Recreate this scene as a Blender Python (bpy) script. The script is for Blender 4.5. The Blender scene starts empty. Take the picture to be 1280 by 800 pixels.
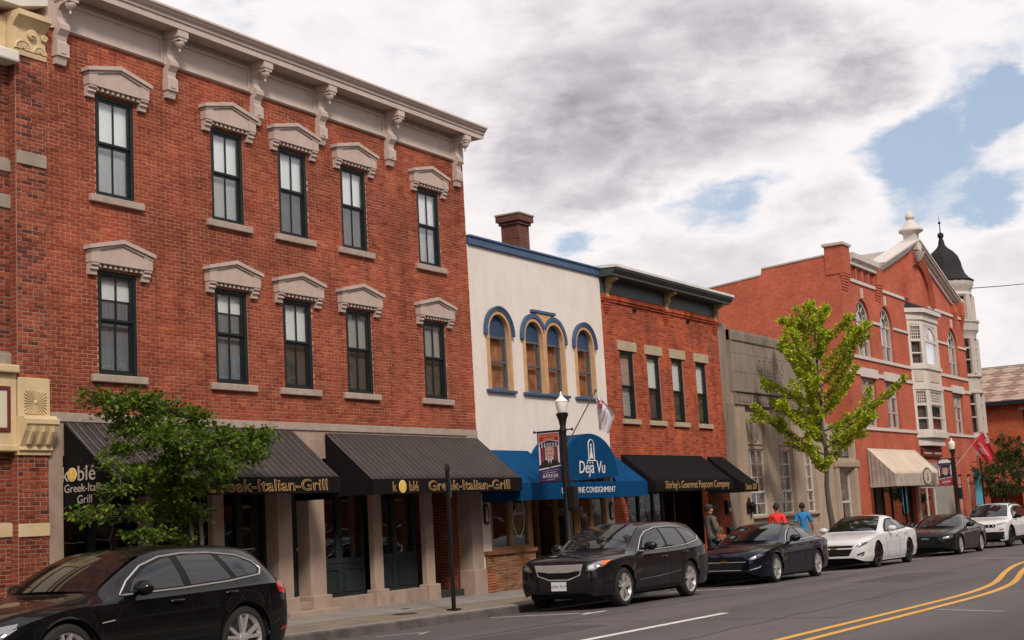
import bpy, bmesh, math, random
import numpy as np
from mathutils import Vector, Matrix
from mathutils.bvhtree import BVHTree
random.seed(11)
R = math.radians
scene = bpy.context.scene
COL = scene.collection

# ---------------------------------------------------------------- camera
cam_d = bpy.data.cameras.new("camera")
cam = bpy.data.objects.new("camera", cam_d)
COL.objects.link(cam)
CF = Vector((0.84708825, 0.51283011, 0.13945168))
CR = Vector((0.52381183, -0.8499885, -0.05604201))
CU = Vector((-0.0897923, -0.12051897, 0.98864176))
CAM = Vector((0, -16.2071, 1.70))
cam.matrix_world = Matrix(((CR.x, CU.x, -CF.x, CAM.x), (CR.y, CU.y, -CF.y, CAM.y), (CR.z, CU.z, -CF.z, CAM.z), (0, 0, 0, 1)))
cam_d.sensor_width = 36.0
cam_d.lens = 1750.0 / 1280.0 * 36.0
cam_d.clip_start = 0.1
cam_d.clip_end = 3000
scene.camera = cam

# ---------------------------------------------------------------- world, sun, exposure
SUN_EL, SUN_DIR = R(42), Vector((-0.62, -0.78, 0)).normalized()   # towards the sun, seen from above
world = bpy.data.worlds.new("World")
scene.world = world
world.use_nodes = True
nt = world.node_tree
nt.nodes.clear()

def node(t, kind, **kw):
    n = t.nodes.new(kind)
    for k, v in kw.items():
        setattr(n, k, v)
    return n

def setin(n, **kw):
    for k, v in kw.items():
        n.inputs[k.replace('_', ' ')].default_value = v

def mth(t, op, a, b=None, clamp=False):
    n = node(t, 'ShaderNodeMath', operation=op, use_clamp=clamp)
    for i, v in enumerate((a, b)):
        if v is None: continue
        if isinstance(v, (int, float)): n.inputs[i].default_value = v
        else: t.links.new(v, n.inputs[i])
    return n.outputs[0]

def smooth(t, val, lo, hi, a=0.0, b=1.0):
    n = node(t, 'ShaderNodeMapRange', interpolation_type='SMOOTHERSTEP')
    t.links.new(val, n.inputs[0])
    for i, v in enumerate((lo, hi, a, b)): n.inputs[i + 1].default_value = v
    return n.outputs[0]

def build_sky():
    t = nt
    L = t.links.new
    out = node(t, 'ShaderNodeOutputWorld')
    bg = node(t, 'ShaderNodeBackground')
    bg.inputs[1].default_value = 0.1
    sky = node(t, 'ShaderNodeTexSky', sky_type='NISHITA')
    sky.sun_disc = False
    sky.sun_elevation = SUN_EL
    sky.sun_rotation = math.atan2(SUN_DIR.x, SUN_DIR.y)
    tc = node(t, 'ShaderNodeTexCoord')
    D = tc.outputs['Generated']
    sep = node(t, 'ShaderNodeSeparateXYZ'); L(D, sep.inputs[0])
    mp = node(t, 'ShaderNodeMapping'); L(D, mp.inputs[0]); mp.inputs['Scale'].default_value = (1.0, 1.0, 2.1); mp.inputs['Location'].default_value = SKY_SHIFT
    P = mp.outputs[0]
    def noise(sc, det, ro, dis, vec=P):
        n = node(t, 'ShaderNodeTexNoise'); L(vec, n.inputs[0]); setin(n, Scale=sc, Detail=det, Roughness=ro, Distortion=dis); return n
    n1 = noise(4.6, 10.0, 0.54, 0.15); n2 = noise(11.0, 9.0, 0.56, 0.1); n3 = noise(6.0, 8.0, 0.6, 0.0); n4 = noise(24.0, 8.0, 0.6, 0.3); n5 = noise(7.5, 9.0, 0.58, 0.5)
    # direction vector nudged by noise, so that cloud masses get ragged edges
    nv = node(t, 'ShaderNodeVectorMath', operation='MULTIPLY_ADD')
    L(n3.outputs['Color'], nv.inputs[0]); nv.inputs[1].default_value = (0.16, 0.16, 0.13); L(D, nv.inputs[2])
    off = node(t, 'ShaderNodeVectorMath', operation='SUBTRACT')
    L(nv.outputs[0], off.inputs[0]); off.inputs[1].default_value = (0.08, 0.08, 0.065)
    W = off.outputs[0]
    def blob(c, r0, r1, sz=1.0):
        s = node(t, 'ShaderNodeVectorMath', operation='SUBTRACT'); L(W, s.inputs[0]); s.inputs[1].default_value = c
        m = node(t, 'ShaderNodeVectorMath', operation='MULTIPLY'); L(s.outputs[0], m.inputs[0]); m.inputs[1].default_value = (1, 1, sz)
        l = node(t, 'ShaderNodeVectorMath', operation='LENGTH'); L(m.outputs[0], l.inputs[0])
        return smooth(t, l.outputs['Value'], r0, r1, 1.0, 0.0)
    def union(bs):
        o = bs[0]
        for b in bs[1:]: o = mth(t, 'MAXIMUM', o, b)
        return o
    gaps = union([blob(c, a, b, s) for c, a, b, s in GAPS])
    dark = union([blob(c, a, b, s) for c, a, b, s in DARKS])
    dens = mth(t, 'ADD', mth(t, 'MULTIPLY', n1.outputs[0], 0.75), mth(t, 'MULTIPLY', n2.outputs[0], 0.32))
    dens = mth(t, 'ADD', mth(t, 'SUBTRACT', mth(t, 'ADD', dens, 0.10), mth(t, 'MULTIPLY', gaps, 0.25)), mth(t, 'MULTIPLY', dark, 0.07))
    dens = mth(t, 'ADD', dens, mth(t, 'MULTIPLY', mth(t, 'SUBTRACT', n4.outputs[0], 0.5), 0.20))
    cover = smooth(t, dens, 0.41, 0.64, 0.10, 1.0)
    dark = mth(t, 'MULTIPLY', dark, smooth(t, n5.outputs[0], 0.36, 0.62, 0.42, 1.0))
    core = smooth(t, dens, 0.54, 0.90, 0.0, 1.0)          # thick cloud is grey, thin edges catch the light
    shade = mth(t, 'SUBTRACT', 1.0, mth(t, 'MULTIPLY', core, mth(t, 'ADD', 0.26, mth(t, 'MULTIPLY', dark, 0.40))))
    shade = mth(t, 'SUBTRACT', shade, mth(t, 'MULTIPLY', smooth(t, n3.outputs[0], 0.45, 0.75), 0.10))
    ramp = node(t, 'ShaderNodeValToRGB'); L(shade, ramp.inputs[0])
    ce = ramp.color_ramp.elements
    ce[0].position = 0.25; ce[0].color = (0.30, 0.275, 0.315, 1)
    ce[1].position = 1.0; ce[1].color = (1.0, 0.945, 0.94, 1)
    e = ce.new(0.62); e.color = (0.62, 0.585, 0.625, 1)
    sc = node(t, 'ShaderNodeVectorMath', operation='SCALE'); L(ramp.outputs[0], sc.inputs[0]); sc.inputs['Scale'].default_value = 9.6
    pale = node(t, 'ShaderNodeMixRGB'); pale.inputs[0].default_value = 0.55
    L(sky.outputs[0], pale.inputs[1]); pale.inputs[2].default_value = (4.2, 5.5, 7.3, 1)
    mix = node(t, 'ShaderNodeMixRGB'); L(cover, mix.inputs[0]); L(pale.outputs[0], mix.inputs[1]); L(sc.outputs[0], mix.inputs[2])
    L(mix.outputs[0], bg.inputs[0]); L(bg.outputs[0], out.inputs[0])
SKY_SHIFT = (0.35, 0.1, 0.2)
# openings in the cloud and the heavy grey banks (directions in the world)
GAPS = [((0.899, 0.387, 0.204), 0.0, 0.085, 2.0), ((0.938, 0.245, 0.228), 0.0, 0.085, 2.2), ((0.955, 0.175, 0.24), 0.0, 0.055, 2.0),
        ((0.868, 0.455, 0.196), 0.0, 0.055, 1.6), ((0.965, 0.19, 0.18), 0.0, 0.05, 1.8)]
DARKS = [((0.888, 0.345, 0.292), 0.02, 0.15, 1.9), ((0.855, 0.425, 0.285), 0.02, 0.14, 1.7), ((0.915, 0.27, 0.288), 0.02, 0.12, 2.0),
         ((0.83, 0.49, 0.265), 0.0, 0.08, 1.6), ((0.93, 0.31, 0.200), 0.0, 0.07, 2.0), ((0.87, 0.45, 0.225), 0.0, 0.06, 2.0)]
build_sky()

sun_d = bpy.data.lights.new("sun", 'SUN')
sun_d.energy = 2.7
sun_d.angle = R(10)
sun_d.color = (1.0, 0.90, 0.77)
sun = bpy.data.objects.new("sun", sun_d)
COL.objects.link(sun)
to_sun = Vector((SUN_DIR.x * math.cos(SUN_EL), SUN_DIR.y * math.cos(SUN_EL), math.sin(SUN_EL)))
sun.rotation_euler = to_sun.to_track_quat('Z', 'Y').to_euler()
scene.view_settings.view_transform = 'Standard'
scene.view_settings.look = 'None'
scene.view_settings.gamma = 1.0
scene.view_settings.exposure = 0.08
scene.render.engine = 'CYCLES'

# ---------------------------------------------------------------- materials
MATS = {}
def M(name, col=(0.5, 0.5, 0.5), rough=0.7, var=0.0, vs=6.0, metal=0.0, coat=0.0, bump=0.0, bs=40.0, spec=0.5, dirt=None, coord='pos', emit=None, stretch=(1, 1, 1)):
    """plain procedural material: base colour, noise variation, optional fine relief and stains"""
    if name in MATS: return MATS[name]
    m = bpy.data.materials.new(name); m.use_nodes = True
    t = m.node_tree; b = t.nodes['Principled BSDF']; L = t.links.new
    c4 = (*col, 1)
    b.inputs['Base Color'].default_value = c4
    b.inputs['Roughness'].default_value = rough
    b.inputs['Metallic'].default_value = metal
    b.inputs['Specular IOR Level'].default_value = spec
    if coat:
        b.inputs['Coat Weight'].default_value = coat; b.inputs['Coat Roughness'].default_value = 0.03
    if emit:
        b.inputs['Emission Color'].default_value = (*emit[:3], 1); b.inputs['Emission Strength'].default_value = emit[3]
    if var or bump or dirt:
        if coord == 'pos':
            g = node(t, 'ShaderNodeNewGeometry').outputs['Position']
        else:
            g = node(t, 'ShaderNodeTexCoord').outputs['Object']
        mp = node(t, 'ShaderNodeMapping'); L(g, mp.inputs[0]); mp.inputs['Scale'].default_value = stretch
        g = mp.outputs[0]
    if var or dirt:
        n = node(t, 'ShaderNodeTexNoise'); L(g, n.inputs[0]); setin(n, Scale=vs, Detail=6.0, Roughness=0.62)
        f = smooth(t, n.outputs[0], 0.25, 0.75, 1 - var, 1 + var)
        mx = node(t, 'ShaderNodeVectorMath', operation='SCALE'); mx.inputs[0].default_value = col; L(f, mx.inputs['Scale'])
        colout = mx.outputs[0]
        if dirt:
            n2 = node(t, 'ShaderNodeTexNoise'); L(g, n2.inputs[0]); setin(n2, Scale=dirt[1], Detail=7.0, Roughness=0.7)
            dm = smooth(t, n2.outputs[0], dirt[2], dirt[2] + 0.22)
            mm = node(t, 'ShaderNodeMixRGB'); L(mth(t, 'MULTIPLY', dm, dirt[3]), mm.inputs[0]); L(colout, mm.inputs[1]); mm.inputs[2].default_value = (*dirt[0], 1)
            colout = mm.outputs[0]
        L(colout, b.inputs['Base Color'])
    if bump:
        n = node(t, 'ShaderNodeTexNoise'); L(g, n.inputs[0]); setin(n, Scale=bs, Detail=5.0, Roughness=0.6)
        bp = node(t, 'ShaderNodeBump'); bp.inputs['Strength'].default_value = bump; bp.inputs['Distance'].default_value = 0.02
        L(n.outputs[0], bp.inputs['Height']); L(bp.outputs[0], b.inputs['Normal'])
    MATS[name] = m
    return m

def brick_piece_mat(name, ramp, single, patch=(0.42, 0.12, 0.05)):
    """fired clay: each brick its own tone, broad weathering across the wall"""
    if name in MATS: return MATS[name]
    m = bpy.data.materials.new(name); m.use_nodes = True
    t = m.node_tree; b = t.nodes['Principled BSDF']; L = t.links.new
    pos = node(t, 'ShaderNodeNewGeometry')
    rnd = node(t, 'ShaderNodeObjectInfo').outputs['Random'] if single else pos.outputs['Random Per Island']
    cr = node(t, 'ShaderNodeValToRGB'); L(rnd, cr.inputs[0])
    el = cr.color_ramp.elements
    el[0].position = ramp[0][0]; el[0].color = (*ramp[0][1], 1)
    el[1].position = ramp[-1][0]; el[1].color = (*ramp[-1][1], 1)
    for p, c in ramp[1:-1]:
        e = el.new(p); e.color = (*c, 1)
    n = node(t, 'ShaderNodeTexNoise'); L(pos.outputs['Position'], n.inputs[0]); setin(n, Scale=0.55, Detail=5.0, Roughness=0.6)
    k = smooth(t, n.outputs[0], 0.3, 0.72, 0.70, 1.18)
    sc = node(t, 'ShaderNodeVectorMath', operation='SCALE'); L(cr.outputs[0], sc.inputs[0]); L(k, sc.inputs['Scale'])
    n2 = node(t, 'ShaderNodeTexNoise'); L(pos.outputs['Position'], n2.inputs[0]); setin(n2, Scale=0.9, Detail=4.0, Roughness=0.55)
    mm = node(t, 'ShaderNodeMixRGB'); L(smooth(t, n2.outputs[0], 0.56, 0.72, 0.0, 0.55), mm.inputs[0]); L(sc.outputs[0], mm.inputs[1]); mm.inputs[2].default_value = (*patch, 1)
    mp4 = node(t, 'ShaderNodeMapping'); L(pos.outputs['Position'], mp4.inputs[0]); mp4.inputs['Scale'].default_value = (3.2, 3.2, 0.22)
    n4 = node(t, 'ShaderNodeTexNoise'); L(mp4.outputs[0], n4.inputs[0]); setin(n4, Scale=1.0, Detail=5.0, Roughness=0.6)
    s4 = node(t, 'ShaderNodeVectorMath', operation='SCALE'); L(mm.outputs[0], s4.inputs[0]); L(smooth(t, n4.outputs[0], 0.3, 0.62, 0.74, 1.06), s4.inputs['Scale'])
    n3 = node(t, 'ShaderNodeTexNoise'); L(pos.outputs['Position'], n3.inputs[0]); setin(n3, Scale=38.0, Detail=4.0, Roughness=0.7)
    s2 = node(t, 'ShaderNodeVectorMath', operation='SCALE'); L(s4.outputs[0], s2.inputs[0]); L(smooth(t, n3.outputs[0], 0.3, 0.7, 0.86, 1.12), s2.inputs['Scale'])
    L(s2.outputs[0], b.inputs['Base Color'])
    b.inputs['Roughness'].default_value = 0.9; b.inputs['Specular IOR Level'].default_value = 0.25
    bp = node(t, 'ShaderNodeBump'); bp.inputs['Strength'].default_value = 0.35; bp.inputs['Distance'].default_value = 0.01
    L(n3.outputs[0], bp.inputs['Height']); L(bp.outputs[0], b.inputs['Normal'])
    MATS[name] = m
    return m

def brick_wall_mat(name, c1, c2, mortar, plane='xz', bw=0.2, bh=0.066, ms=0.008, var=0.25, msmooth=0.3):
    """brickwork too far off to pick the bricks apart"""
    if name in MATS: return MATS[name]
    m = bpy.data.materials.new(name); m.use_nodes = True
    t = m.node_tree; b = t.nodes['Principled BSDF']; L = t.links.new
    g = node(t, 'ShaderNodeNewGeometry')
    s = node(t, 'ShaderNodeSeparateXYZ'); L(g.outputs['Position'], s.inputs[0])
    c = node(t, 'ShaderNodeCombineXYZ')
    if plane == 'xz': L(s.outputs[0], c.inputs[0])
    elif plane == 'yz': L(s.outputs[1], c.inputs[0])
    else: L(mth(t, 'ADD', s.outputs[0], s.outputs[1]), c.inputs[0])
    L(s.outputs[2], c.inputs[1])
    br = node(t, 'ShaderNodeTexBrick'); L(c.outputs[0], br.inputs[0])
    br.inputs['Color1'].default_value = (*c1, 1); br.inputs['Color2'].default_value = (*c2, 1); br.inputs['Mortar'].default_value = (*mortar, 1)
    setin(br, Scale=1.0); br.inputs['Mortar Size'].default_value = ms; br.inputs['Mortar Smooth'].default_value = msmooth
    br.inputs['Brick Width'].default_value = bw; br.inputs['Row Height'].default_value = bh
    n = node(t, 'ShaderNodeTexNoise'); L(g.outputs['Position'], n.inputs[0]); setin(n, Scale=0.8, Detail=8.0, Roughness=0.65)
    k = smooth(t, n.outputs[0], 0.28, 0.74, 1 - var, 1 + var)
    sc = node(t, 'ShaderNodeVectorMath', operation='SCALE'); L(br.outputs[0], sc.inputs[0]); L(k, sc.inputs['Scale'])
    n2 = node(t, 'ShaderNodeTexNoise'); L(g.outputs['Position'], n2.inputs[0]); setin(n2, Scale=9.0, Detail=6.0, Roughness=0.7)
    s2 = node(t, 'ShaderNodeVectorMath', operation='SCALE'); L(sc.outputs[0], s2.inputs[0]); L(smooth(t, n2.outputs[0], 0.3, 0.7, 0.86, 1.12), s2.inputs['Scale'])
    L(s2.outputs[0], b.inputs['Base Color']); b.inputs['Roughness'].default_value = 0.88; b.inputs['Specular IOR Level'].default_value = 0.25
    bp = node(t, 'ShaderNodeBump'); bp.inputs['Strength'].default_value = 0.5; bp.inputs['Distance'].default_value = 0.006; bp.invert = True
    L(br.outputs['Fac'], bp.inputs['Height']); L(bp.outputs[0], b.inputs['Normal'])
    MATS[name] = m
    return m

def glass_mat(name, tint=(0.9, 0.95, 0.95), ior=1.5, boost=1.6, rough=0.0):
    """window pane: mirror-like by Fresnel, otherwise clear"""
    if name in MATS: return MATS[name]
    m = bpy.data.materials.new(name); m.use_nodes = True
    t = m.node_tree; t.nodes.clear(); L = t.links.new
    o = node(t, 'ShaderNodeOutputMaterial'); tr = node(t, 'ShaderNodeBsdfTransparent'); gl = node(t, 'ShaderNodeBsdfGlossy')
    tr.inputs[0].default_value = (*tint, 1); gl.inputs['Roughness'].default_value = rough; gl.inputs[0].default_value = (0.95, 0.96, 1, 1)
    g = node(t, 'ShaderNodeNewGeometry'); n = node(t, 'ShaderNodeTexNoise'); L(g.outputs['Position'], n.inputs[0]); setin(n, Scale=2.2, Detail=1.0)
    bp = node(t, 'ShaderNodeBump'); bp.inputs['Strength'].default_value = 0.06; bp.inputs['Distance'].default_value = 0.05
    L(n.outputs[0], bp.inputs['Height']); L(bp.outputs[0], gl.inputs['Normal'])
    dt = node(t, 'ShaderNodeVectorMath', operation='DOT_PRODUCT'); L(g.outputs['Incoming'], dt.inputs[0]); L(g.outputs['Normal'], dt.inputs[1])
    f5 = mth(t, 'POWER', mth(t, 'SUBTRACT', 1.0, mth(t, 'ABSOLUTE', dt.outputs['Value'])), 5.0)   # Schlick, the same from both sides of the sheet
    fr = mth(t, 'ADD', mth(t, 'MULTIPLY', f5, 0.96), 0.043)
    mx = node(t, 'ShaderNodeMixShader'); L(mth(t, 'MULTIPLY', fr, boost, True), mx.inputs[0]); L(tr.outputs[0], mx.inputs[1]); L(gl.outputs[0], mx.inputs[2])
    L(mx.outputs[0], o.inputs[0])
    MATS[name] = m
    return m

def stripe_mat(name, base, line, period, width, axis=0, rough=0.75, line2=None):
    if name in MATS: return MATS[name]
    m = bpy.data.materials.new(name); m.use_nodes = True
    t = m.node_tree; b = t.nodes['Principled BSDF']; L = t.links.new
    s = node(t, 'ShaderNodeSeparateXYZ'); L(node(t, 'ShaderNodeNewGeometry').outputs['Position'], s.inputs[0])
    fr = mth(t, 'FRACT', mth(t, 'DIVIDE', s.outputs[axis], period))
    k = mth(t, 'LESS_THAN', fr, width)
    mm = node(t, 'ShaderNodeMixRGB'); L(k, mm.inputs[0]); mm.inputs[1].default_value = (*base, 1); mm.inputs[2].default_value = (*line, 1)
    out = mm.outputs[0]
    if line2:
        k2 = mth(t, 'MULTIPLY', mth(t, 'GREATER_THAN', fr, 0.45), mth(t, 'LESS_THAN', fr, 0.45 + width * 0.7))
        m2 = node(t, 'ShaderNodeMixRGB'); L(k2, m2.inputs[0]); L(out, m2.inputs[1]); m2.inputs[2].default_value = (*line2, 1); out = m2.outputs[0]
    n = node(t, 'ShaderNodeTexNoise'); L(node(t, 'ShaderNodeNewGeometry').outputs['Position'], n.inputs[0]); setin(n, Scale=3.0, Detail=5.0)
    sc = node(t, 'ShaderNodeVectorMath', operation='SCALE'); L(out, sc.inputs[0]); L(smooth(t, n.outputs[0], 0.3, 0.7, 0.82, 1.15), sc.inputs['Scale'])
    L(sc.outputs[0], b.inputs['Base Color']); b.inputs['Roughness'].default_value = rough
    MATS[name] = m
    return m

# ---------------------------------------------------------------- mesh helpers
class MB:
    def __init__(s): s.v = []; s.f = []
    def add(s, vs, fs):
        o = len(s.v); s.v += [tuple(p) for p in vs]; s.f += [tuple(o + i for i in q) for q in fs]; return s
    def box(s, x0, x1, y0, y1, z0, z1):
        return s.add([(x0, y0, z0), (x1, y0, z0), (x1, y1, z0), (x0, y1, z0), (x0, y0, z1), (x1, y0, z1), (x1, y1, z1), (x0, y1, z1)],
                     [(0, 3, 2, 1), (4, 5, 6, 7), (0, 1, 5, 4), (1, 2, 6, 5), (2, 3, 7, 6), (3, 0, 4, 7)])
    def prism(s, pts, axis, a0, a1):
        """closed outline extruded along an axis: 'x' takes (y,z), 'y' takes (x,z), 'z' takes (x,y)"""
        n = len(pts)
        def P(p, a):
            return (a, p[0], p[1]) if axis == 'x' else (p[0], a, p[1]) if axis == 'y' else (p[0], p[1], a)
        vs = [P(p, a0) for p in pts] + [P(p, a1) for p in pts]
        fs = [tuple(range(n)), tuple(range(2 * n - 1, n - 1, -1))] + [(i, i + n, (i + 1) % n + n, (i + 1) % n) for i in range(n)]
        return s.add(vs, fs)
    def lathe(s, prof, c=(0, 0, 0), seg=16, axis='z', a0=0.0, a1=2 * math.pi, caps=True):
        full = abs(a1 - a0 - 2 * math.pi) < 1e-6
        m = seg if full else seg + 1
        vs = []
        for r, h in prof:
            for k in range(m):
                a = a0 + (a1 - a0) * k / seg
                x, y = r * math.cos(a), r * math.sin(a)
                p = (x, y, h) if axis == 'z' else (x, h, y) if axis == 'y' else (h, x, y)
                vs.append((p[0] + c[0], p[1] + c[1], p[2] + c[2]))
        fs = []
        for j in range(len(prof) - 1):
            for k in range(seg):
                k2 = (k + 1) % m
                fs.append((j * m + k, j * m + k2, (j + 1) * m + k2, (j + 1) * m + k))
        if full and caps:
            fs.append(tuple(range(m - 1, -1, -1))); o = (len(prof) - 1) * m; fs.append(tuple(o + k for k in range(m)))
        return s.add(vs, fs)
    def tube(s, pts, r, seg=6, closed=False):
        pts = [Vector(p) for p in pts]; n = len(pts)
        if n < 2: return s
        rs = r if isinstance(r, (list, tuple)) else [r] * n
        vs = []; up = None
        for i, p in enumerate(pts):
            a = pts[i - 1] if (i > 0 or closed) else p
            b = pts[(i + 1) % n] if (i < n - 1 or closed) else p
            d = (b - a)
            d = d.normalized() if d.length > 1e-9 else Vector((0, 0, 1))
            if up is None:
                up = Vector((0, 0, 1)) if abs(d.z) < 0.9 else Vector((1, 0, 0))
            u = (up - d * up.dot(d)); u = u.normalized() if u.length > 1e-6 else d.orthogonal().normalized()
            up = u; w = d.cross(u)
            for k in range(seg):
                t = 2 * math.pi * k / seg
                vs.append(p + (u * math.cos(t) + w * math.sin(t)) * rs[i])
        fs = []
        for i in range(n if closed else n - 1):
            j = (i + 1) % n
            for k in range(seg):
                k2 = (k + 1) % seg
                fs.append((i * seg + k, i * seg + k2, j * seg + k2, j * seg + k))
        if not closed:
            fs.append(tuple(range(seg - 1, -1, -1))); fs.append(tuple((n - 1) * seg + k for k in range(seg)))
        return s.add(vs, fs)
    def sphere(s, c, rx, ry=None, rz=None, seg=12, rings=8):
        ry = ry or rx; rz = rz or rx
        vs = [(c[0], c[1], c[2] - rz)]
        for j in range(1, rings):
            a = -math.pi / 2 + math.pi * j / rings
            for k in range(seg):
                t = 2 * math.pi * k / seg
                vs.append((c[0] + rx * math.cos(a) * math.cos(t), c[1] + ry * math.cos(a) * math.sin(t), c[2] + rz * math.sin(a)))
        vs.append((c[0], c[1], c[2] + rz))
        fs = [(0, 1 + (k + 1) % seg, 1 + k) for k in range(seg)]
        for j in range(rings - 2):
            o = 1 + j * seg
            for k in range(seg): fs.append((o + k, o + (k + 1) % seg, o + seg + (k + 1) % seg, o + seg + k))
        o = 1 + (rings - 2) * seg; top = len(vs) - 1
        fs += [(o + k, o + (k + 1) % seg, top) for k in range(seg)]
        return s.add(vs, fs)
    def wall(s, x0, x1, z0, z1, y0, y1, holes, plane='y'):
        """slab with rectangular openings: front, back, reveals"""
        xs = sorted({x0, x1, *[h[0] for h in holes], *[h[1] for h in holes]}); xs = [x for x in xs if x0 <= x <= x1]
        zs = sorted({z0, z1, *[h[2] for h in holes], *[h[3] for h in holes]}); zs = [z for z in zs if z0 <= z <= z1]
        def solid(i, j):
            if i < 0 or j < 0 or i >= len(xs) - 1 or j >= len(zs) - 1: return False
            cx, cz = (xs[i] + xs[i + 1]) / 2, (zs[j] + zs[j + 1]) / 2
            return not any(h[0] < cx < h[1] and h[2] < cz < h[3] for h in holes)
        def P(x, y, z): return (x, y, z) if plane == 'y' else (y, x, z)
        for i in range(len(xs) - 1):
            for j in range(len(zs) - 1):
                if not solid(i, j): continue
                a, b, c, d = xs[i], xs[i + 1], zs[j], zs[j + 1]
                s.add([P(a, y0, c), P(b, y0, c), P(b, y0, d), P(a, y0, d)], [(0, 1, 2, 3)])
                s.add([P(a, y1, c), P(b, y1, c), P(b, y1, d), P(a, y1, d)], [(3, 2, 1, 0)])
                if not solid(i - 1, j): s.add([P(a, y0, c), P(a, y0, d), P(a, y1, d), P(a, y1, c)], [(0, 1, 2, 3)])
                if not solid(i + 1, j): s.add([P(b, y0, c), P(b, y1, c), P(b, y1, d), P(b, y0, d)], [(0, 1, 2, 3)])
                if not solid(i, j - 1): s.add([P(a, y0, c), P(a, y1, c), P(b, y1, c), P(b, y0, c)], [(0, 1, 2, 3)])
                if not solid(i, j + 1): s.add([P(a, y0, d), P(b, y0, d), P(b, y1, d), P(a, y1, d)], [(0, 1, 2, 3)])
        return s

WL = {}
def link(o, parent, loc):
    COL.objects.link(o)
    if parent is not None:
        o.parent = parent
        o.location = Vector(loc) - WL[parent.name]
    else:
        o.location = Vector(loc)
    WL[o.name] = Vector(loc)
    return o

def build(mb, name, mat, parent=None, bevel=0.0, sm=None, local=False, **props):
    """one mesh object whose origin is the middle of its foot"""
    if local: org = Vector((0, 0, 0))
    else:
        xs = [v[0] for v in mb.v]; ys = [v[1] for v in mb.v]; zs = [v[2] for v in mb.v]
        org = Vector(((min(xs) + max(xs)) / 2, (min(ys) + max(ys)) / 2, min(zs)))
    me = bpy.data.meshes.new(name)
    me.from_pydata([(v[0] - org.x, v[1] - org.y, v[2] - org.z) for v in mb.v], [], mb.f)
    me.materials.append(mat)
    if sm is not None:
        for p in me.polygons: p.use_smooth = True
        me.set_sharp_from_angle(angle=R(sm))
    o = bpy.data.objects.new(name, me)
    if local:
        COL.objects.link(o); o.parent = parent; WL[o.name] = Vector((0, 0, 0))
    else:
        link(o, parent, org)
    if bevel:
        b = o.modifiers.new('edge', 'BEVEL'); b.width = bevel; b.segments = 2; b.limit_method = 'ANGLE'; b.angle_limit = R(40)
    for k, v in props.items(): o[k] = v
    return o

def thing(name, label, cat, loc, group=None, rotz=0.0):
    o = bpy.data.objects.new(name, None)
    o.empty_display_size = 0.3
    link(o, None, loc)
    o.rotation_euler.z = rotz
    o['label'] = label; o['category'] = cat
    if group: o['group'] = group
    return o

def bx(name, mat, parent, *b, bevel=0.0, **props):
    return build(MB().box(*b), name, mat, parent, bevel=bevel, **props)

def copy_obj(o, parent, loc):
    c = o.copy()
    return link(c, parent, loc)

def text_mesh(body, size, extrude=0.004, outline=0.0, align='CENTER', xscale=1.0, shear=0.0, spacing=1.0, fit=0.0):
    cu = bpy.data.curves.new('lettering', 'FONT')
    cu.body = body; cu.size = size; cu.align_x = align; cu.shear = shear; cu.space_character = spacing
    cu.resolution_u = 3
    if outline:
        cu.fill_mode = 'NONE'; cu.bevel_depth = outline; cu.bevel_resolution = 0
    else:
        cu.extrude = extrude
    o = bpy.data.objects.new('lettering', cu)
    COL.objects.link(o)
    dg = bpy.context.evaluated_depsgraph_get()
    me = bpy.data.meshes.new_from_object(o.evaluated_get(dg))
    bpy.data.objects.remove(o); bpy.data.curves.remove(cu)
    if fit:
        ws = [v.co.x for v in me.vertices]; xscale = fit / max(1e-3, max(ws) - min(ws))
    if xscale != 1.0:
        for v in me.vertices: v.co.x *= xscale
    return me

def text(body, size, mat, parent, loc, name='lettering', face='-y', roll=0.0, **kw):
    me = text_mesh(body, size, **kw)
    me.name = name
    me.materials.clear(); me.materials.append(mat)
    o = bpy.data.objects.new(name, me)
    if face == '-y': rot = Matrix.Rotation(R(90), 3, 'X')
    elif face == '-x': rot = Matrix.Rotation(R(-90), 3, 'Z') @ Matrix.Rotation(R(90), 3, 'X')
    elif isinstance(face, Matrix): rot = face
    rot = rot @ Matrix.Rotation(roll, 3, 'Z')
    me.transform(rot.to_4x4())
    return link(o, parent, loc)

def text_words(body, size, mat, parent, loc, fit, **kw):
    """a line of lettering facing the street, each word its own piece"""
    ws = []
    for w in body.split():
        me = text_mesh(w, size, align='LEFT', **kw); xs = [v.co.x for v in me.vertices]; ws.append((w, max(xs))); bpy.data.meshes.remove(me)
    tot = sum(q[1] for q in ws) + 0.26 * size * (len(ws) - 1); k = fit / tot; x = loc[0] - fit / 2
    for w, q in ws:
        text(w, size, mat, parent, (x, loc[1], loc[2]), align='LEFT', xscale=k, **kw); x += (q + 0.26 * size) * k

# ---------------------------------------------------------------- lie of the land: the street falls gently to the right
SL = 0.0125
def gz(x): return -SL * (x - 23.0)
def rz(x, y):
    if y > -4.4: return gz(x) - 0.03 * (y + 4.4)
    return gz(x)
def wz(x, y): return gz(x) + 0.08 + (y + 2.4) / 2.4 * 0.11
KERB_Y = -2.4
# ================================================================ THE SETTING
def sheet(name, xs, ys, zf, mat, **props):
    mb = MB(); n = len(ys)
    for x in xs:
        for y in ys: mb.v.append((x, y, zf(x, y)))
    for i in range(len(xs) - 1):
        for j in range(n - 1):
            mb.f.append((i * n + j, (i + 1) * n + j, (i + 1) * n + j + 1, i * n + j + 1))
    return build(mb, name, mat, None, **props)

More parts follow.
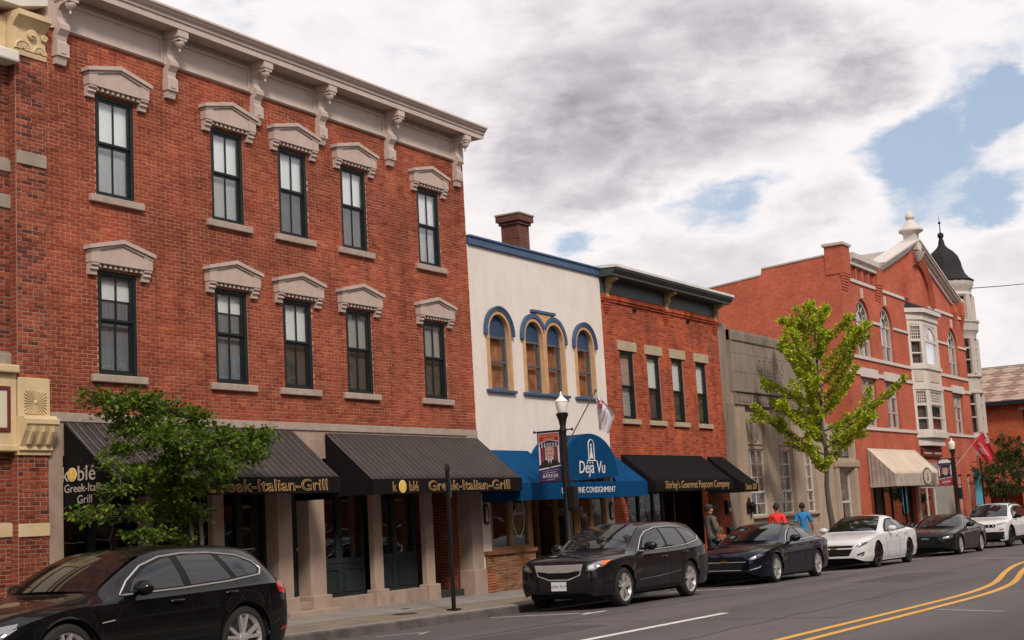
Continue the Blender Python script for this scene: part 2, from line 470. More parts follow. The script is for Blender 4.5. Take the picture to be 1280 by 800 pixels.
asphalt = M('asphalt', (0.098, 0.083, 0.083), 0.82, var=0.16, vs=0.35, bump=0.5, bs=95, dirt=((0.056, 0.047, 0.05), 1.0, 0.48, 0.6), stretch=(0.10, 1.2, 1))
earth = M('earth', (0.10, 0.095, 0.085), 0.95, var=0.2, vs=0.2)
concrete = M('pavement_concrete', (0.25, 0.22, 0.205), 0.88, var=0.16, vs=1.6, bump=0.25, bs=60, dirt=((0.17, 0.15, 0.14), 2.2, 0.5, 0.5))
tan_paver = M('tan_paver', (0.205, 0.16, 0.122), 0.9, var=0.16, vs=2.2, bump=0.25, bs=70, dirt=((0.14, 0.115, 0.095), 2.6, 0.5, 0.45))
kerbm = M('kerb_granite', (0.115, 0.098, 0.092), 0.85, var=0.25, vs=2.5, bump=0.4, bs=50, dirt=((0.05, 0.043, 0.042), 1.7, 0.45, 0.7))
joint = M('joint_sand', (0.10, 0.088, 0.08), 0.95, var=0.2, vs=8)
white_paint = M('road_white_paint', (0.62, 0.60, 0.58), 0.7, var=0.12, vs=5, dirt=((0.16, 0.145, 0.14), 7, 0.53, 0.75))
faint_paint = M('worn_white_paint', (0.22, 0.205, 0.20), 0.75, var=0.15, vs=4, dirt=((0.095, 0.085, 0.085), 5, 0.45, 0.8))
yellow_paint = M('road_yellow_paint', (0.66, 0.34, 0.045), 0.7, var=0.12, vs=5, dirt=((0.22, 0.125, 0.05), 6, 0.56, 0.7))

XS = [-80 + 5 * i for i in range(57)]
sheet('road', XS, [-17.6, -12, -8, -4.4, -3.4, -2.38], rz, asphalt, kind='structure')
sheet('ground', [-1500, -300, -90, 0, 60, 150, 210, 600, 2000], [-1500, -200, -60, -17, 0, 40, 200, 1500],
      lambda x, y: gz(max(-90, min(x, 210))) - 0.35, earth, kind='structure')
sheet('far_pavement', XS[10:45], [-21.2, -17.6], lambda x, y: gz(x) + 0.14, concrete, kind='structure')

def wedge(mb, x0, x1, y0, y1, zf, top, bot, ch=0.008):
    """paving piece that follows the slope, edges slightly rounded off"""
    a = [(x0, y0), (x1, y0), (x1, y1), (x0, y1)]
    b = [(x0 + ch, y0 + ch), (x1 - ch, y0 + ch), (x1 - ch, y1 - ch), (x0 + ch, y1 - ch)]
    vs = [(x, y, zf(x, y) + bot) for x, y in a] + [(x, y, zf(x, y) + top - ch) for x, y in a] + [(x, y, zf(x, y) + top) for x, y in b]
    return mb.add(vs, [(0, 1, 5, 4), (1, 2, 6, 5), (2, 3, 7, 6), (3, 0, 4, 7), (4, 5, 9, 8), (5, 6, 10, 9), (6, 7, 11, 10), (7, 4, 8, 11), (8, 9, 10, 11)])

walk = sheet('sidewalk', [4 + 2 * i for i in range(36)], [-2.3, -1.2, 0.6], lambda x, y: wz(x, y) - 0.012, joint, kind='structure')
x = 8.0
while x < 74:
    w = 1.5
    build(wedge(MB(), x + 0.005, x + w - 0.005, -1.195, -0.002, wz, random.uniform(-0.003, 0.003), -0.06), 'paving_slab', concrete, walk)
    x += w
x = 8.0
while x < 74:
    w = 0.75 if x < 40 else 1.5
    build(wedge(MB(), x + 0.004, x + w - 0.004, -2.195, -1.205, wz, random.uniform(-0.003, 0.003), -0.06), 'tan_paving_slab', tan_paver, walk)
    x += w
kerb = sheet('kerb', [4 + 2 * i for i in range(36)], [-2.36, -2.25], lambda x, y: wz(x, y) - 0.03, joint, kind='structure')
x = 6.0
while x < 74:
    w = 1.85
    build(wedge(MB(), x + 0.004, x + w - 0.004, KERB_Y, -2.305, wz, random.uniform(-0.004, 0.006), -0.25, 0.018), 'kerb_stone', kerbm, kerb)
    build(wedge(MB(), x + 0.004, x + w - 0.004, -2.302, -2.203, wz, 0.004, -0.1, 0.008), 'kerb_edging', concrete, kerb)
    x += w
def strip(name, pts, w, mat, up, par=None):
    """painted line of width w along points on the road"""
    mb = MB(); n = len(pts)
    for i, (px, py) in enumerate(pts):
        a = Vector(pts[max(i - 1, 0)]); b = Vector(pts[min(i + 1, n - 1)]); d = (b - a).normalized(); q = Vector((-d.y, d.x)) * w / 2
        for s in (-1, 1):
            X, Y = px + s * q.x, py + s * q.y
            mb.v.append((X, Y, rz(X, Y) + up))
        if i: mb.f.append((2 * i - 2, 2 * i - 1, 2 * i + 1, 2 * i))
    return build(mb, name, mat, par, kind='structure')
def curve(pts, n=10):
    out = []
    for i in range(len(pts) - 1):
        p0, p1, p2, p3 = [Vector(pts[max(0, min(len(pts) - 1, i + k))]) for k in (-1, 0, 1, 2)]
        for k in range(n):
            t = k / n
            out.append(tuple(0.5 * ((2 * p1) + (p2 - p0) * t + (2 * p0 - 5 * p1 + 4 * p2 - p3) * t * t + (3 * p1 - p0 - 3 * p2 + p3) * t ** 3)))
    return out + [tuple(pts[-1])]
yl = [(-30, -9.9), (5, -9.9), (16, -9.93), (20, -9.98), (24.0, -10.0), (26.5, -9.86), (28.9, -9.55), (33.6, -8.72), (38.1, -8.12), (45, -7.75), (60, -7.5), (90, -7.5)]
strip('yellow_line', curve(yl), 0.13, yellow_paint, 0.004)
strip('yellow_line', curve([(a, b - 0.36) for a, b in yl]), 0.13, yellow_paint, 0.004)
strip('white_lane_line', [(14.4, -7.3), (20.8, -7.22)], 0.15, white_paint, 0.004)
strip('white_lane_line', [(2.2, -7.3), (8.3, -7.3)], 0.15, white_paint, 0.004)
strip('parking_mark', [(21.25, -2.55), (21.3, -4.55)], 0.1, white_paint, 0.004)
strip('parking_mark', [(20.9, -4.6), (21.75, -4.6)], 0.1, white_paint, 0.0045)
strip('parking_mark', [(28.5, -2.6), (28.5, -4.5)], 0.1, white_paint, 0.004)
strip('parking_mark', [(28.2, -4.55), (29.5, -4.55)], 0.1, faint_paint, 0.0045)
strip('parking_mark', [(36.1, -2.6), (36.1, -4.55)], 0.1, white_paint, 0.004)
strip('parking_mark', [(44.0, -2.6), (44.0, -4.6)], 0.1, white_paint, 0.004)
strip('parking_mark', [(17.25, -3.05), (17.95, -3.55), (17.4, -3.75)], 0.07, white_paint, 0.004)
strip('worn_line', [(20.9, -10.5), (20.3, -11.6)], 0.18, faint_paint, 0.004)
strip('worn_line', [(42.6, -5.6), (41.2, -7.6), (40.4, -8.6)], 0.3, faint_paint, 0.004)
patch_m = M('asphalt_patch', (0.066, 0.056, 0.057), 0.85, var=0.15, vs=1.5, bump=0.4, bs=95)
seal_m = M('crack_sealer', (0.035, 0.031, 0.032), 0.6, var=0.2, vs=3)
strip('asphalt_patch', [(11.0, -5.9), (18.6, -5.85)], 0.9, patch_m, 0.002); strip('asphalt_patch', [(29.5, -7.0), (33.5, -6.95)], 1.3, patch_m, 0.002)
for k, (xa, ya, xb, yb) in enumerate(((9, -5.25, 24, -5.1), (24, -5.1, 47, -5.2), (19.2, -4.6, 19.6, -9.6), (26.2, -5.2, 26.6, -9.2), (35.0, -5.0, 35.3, -8.0), (12, -8.7, 30, -8.5))):
    strip('sealed_crack', [(xa + (xb - xa) * q / 24, ya + (yb - ya) * q / 24 + 0.045 * math.sin(q * 1.9 + k) + 0.03 * math.sin(q * 4.3 + 2 * k)) if abs(xb - xa) > 2 else (xa + (xb - xa) * q / 24 + 0.05 * math.sin(q * 1.7 + k), ya + (yb - ya) * q / 24) for q in range(25)], 0.028, seal_m, 0.003)
manhole = M('manhole_iron', (0.09, 0.08, 0.075), 0.6, var=0.2, vs=20, metal=0.5)
def disc_cover(x, y, r, ry):
    mb = MB(); n = 18
    vs = [(x + r * math.cos(2 * math.pi * k / n), y + ry * math.sin(2 * math.pi * k / n)) for k in range(n)]
    mb.v = [(a, b, wz(a, b) + 0.006) for a, b in vs]; mb.f = [tuple(range(n))]
    build(mb, 'valve_cover', manhole, walk)
disc_cover(20.0, -1.6, 0.3, 0.16); disc_cover(20.9, -0.95, 0.1, 0.07)

# ================================================================ shared building stuff
RAMP_A = [(0.0, (0.22, 0.045, 0.028)), (0.12, (0.275, 0.057, 0.031)), (0.5, (0.315, 0.070, 0.036)), (0.88, (0.35, 0.083, 0.040)), (1.0, (0.41, 0.112, 0.050))]
RAMP_N = [(0.0, (0.11, 0.030, 0.025)), (0.3, (0.235, 0.048, 0.027)), (0.7, (0.33, 0.075, 0.036)), (1.0, (0.40, 0.105, 0.05))]
RAMP_C = [(0.0, (0.24, 0.040, 0.020)), (0.4, (0.36, 0.066, 0.028)), (1.0, (0.45, 0.095, 0.036))]
RAMP_T = [(0.0, (0.20, 0.085, 0.042)), (0.5, (0.30, 0.13, 0.062)), (1.0, (0.38, 0.185, 0.09))]
mortar_a = M('mortar_pinkish', (0.44, 0.25, 0.175), 0.95, var=0.25, vs=1.4)
mortar_n = M('mortar_grey', (0.33, 0.255, 0.21), 0.95, var=0.25, vs=1.4)
mortar_c = M('mortar_red', (0.40, 0.17, 0.11), 0.95, var=0.2, vs=1.4)
cornice_paint = M('cornice_paint', (0.50, 0.405, 0.36), 0.6, var=0.07, vs=3, dirt=((0.26, 0.215, 0.195), 3.2, 0.55, 0.35))
hood_stone = M('hood_stone', (0.47, 0.365, 0.32), 0.8, var=0.08, vs=4, bump=0.2, bs=50, dirt=((0.23, 0.185, 0.17), 5, 0.54, 0.4))
sill_stone = M('sill_stone', (0.36, 0.285, 0.24), 0.85, var=0.12, vs=5, bump=0.2, bs=60, dirt=((0.16, 0.13, 0.115), 6, 0.54, 0.45))
pier_stone = M('pier_stone', (0.34, 0.25, 0.20), 0.85, var=0.12, vs=2.5, bump=0.3, bs=40, dirt=((0.17, 0.12, 0.10), 3.5, 0.52, 0.5), stretch=(1, 1, 0.5))
black_frame = M('black_window_frame', (0.010, 0.014, 0.016), 0.5, spec=0.3, var=0.1, vs=5)
teal_paint = M('dark_teal_paint', (0.014, 0.022, 0.023), 0.55, spec=0.3, var=0.15, vs=4)
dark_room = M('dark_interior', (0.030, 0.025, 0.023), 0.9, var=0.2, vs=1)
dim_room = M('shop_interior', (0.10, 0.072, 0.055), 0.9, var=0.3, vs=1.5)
blind_w = M('white_blind', (0.86, 0.86, 0.87), 0.8, var=0.04, vs=2, stretch=(3, 1, 0.3))
blind_g = M('grey_curtain', (0.40, 0.385, 0.38), 0.9, var=0.12, vs=5, stretch=(6, 1, 0.15))
blind_d = M('dark_curtain', (0.09, 0.072, 0.066), 0.9, var=0.25, vs=5, stretch=(6, 1, 0.15))
roof_grey = M('roof_membrane', (0.17, 0.165, 0.16), 0.9, var=0.15, vs=1)
pane_m = glass_mat('window_glass', (0.95, 0.97, 0.97), 1.5, 1.7)
shop_glass = glass_mat('shop_glass', (0.85, 0.9, 0.88), 1.5, 1.6)
side_brick = brick_wall_mat('rear_brick', (0.28, 0.062, 0.033), (0.22, 0.045, 0.026), (0.24, 0.16, 0.12), 'sum')

def brick_cells(x0, x1, z0, z1, holes, course=0.0602, length=0.196, jt=0.0095, header=8):
    out = []; n = int(round((z1 - z0) / course)); course = (z1 - z0) / n
    for c in range(n):
        a = z0 + c * course; b = a + course - jt; mid = (a + b) / 2
        free = [(x0, x1)]
        for h in holes:
            if h[2] - 0.01 < mid < h[3] + 0.01:
                nf = []
                for f in free:
                    if h[1] <= f[0] or h[0] >= f[1]: nf.append(f); continue
                    if h[0] > f[0]: nf.append((f[0], h[0]))
                    if h[1] < f[1]: nf.append((h[1], f[1]))
                free = nf
        ln = length / 2 if header and c % header == 4 else length
        o = x0 - (ln / 2 if c % 2 else 0) - ((c * 37) % 5) * 0.004
        k = 0
        while o + k * ln < x1:
            p, q = o + k * ln, o + (k + 1) * ln - jt; k += 1
            for f in free:
                s, e = max(p, f[0] + 0.001), min(q, f[1] - 0.001)
                if e - s > 0.03: out.append((s, e, a, b, e - s > ln - jt - 0.003 and ln == length))
    return out

def lay_bricks(parent, cells, y, single, ramp, key, depth=0.03, proud=0.007, plane='y', cam_pt=CAM, sgn=1):
    """nearest bricks as parts of their own, the rest of the wall as one mass"""
    m1 = brick_piece_mat(key + '_brick', ramp, False); m2 = brick_piece_mat(key + '_single_brick', ramp, True)
    if single:
        full = [c for c in cells if c[4]]
        def dist(c):
            p = Vector(((c[0] + c[1]) / 2, y, (c[2] + c[3]) / 2)) if plane == 'y' else Vector((y, (c[0] + c[1]) / 2, (c[2] + c[3]) / 2))
            return (p - cam_pt).length
        near = sorted(full, key=dist)[:single]; ns = set(map(tuple, near))
    else: near, ns = [], set()
    def shape(mb, a, b, c, d, yf, yb):
        ch = 0.004
        P = (lambda x, yy, z: (x, yy, z)) if plane == 'y' else (lambda x, yy, z: (yy, x, z))
        vs = [P(a, yb, c), P(b, yb, c), P(b, yb, d), P(a, yb, d), P(a, yf + ch * sgn, c), P(b, yf + ch * sgn, c), P(b, yf + ch * sgn, d), P(a, yf + ch * sgn, d),
              P(a + ch, yf, c + ch), P(b - ch, yf, c + ch), P(b - ch, yf, d - ch), P(a + ch, yf, d - ch)]
        return mb.add(vs, [(0, 1, 5, 4), (1, 2, 6, 5), (2, 3, 7, 6), (3, 0, 4, 7), (4, 5, 9, 8), (5, 6, 10, 9), (6, 7, 11, 10), (7, 4, 8, 11), (8, 9, 10, 11)])
    mb = MB(); proto = None
    for c in cells:
        jit = random.uniform(-0.0025, 0.0025)
        if tuple(c) in ns:
            loc = ((c[0] + c[1]) / 2, y + jit, c[2]) if plane == 'y' else (y + jit, (c[0] + c[1]) / 2, c[2])
            if proto is None:
                w = c[1] - c[0]; h = c[3] - c[2]
                sb = shape(MB(), -w / 2, w / 2, 0, h, -proud * sgn, depth * sgn)
                me = bpy.data.meshes.new('brick'); me.from_pydata(sb.v, [], sb.f); me.materials.append(m2)
                proto = bpy.data.objects.new('brick', me); link(proto, parent, loc)
            else: copy_obj(proto, parent, loc)
        else:
            shape(mb, c[0], c[1], c[2], c[3], y - (proud + jit) * sgn, y + depth * sgn)
    if mb.v: build(mb, 'brickwork', m1, parent, kind='stuff')

def arc(cx, cz, r, a0, a1, n, rz_=None):
    rz_ = rz_ or r
    return [(cx + r * math.cos(R(a0 + (a1 - a0) * k / n)), cz + rz_ * math.sin(R(a0 + (a1 - a0) * k / n))) for k in range(n + 1)]

def spandrel(mb, x0, x1, zs, zt, y0, y1, n=10):
    """solid corners that turn the head of a square opening into an arch"""
    cx = (x0 + x1) / 2; r = (x1 - x0) / 2
    L_ = [p for p in arc(cx, zs, r, 180, 90, n, zt - zs)]; Rr = [p for p in arc(cx, zs, r, 0, 90, n, zt - zs)]
    for pts, xe in ((L_, x0), (Rr, x1)):
        for i in range(n):
            a, b = pts[i], pts[i + 1]
            q = [(xe, a[1]), a, b, (xe, b[1])] if i else [a, b, (xe, b[1])]
            if abs(a[0] - xe) < 1e-6: q = [a, b, (xe, b[1])]
            mb.prism(q, 'y', y0, y1)
    return mb

def sash_window(par, x0, x1, z0, z1, y=0.11, fw=0.055, frame=None, lites=2, meet=0.52, top=None, low=None, glass=None, name='window', dep=0.07, topfrac=0.0, lowfrac=1.0, back=0.16):
    """double-hung window: casing, two sashes, meeting rail, glazing bars, every pane its own object"""
    frame = frame or black_frame; glass = glass or pane_m
    mb = MB(); zm = z0 + (z1 - z0) * meet; s = 0.038
    mb.box(x0, x0 + fw, y, y + dep, z0, z1).box(x1 - fw, x1, y, y + dep, z0, z1)
    mb.box(x0 + fw, x1 - fw, y, y + dep, z1 - fw, z1).box(x0 + fw, x1 - fw, y, y + dep, z0, z0 + fw * 0.8)
    a, b = x0 + fw, x1 - fw
    for (c, d, yy) in ((zm, z1 - fw, y + 0.018), (z0 + fw * 0.8, zm, y + 0.042)):
        mb.box(a, a + s, yy, yy + 0.03, c, d).box(b - s, b, yy, yy + 0.03, c, d)
        mb.box(a + s, b - s, yy, yy + 0.03, d - s, d).box(a + s, b - s, yy, yy + 0.03, c, c + s)
        for k in range(1, lites):
            xm = a + s + (b - a - 2 * s) * k / lites
            mb.box(xm - 0.011, xm + 0.011, yy + 0.002, yy + 0.028, c + s, d - s)
    f = build(mb, name, frame, par)
    for (c, d, yy) in ((zm, z1 - fw, y + 0.018), (z0 + fw * 0.8, zm, y + 0.042)):
        for k in range(lites):
            w = (b - a - 2 * s) / lites
            bx('pane', glass, f, a + s + w * k + 0.002, a + s + w * (k + 1) - 0.002, yy + 0.012, yy + 0.016, c + s, d - s)
    if top: bx('blind', top, f, a, b, y + back, y + back + 0.006, zm + (z1 - zm) * topfrac, z1 - 0.01)
    if low: bx('curtain', low, f, a, b, y + back + 0.03, y + back + 0.036, z0 + 0.02, z0 + (zm - z0) * lowfrac if topfrac == 0 else zm + (z1 - zm) * topfrac + 0.02)
    return f

# ================================================================ KOBLE BUILDING
AX0, AX1 = 13.70, 25.05
A = thing('brick_building', 'three-storey red brick building with bracketed cream cornice above the striped awnings', 'building', (19.4, 0, wz(19.4, 0)))
WC = [15.08, 17.61, 19.33, 21.12, 23.64]
WH = 0.395
rows = [(4.18, 5.79), (6.95, 8.57)]
holesA = [(c - WH, c + WH, a, b) for c in WC for a, b in rows]
build(MB().wall(AX0, AX1, 3.44, 9.98, 0.006, 0.34, holesA), 'wall', mortar_a, A)
lay_bricks(A, brick_cells(AX0, AX1, 3.585, 9.40, holesA), 0.006, 300, RAMP_A, 'clay_red')
grey_reflect = M('grey_reflection_sheet', (0.20, 0.205, 0.23), 0.9, var=0.2, vs=3, stretch=(4, 1, 0.2))  # even grey reflection of the lower panes, put into an added sheet's colour
tops = {(0, 1): (blind_w, 0.0), (0, 0): (blind_w, 0.45), (1, 1): (blind_w, 0.0), (1, 0): (blind_w, 0.5), (2, 1): (blind_w, 0.0), (2, 0): (blind_w, 0.0), (3, 1): (blind_w, 0.0),
        (3, 0): (blind_g, 0.0), (4, 1): (blind_w, 0.0), (4, 0): (blind_g, 0.0)}
lows = {(0, 1): blind_g, (1, 1): blind_g, (2, 1): blind_d, (3, 1): blind_d, (4, 1): blind_g, (0, 0): grey_reflect, (1, 0): grey_reflect, (2, 0): blind_d, (3, 0): blind_d, (4, 0): blind_d}
for i, c in enumerate(WC):
    for j, (a, b) in enumerate(rows):
        tp, tf = tops[(i, j)]
        sash_window(A, c - WH, c + WH, a, b, y=0.012, fw=0.065, dep=0.16, back=0.10, top=tp, topfrac=tf, low=lows[(i, j)])
        build(MB().box(c - 0.55, c + 0.55, -0.07, 0.1, a - 0.115, a), 'window_sill', sill_stone, A, bevel=0.012)
        # pediment hood on consoles with dentils
        h = MB(); zt = b
        h.prism([(c - 0.61, zt + 0.08), (c + 0.61, zt + 0.08), (c + 0.61, zt + 0.285), (c, zt + 0.44), (c - 0.61, zt + 0.285)], 'y', -0.115, 0.0)
        for s in (-1, 1):
            h.prism([(c + s * 0.665, zt + 0.275), (c, zt + 0.425), (c, zt + 0.49), (c + s * 0.665, zt + 0.335)], 'y', -0.17, 0.0)
            h.prism([(c + s * 0.63, zt + 0.235), (c, zt + 0.392), (c, zt + 0.428), (c + s * 0.63, zt + 0.277)], 'y', -0.14, 0.0)
            q = sorted((c + s * 0.61, c + s * 0.46))
            h.prism([(0.0, zt - 0.10), (-0.06, zt - 0.10), (-0.065, zt - 0.04), (-0.10, zt - 0.02), (-0.085, zt + 0.02), (-0.12, zt + 0.045), (-0.12, zt + 0.085), (0, zt + 0.085)], 'x', q[0], q[1])
            h.box(q[0] - 0.012, q[1] + 0.012, -0.13, 0.0, zt + 0.08, zt + 0.278)
        for k in range(9):
            xx = c - 0.42 + k * 0.105
            h.box(xx - 0.026, xx + 0.026, -0.088, 0.0, zt + 0.022, zt + 0.082)
        build(h, 'window_hood', hood_stone, A)
# belt of stone over the shopfronts
x = AX0
while x < AX1 - 0.01:
    w = min(random.uniform(1.2, 1.7), AX1 - x); w = AX1 - x if AX1 - x - w < 0.4 else w
    build(MB().box(x + 0.003, x + w - 0.003, -0.03, 0.05, 3.445, 3.58), 'belt_stone', sill_stone, A, bevel=0.008); x += w
bx('beam', pier_stone, A, AX0, AX1, -0.005, 0.34, 2.95, 3.44)
# cornice
fr = MB(); fr.box(AX0 + 0.02, AX1, -0.035, 0.006, 9.385, 9.95)
build(fr, 'frieze', cornice_paint, A)
BR = [13.97, 16.24, 18.33, 20.13, 22.30, 24.74]
for i in range(len(BR) - 1):
    p, q = BR[i] + 0.14, BR[i + 1] - 0.14
    f = MB(); f.box(p, q, -0.06, -0.035, 9.40, 9.455).box(p, q, -0.06, -0.035, 9.80, 9.86).box(p, p + 0.05, -0.06, -0.035, 9.455, 9.80).box(q - 0.05, q, -0.06, -0.035, 9.455, 9.80)
    build(f, 'frieze_panel_moulding', cornice_paint, A, bevel=0.006)
cr = MB()
prof = [(0.006, 9.95), (-0.40, 9.95), (-0.40, 10.02), (-0.425, 10.03), (-0.43, 10.07), (-0.47, 10.10), (-0.50, 10.145), (-0.515, 10.15), (-0.515, 10.185), (0.34, 10.24)]
cr.prism(prof, 'x', AX0 + 0.06, AX1 + 0.30)
cr.prism([(-0.40, 9.92), (-0.36, 9.92), (-0.36, 9.951), (-0.40, 9.951)], 'x', AX0 + 0.06, AX1 + 0.22)
build(cr, 'cornice', cornice_paint, A)
for c in BR:
    k = MB(); a, b = c - 0.095, c + 0.095
    k.prism([(0.0, 9.95), (0.0, 8.83), (-0.07, 8.83), (-0.10, 8.94), (-0.12, 8.945), (-0.12, 9.16), (-0.085, 9.20), (-0.10, 9.27), (-0.17, 9.36), (-0.175, 9.43), (-0.12, 9.49), (-0.105, 9.56),
             (-0.125, 9.66), (-0.19, 9.73), (-0.30, 9.745), (-0.37, 9.75), (-0.37, 9.95)], 'x', a, b)
    k.box(c - 0.115, c + 0.115, -0.128, 0.0, 8.95, 9.155)
    k.box(c - 0.05, c + 0.05, -0.14, -0.12, 8.99, 9.12)
    k.box(c - 0.115, c + 0.115, -0.385, 0.0, 9.80, 9.948)
    k.box(c - 0.13, c + 0.13, -0.06, 0.0, 9.386, 9.80)
    br = build(k, 'bracket', cornice_paint, A)
    d = MB().lathe([(0.015, 9.57), (0.022, 9.60), (0.012, 9.62), (0.055, 9.66), (0.085, 9.70), (0.085, 9.735), (0.04, 9.75), (0.04, 9.80)], (c, -0.29, 0), 10)
    build(d, 'pendant', cornice_paint, br, sm=40)
# body behind the front
bd = MB(); bd.box(AX0, AX0 + 0.3, 0.34, 12, -0.6, 9.98).box(AX1 - 0.3, AX1, 0.34, 12, -0.6, 9.98).box(AX0, AX1, 12, 12.3, -0.6, 9.98)
build(bd, 'party_wall', side_brick, A)
bx('roof', roof_grey, A, AX0 + 0.01, AX1 - 0.01, 0.34, 12.2, 9.98, 10.1)
rm = MB(); rm.box(AX0 + 0.3, AX1 - 0.3, 2.6, 2.7, 3.6, 9.95).box(AX0 + 0.3, AX1 - 0.3, 0.345, 2.6, 3.50, 3.6).box(AX0 + 0.3, AX1 - 0.3, 0.345, 2.6, 6.3, 6.4)
for c in (16.3, 18.45, 20.2, 22.4): rm.box(c, c + 0.1, 0.35, 2.6, 3.6, 9.95)
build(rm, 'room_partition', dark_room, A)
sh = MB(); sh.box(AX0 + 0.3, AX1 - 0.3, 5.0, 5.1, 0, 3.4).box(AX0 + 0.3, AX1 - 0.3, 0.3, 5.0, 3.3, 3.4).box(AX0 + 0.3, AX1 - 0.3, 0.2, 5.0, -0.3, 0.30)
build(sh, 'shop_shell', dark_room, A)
# shopfront piers
piers = [(13.72, 13.97, 0), (15.50, 15.70, 0), (17.02, 17.28, 0), (18.60, 18.97, 1), (19.43, 19.86, 1), (21.29, 21.56, 1), (22.98, 23.26, 1), (24.63, 25.045, 2)]
for a, b, kd in piers:
    zb = wz((a + b) / 2, 0) - 0.12
    cap = 2.95 if kd < 2 else 3.443
    build(MB().box(a, b, -0.02 if kd < 2 else -0.035, 0.28 if kd == 2 or 18 < a < 20 else 0.11, zb + 0.3, 3.30 if kd < 2 else 3.444), 'pier', pier_stone, A, bevel=0.012)
    build(MB().box(a - 0.05, b + (0.05 if kd < 2 else 0.0), -0.10, 0.30 if kd == 2 or 18 < a < 20 else 0.16, zb, zb + 0.42 if kd < 2 else zb + 0.62), 'pier_base', pier_stone, A, bevel=0.015)
def bulkhead(par, x0, x1, y, zb, z1, zt, glassy=True, panels=2, frame=teal_paint):
    m = MB(); m.box(x0, x1, y, y + 0.08, zb, z1)
    o = build(m, 'bulkhead', frame, par)
    w = (x1 - x0) / panels
    for k in range(panels):
        a, b = x0 + w * k + 0.08, x0 + w * (k + 1) - 0.08
        f = MB(); f.box(a, b, y - 0.02, y, zb + 0.08, zb + 0.12).box(a, b, y - 0.02, y, z1 - 0.12, z1 - 0.08).box(a, a + 0.04, y - 0.02, y, zb + 0.12, z1 - 0.12).box(b - 0.04, b, y - 0.02, y, zb + 0.12, z1 - 0.12)
        build(f, 'panel_moulding', frame, o)
    if glassy:
        f = MB(); f.box(x0, x1, y - 0.015, y + 0.1, z1, z1 + 0.09).box(x0, x1, y, y + 0.09, zt - 0.12, zt)
        for k in range(panels + 1):
            xx = x0 + w * k
            f.box(max(x0, xx - 0.07), min(x1, xx + 0.07), y, y + 0.09, z1 + 0.09, zt - 0.12)
        fo = build(f, 'shop_window', frame, par)
        for k in range(panels):
            bx('pane', shop_glass, fo, x0 + w * k + 0.06, x0 + w * (k + 1) - 0.06, y + 0.045, y + 0.051, z1 + 0.09, zt - 0.12)
for a, b, n in ((19.86, 21.29, 2), (21.56, 22.98, 2)):
    bx('plinth', pier_stone, A, a + 0.05, b - 0.05, -0.02, 0.5, -0.1, 0.44, bevel=0.012)
    bulkhead(A, a, b, 0.22, 0.44, 1.05, 2.95, panels=n)
for a, b, n in ((13.97, 15.50, 2), (15.70, 17.02, 1), (17.28, 18.60, 2)):
    bx('plinth', pier_stone, A, a + 0.05, b - 0.05, 0.05, 0.5, -0.1, 0.48, bevel=0.012)
    bulkhead(A, a, b, 0.26, 0.48, 0.95, 2.95, panels=n, frame=black_frame)
bx('step', pier_stone, A, 18.55, 19.95, -0.28, 0.4, -0.1, 0.31, bevel=0.015)
bx('step', pier_stone, A, 18.97, 19.43, -0.05, 0.4, 0.31, 0.44, bevel=0.015)
dr = MB(); dr.box(18.97, 19.43, 0.28, 0.34, 0.44, 2.95)
do = build(dr, 'door', teal_paint, A)
build(MB().box(19.04, 19.36, 0.26, 0.28, 0.60, 1.35).box(19.06, 19.34, 0.258, 0.262, 0.64, 1.31), 'door_panel', teal_paint, do)
bx('door_glass', shop_glass, do, 19.05, 19.35, 0.268, 0.276, 1.55, 2.7)
build(MB().sphere((19.39, 0.25, 1.35), 0.03), 'door_knob', M('brass', (0.45, 0.3, 0.1), 0.3, metal=1.0), do, sm=60)
# recessed entry with brick cheek wall
bx('entry_cheek', mortar_a, A, 24.62, 24.75, 0.28, 2.3, -0.1, 3.3)
lay_bricks(A, [c for c in brick_cells(0.29, 2.3, 0.12, 3.2, [])], 24.62, 0, RAMP_A, 'clay_red', plane='x')
bx('entry_back', mortar_a, A, 23.2, 24.62, 2.0, 2.1, -0.1, 3.3)
lay_bricks(A, brick_cells(23.25, 24.6, 0.12, 3.2, [(23.5, 24.4, 0, 2.3)]), 2.0, 0, RAMP_A, 'clay_red')
bx('entry_door', teal_paint, A, 23.5, 24.4, 1.95, 1.99, 0.1, 2.3)
bx('entry_floor', concrete, A, 23.2, 24.64, 0.25, 2.0, -0.1, 0.185)
bx('entry_ceiling', dark_room, A, 23.2, 24.64, 0.28, 2.0, 3.2, 3.26)

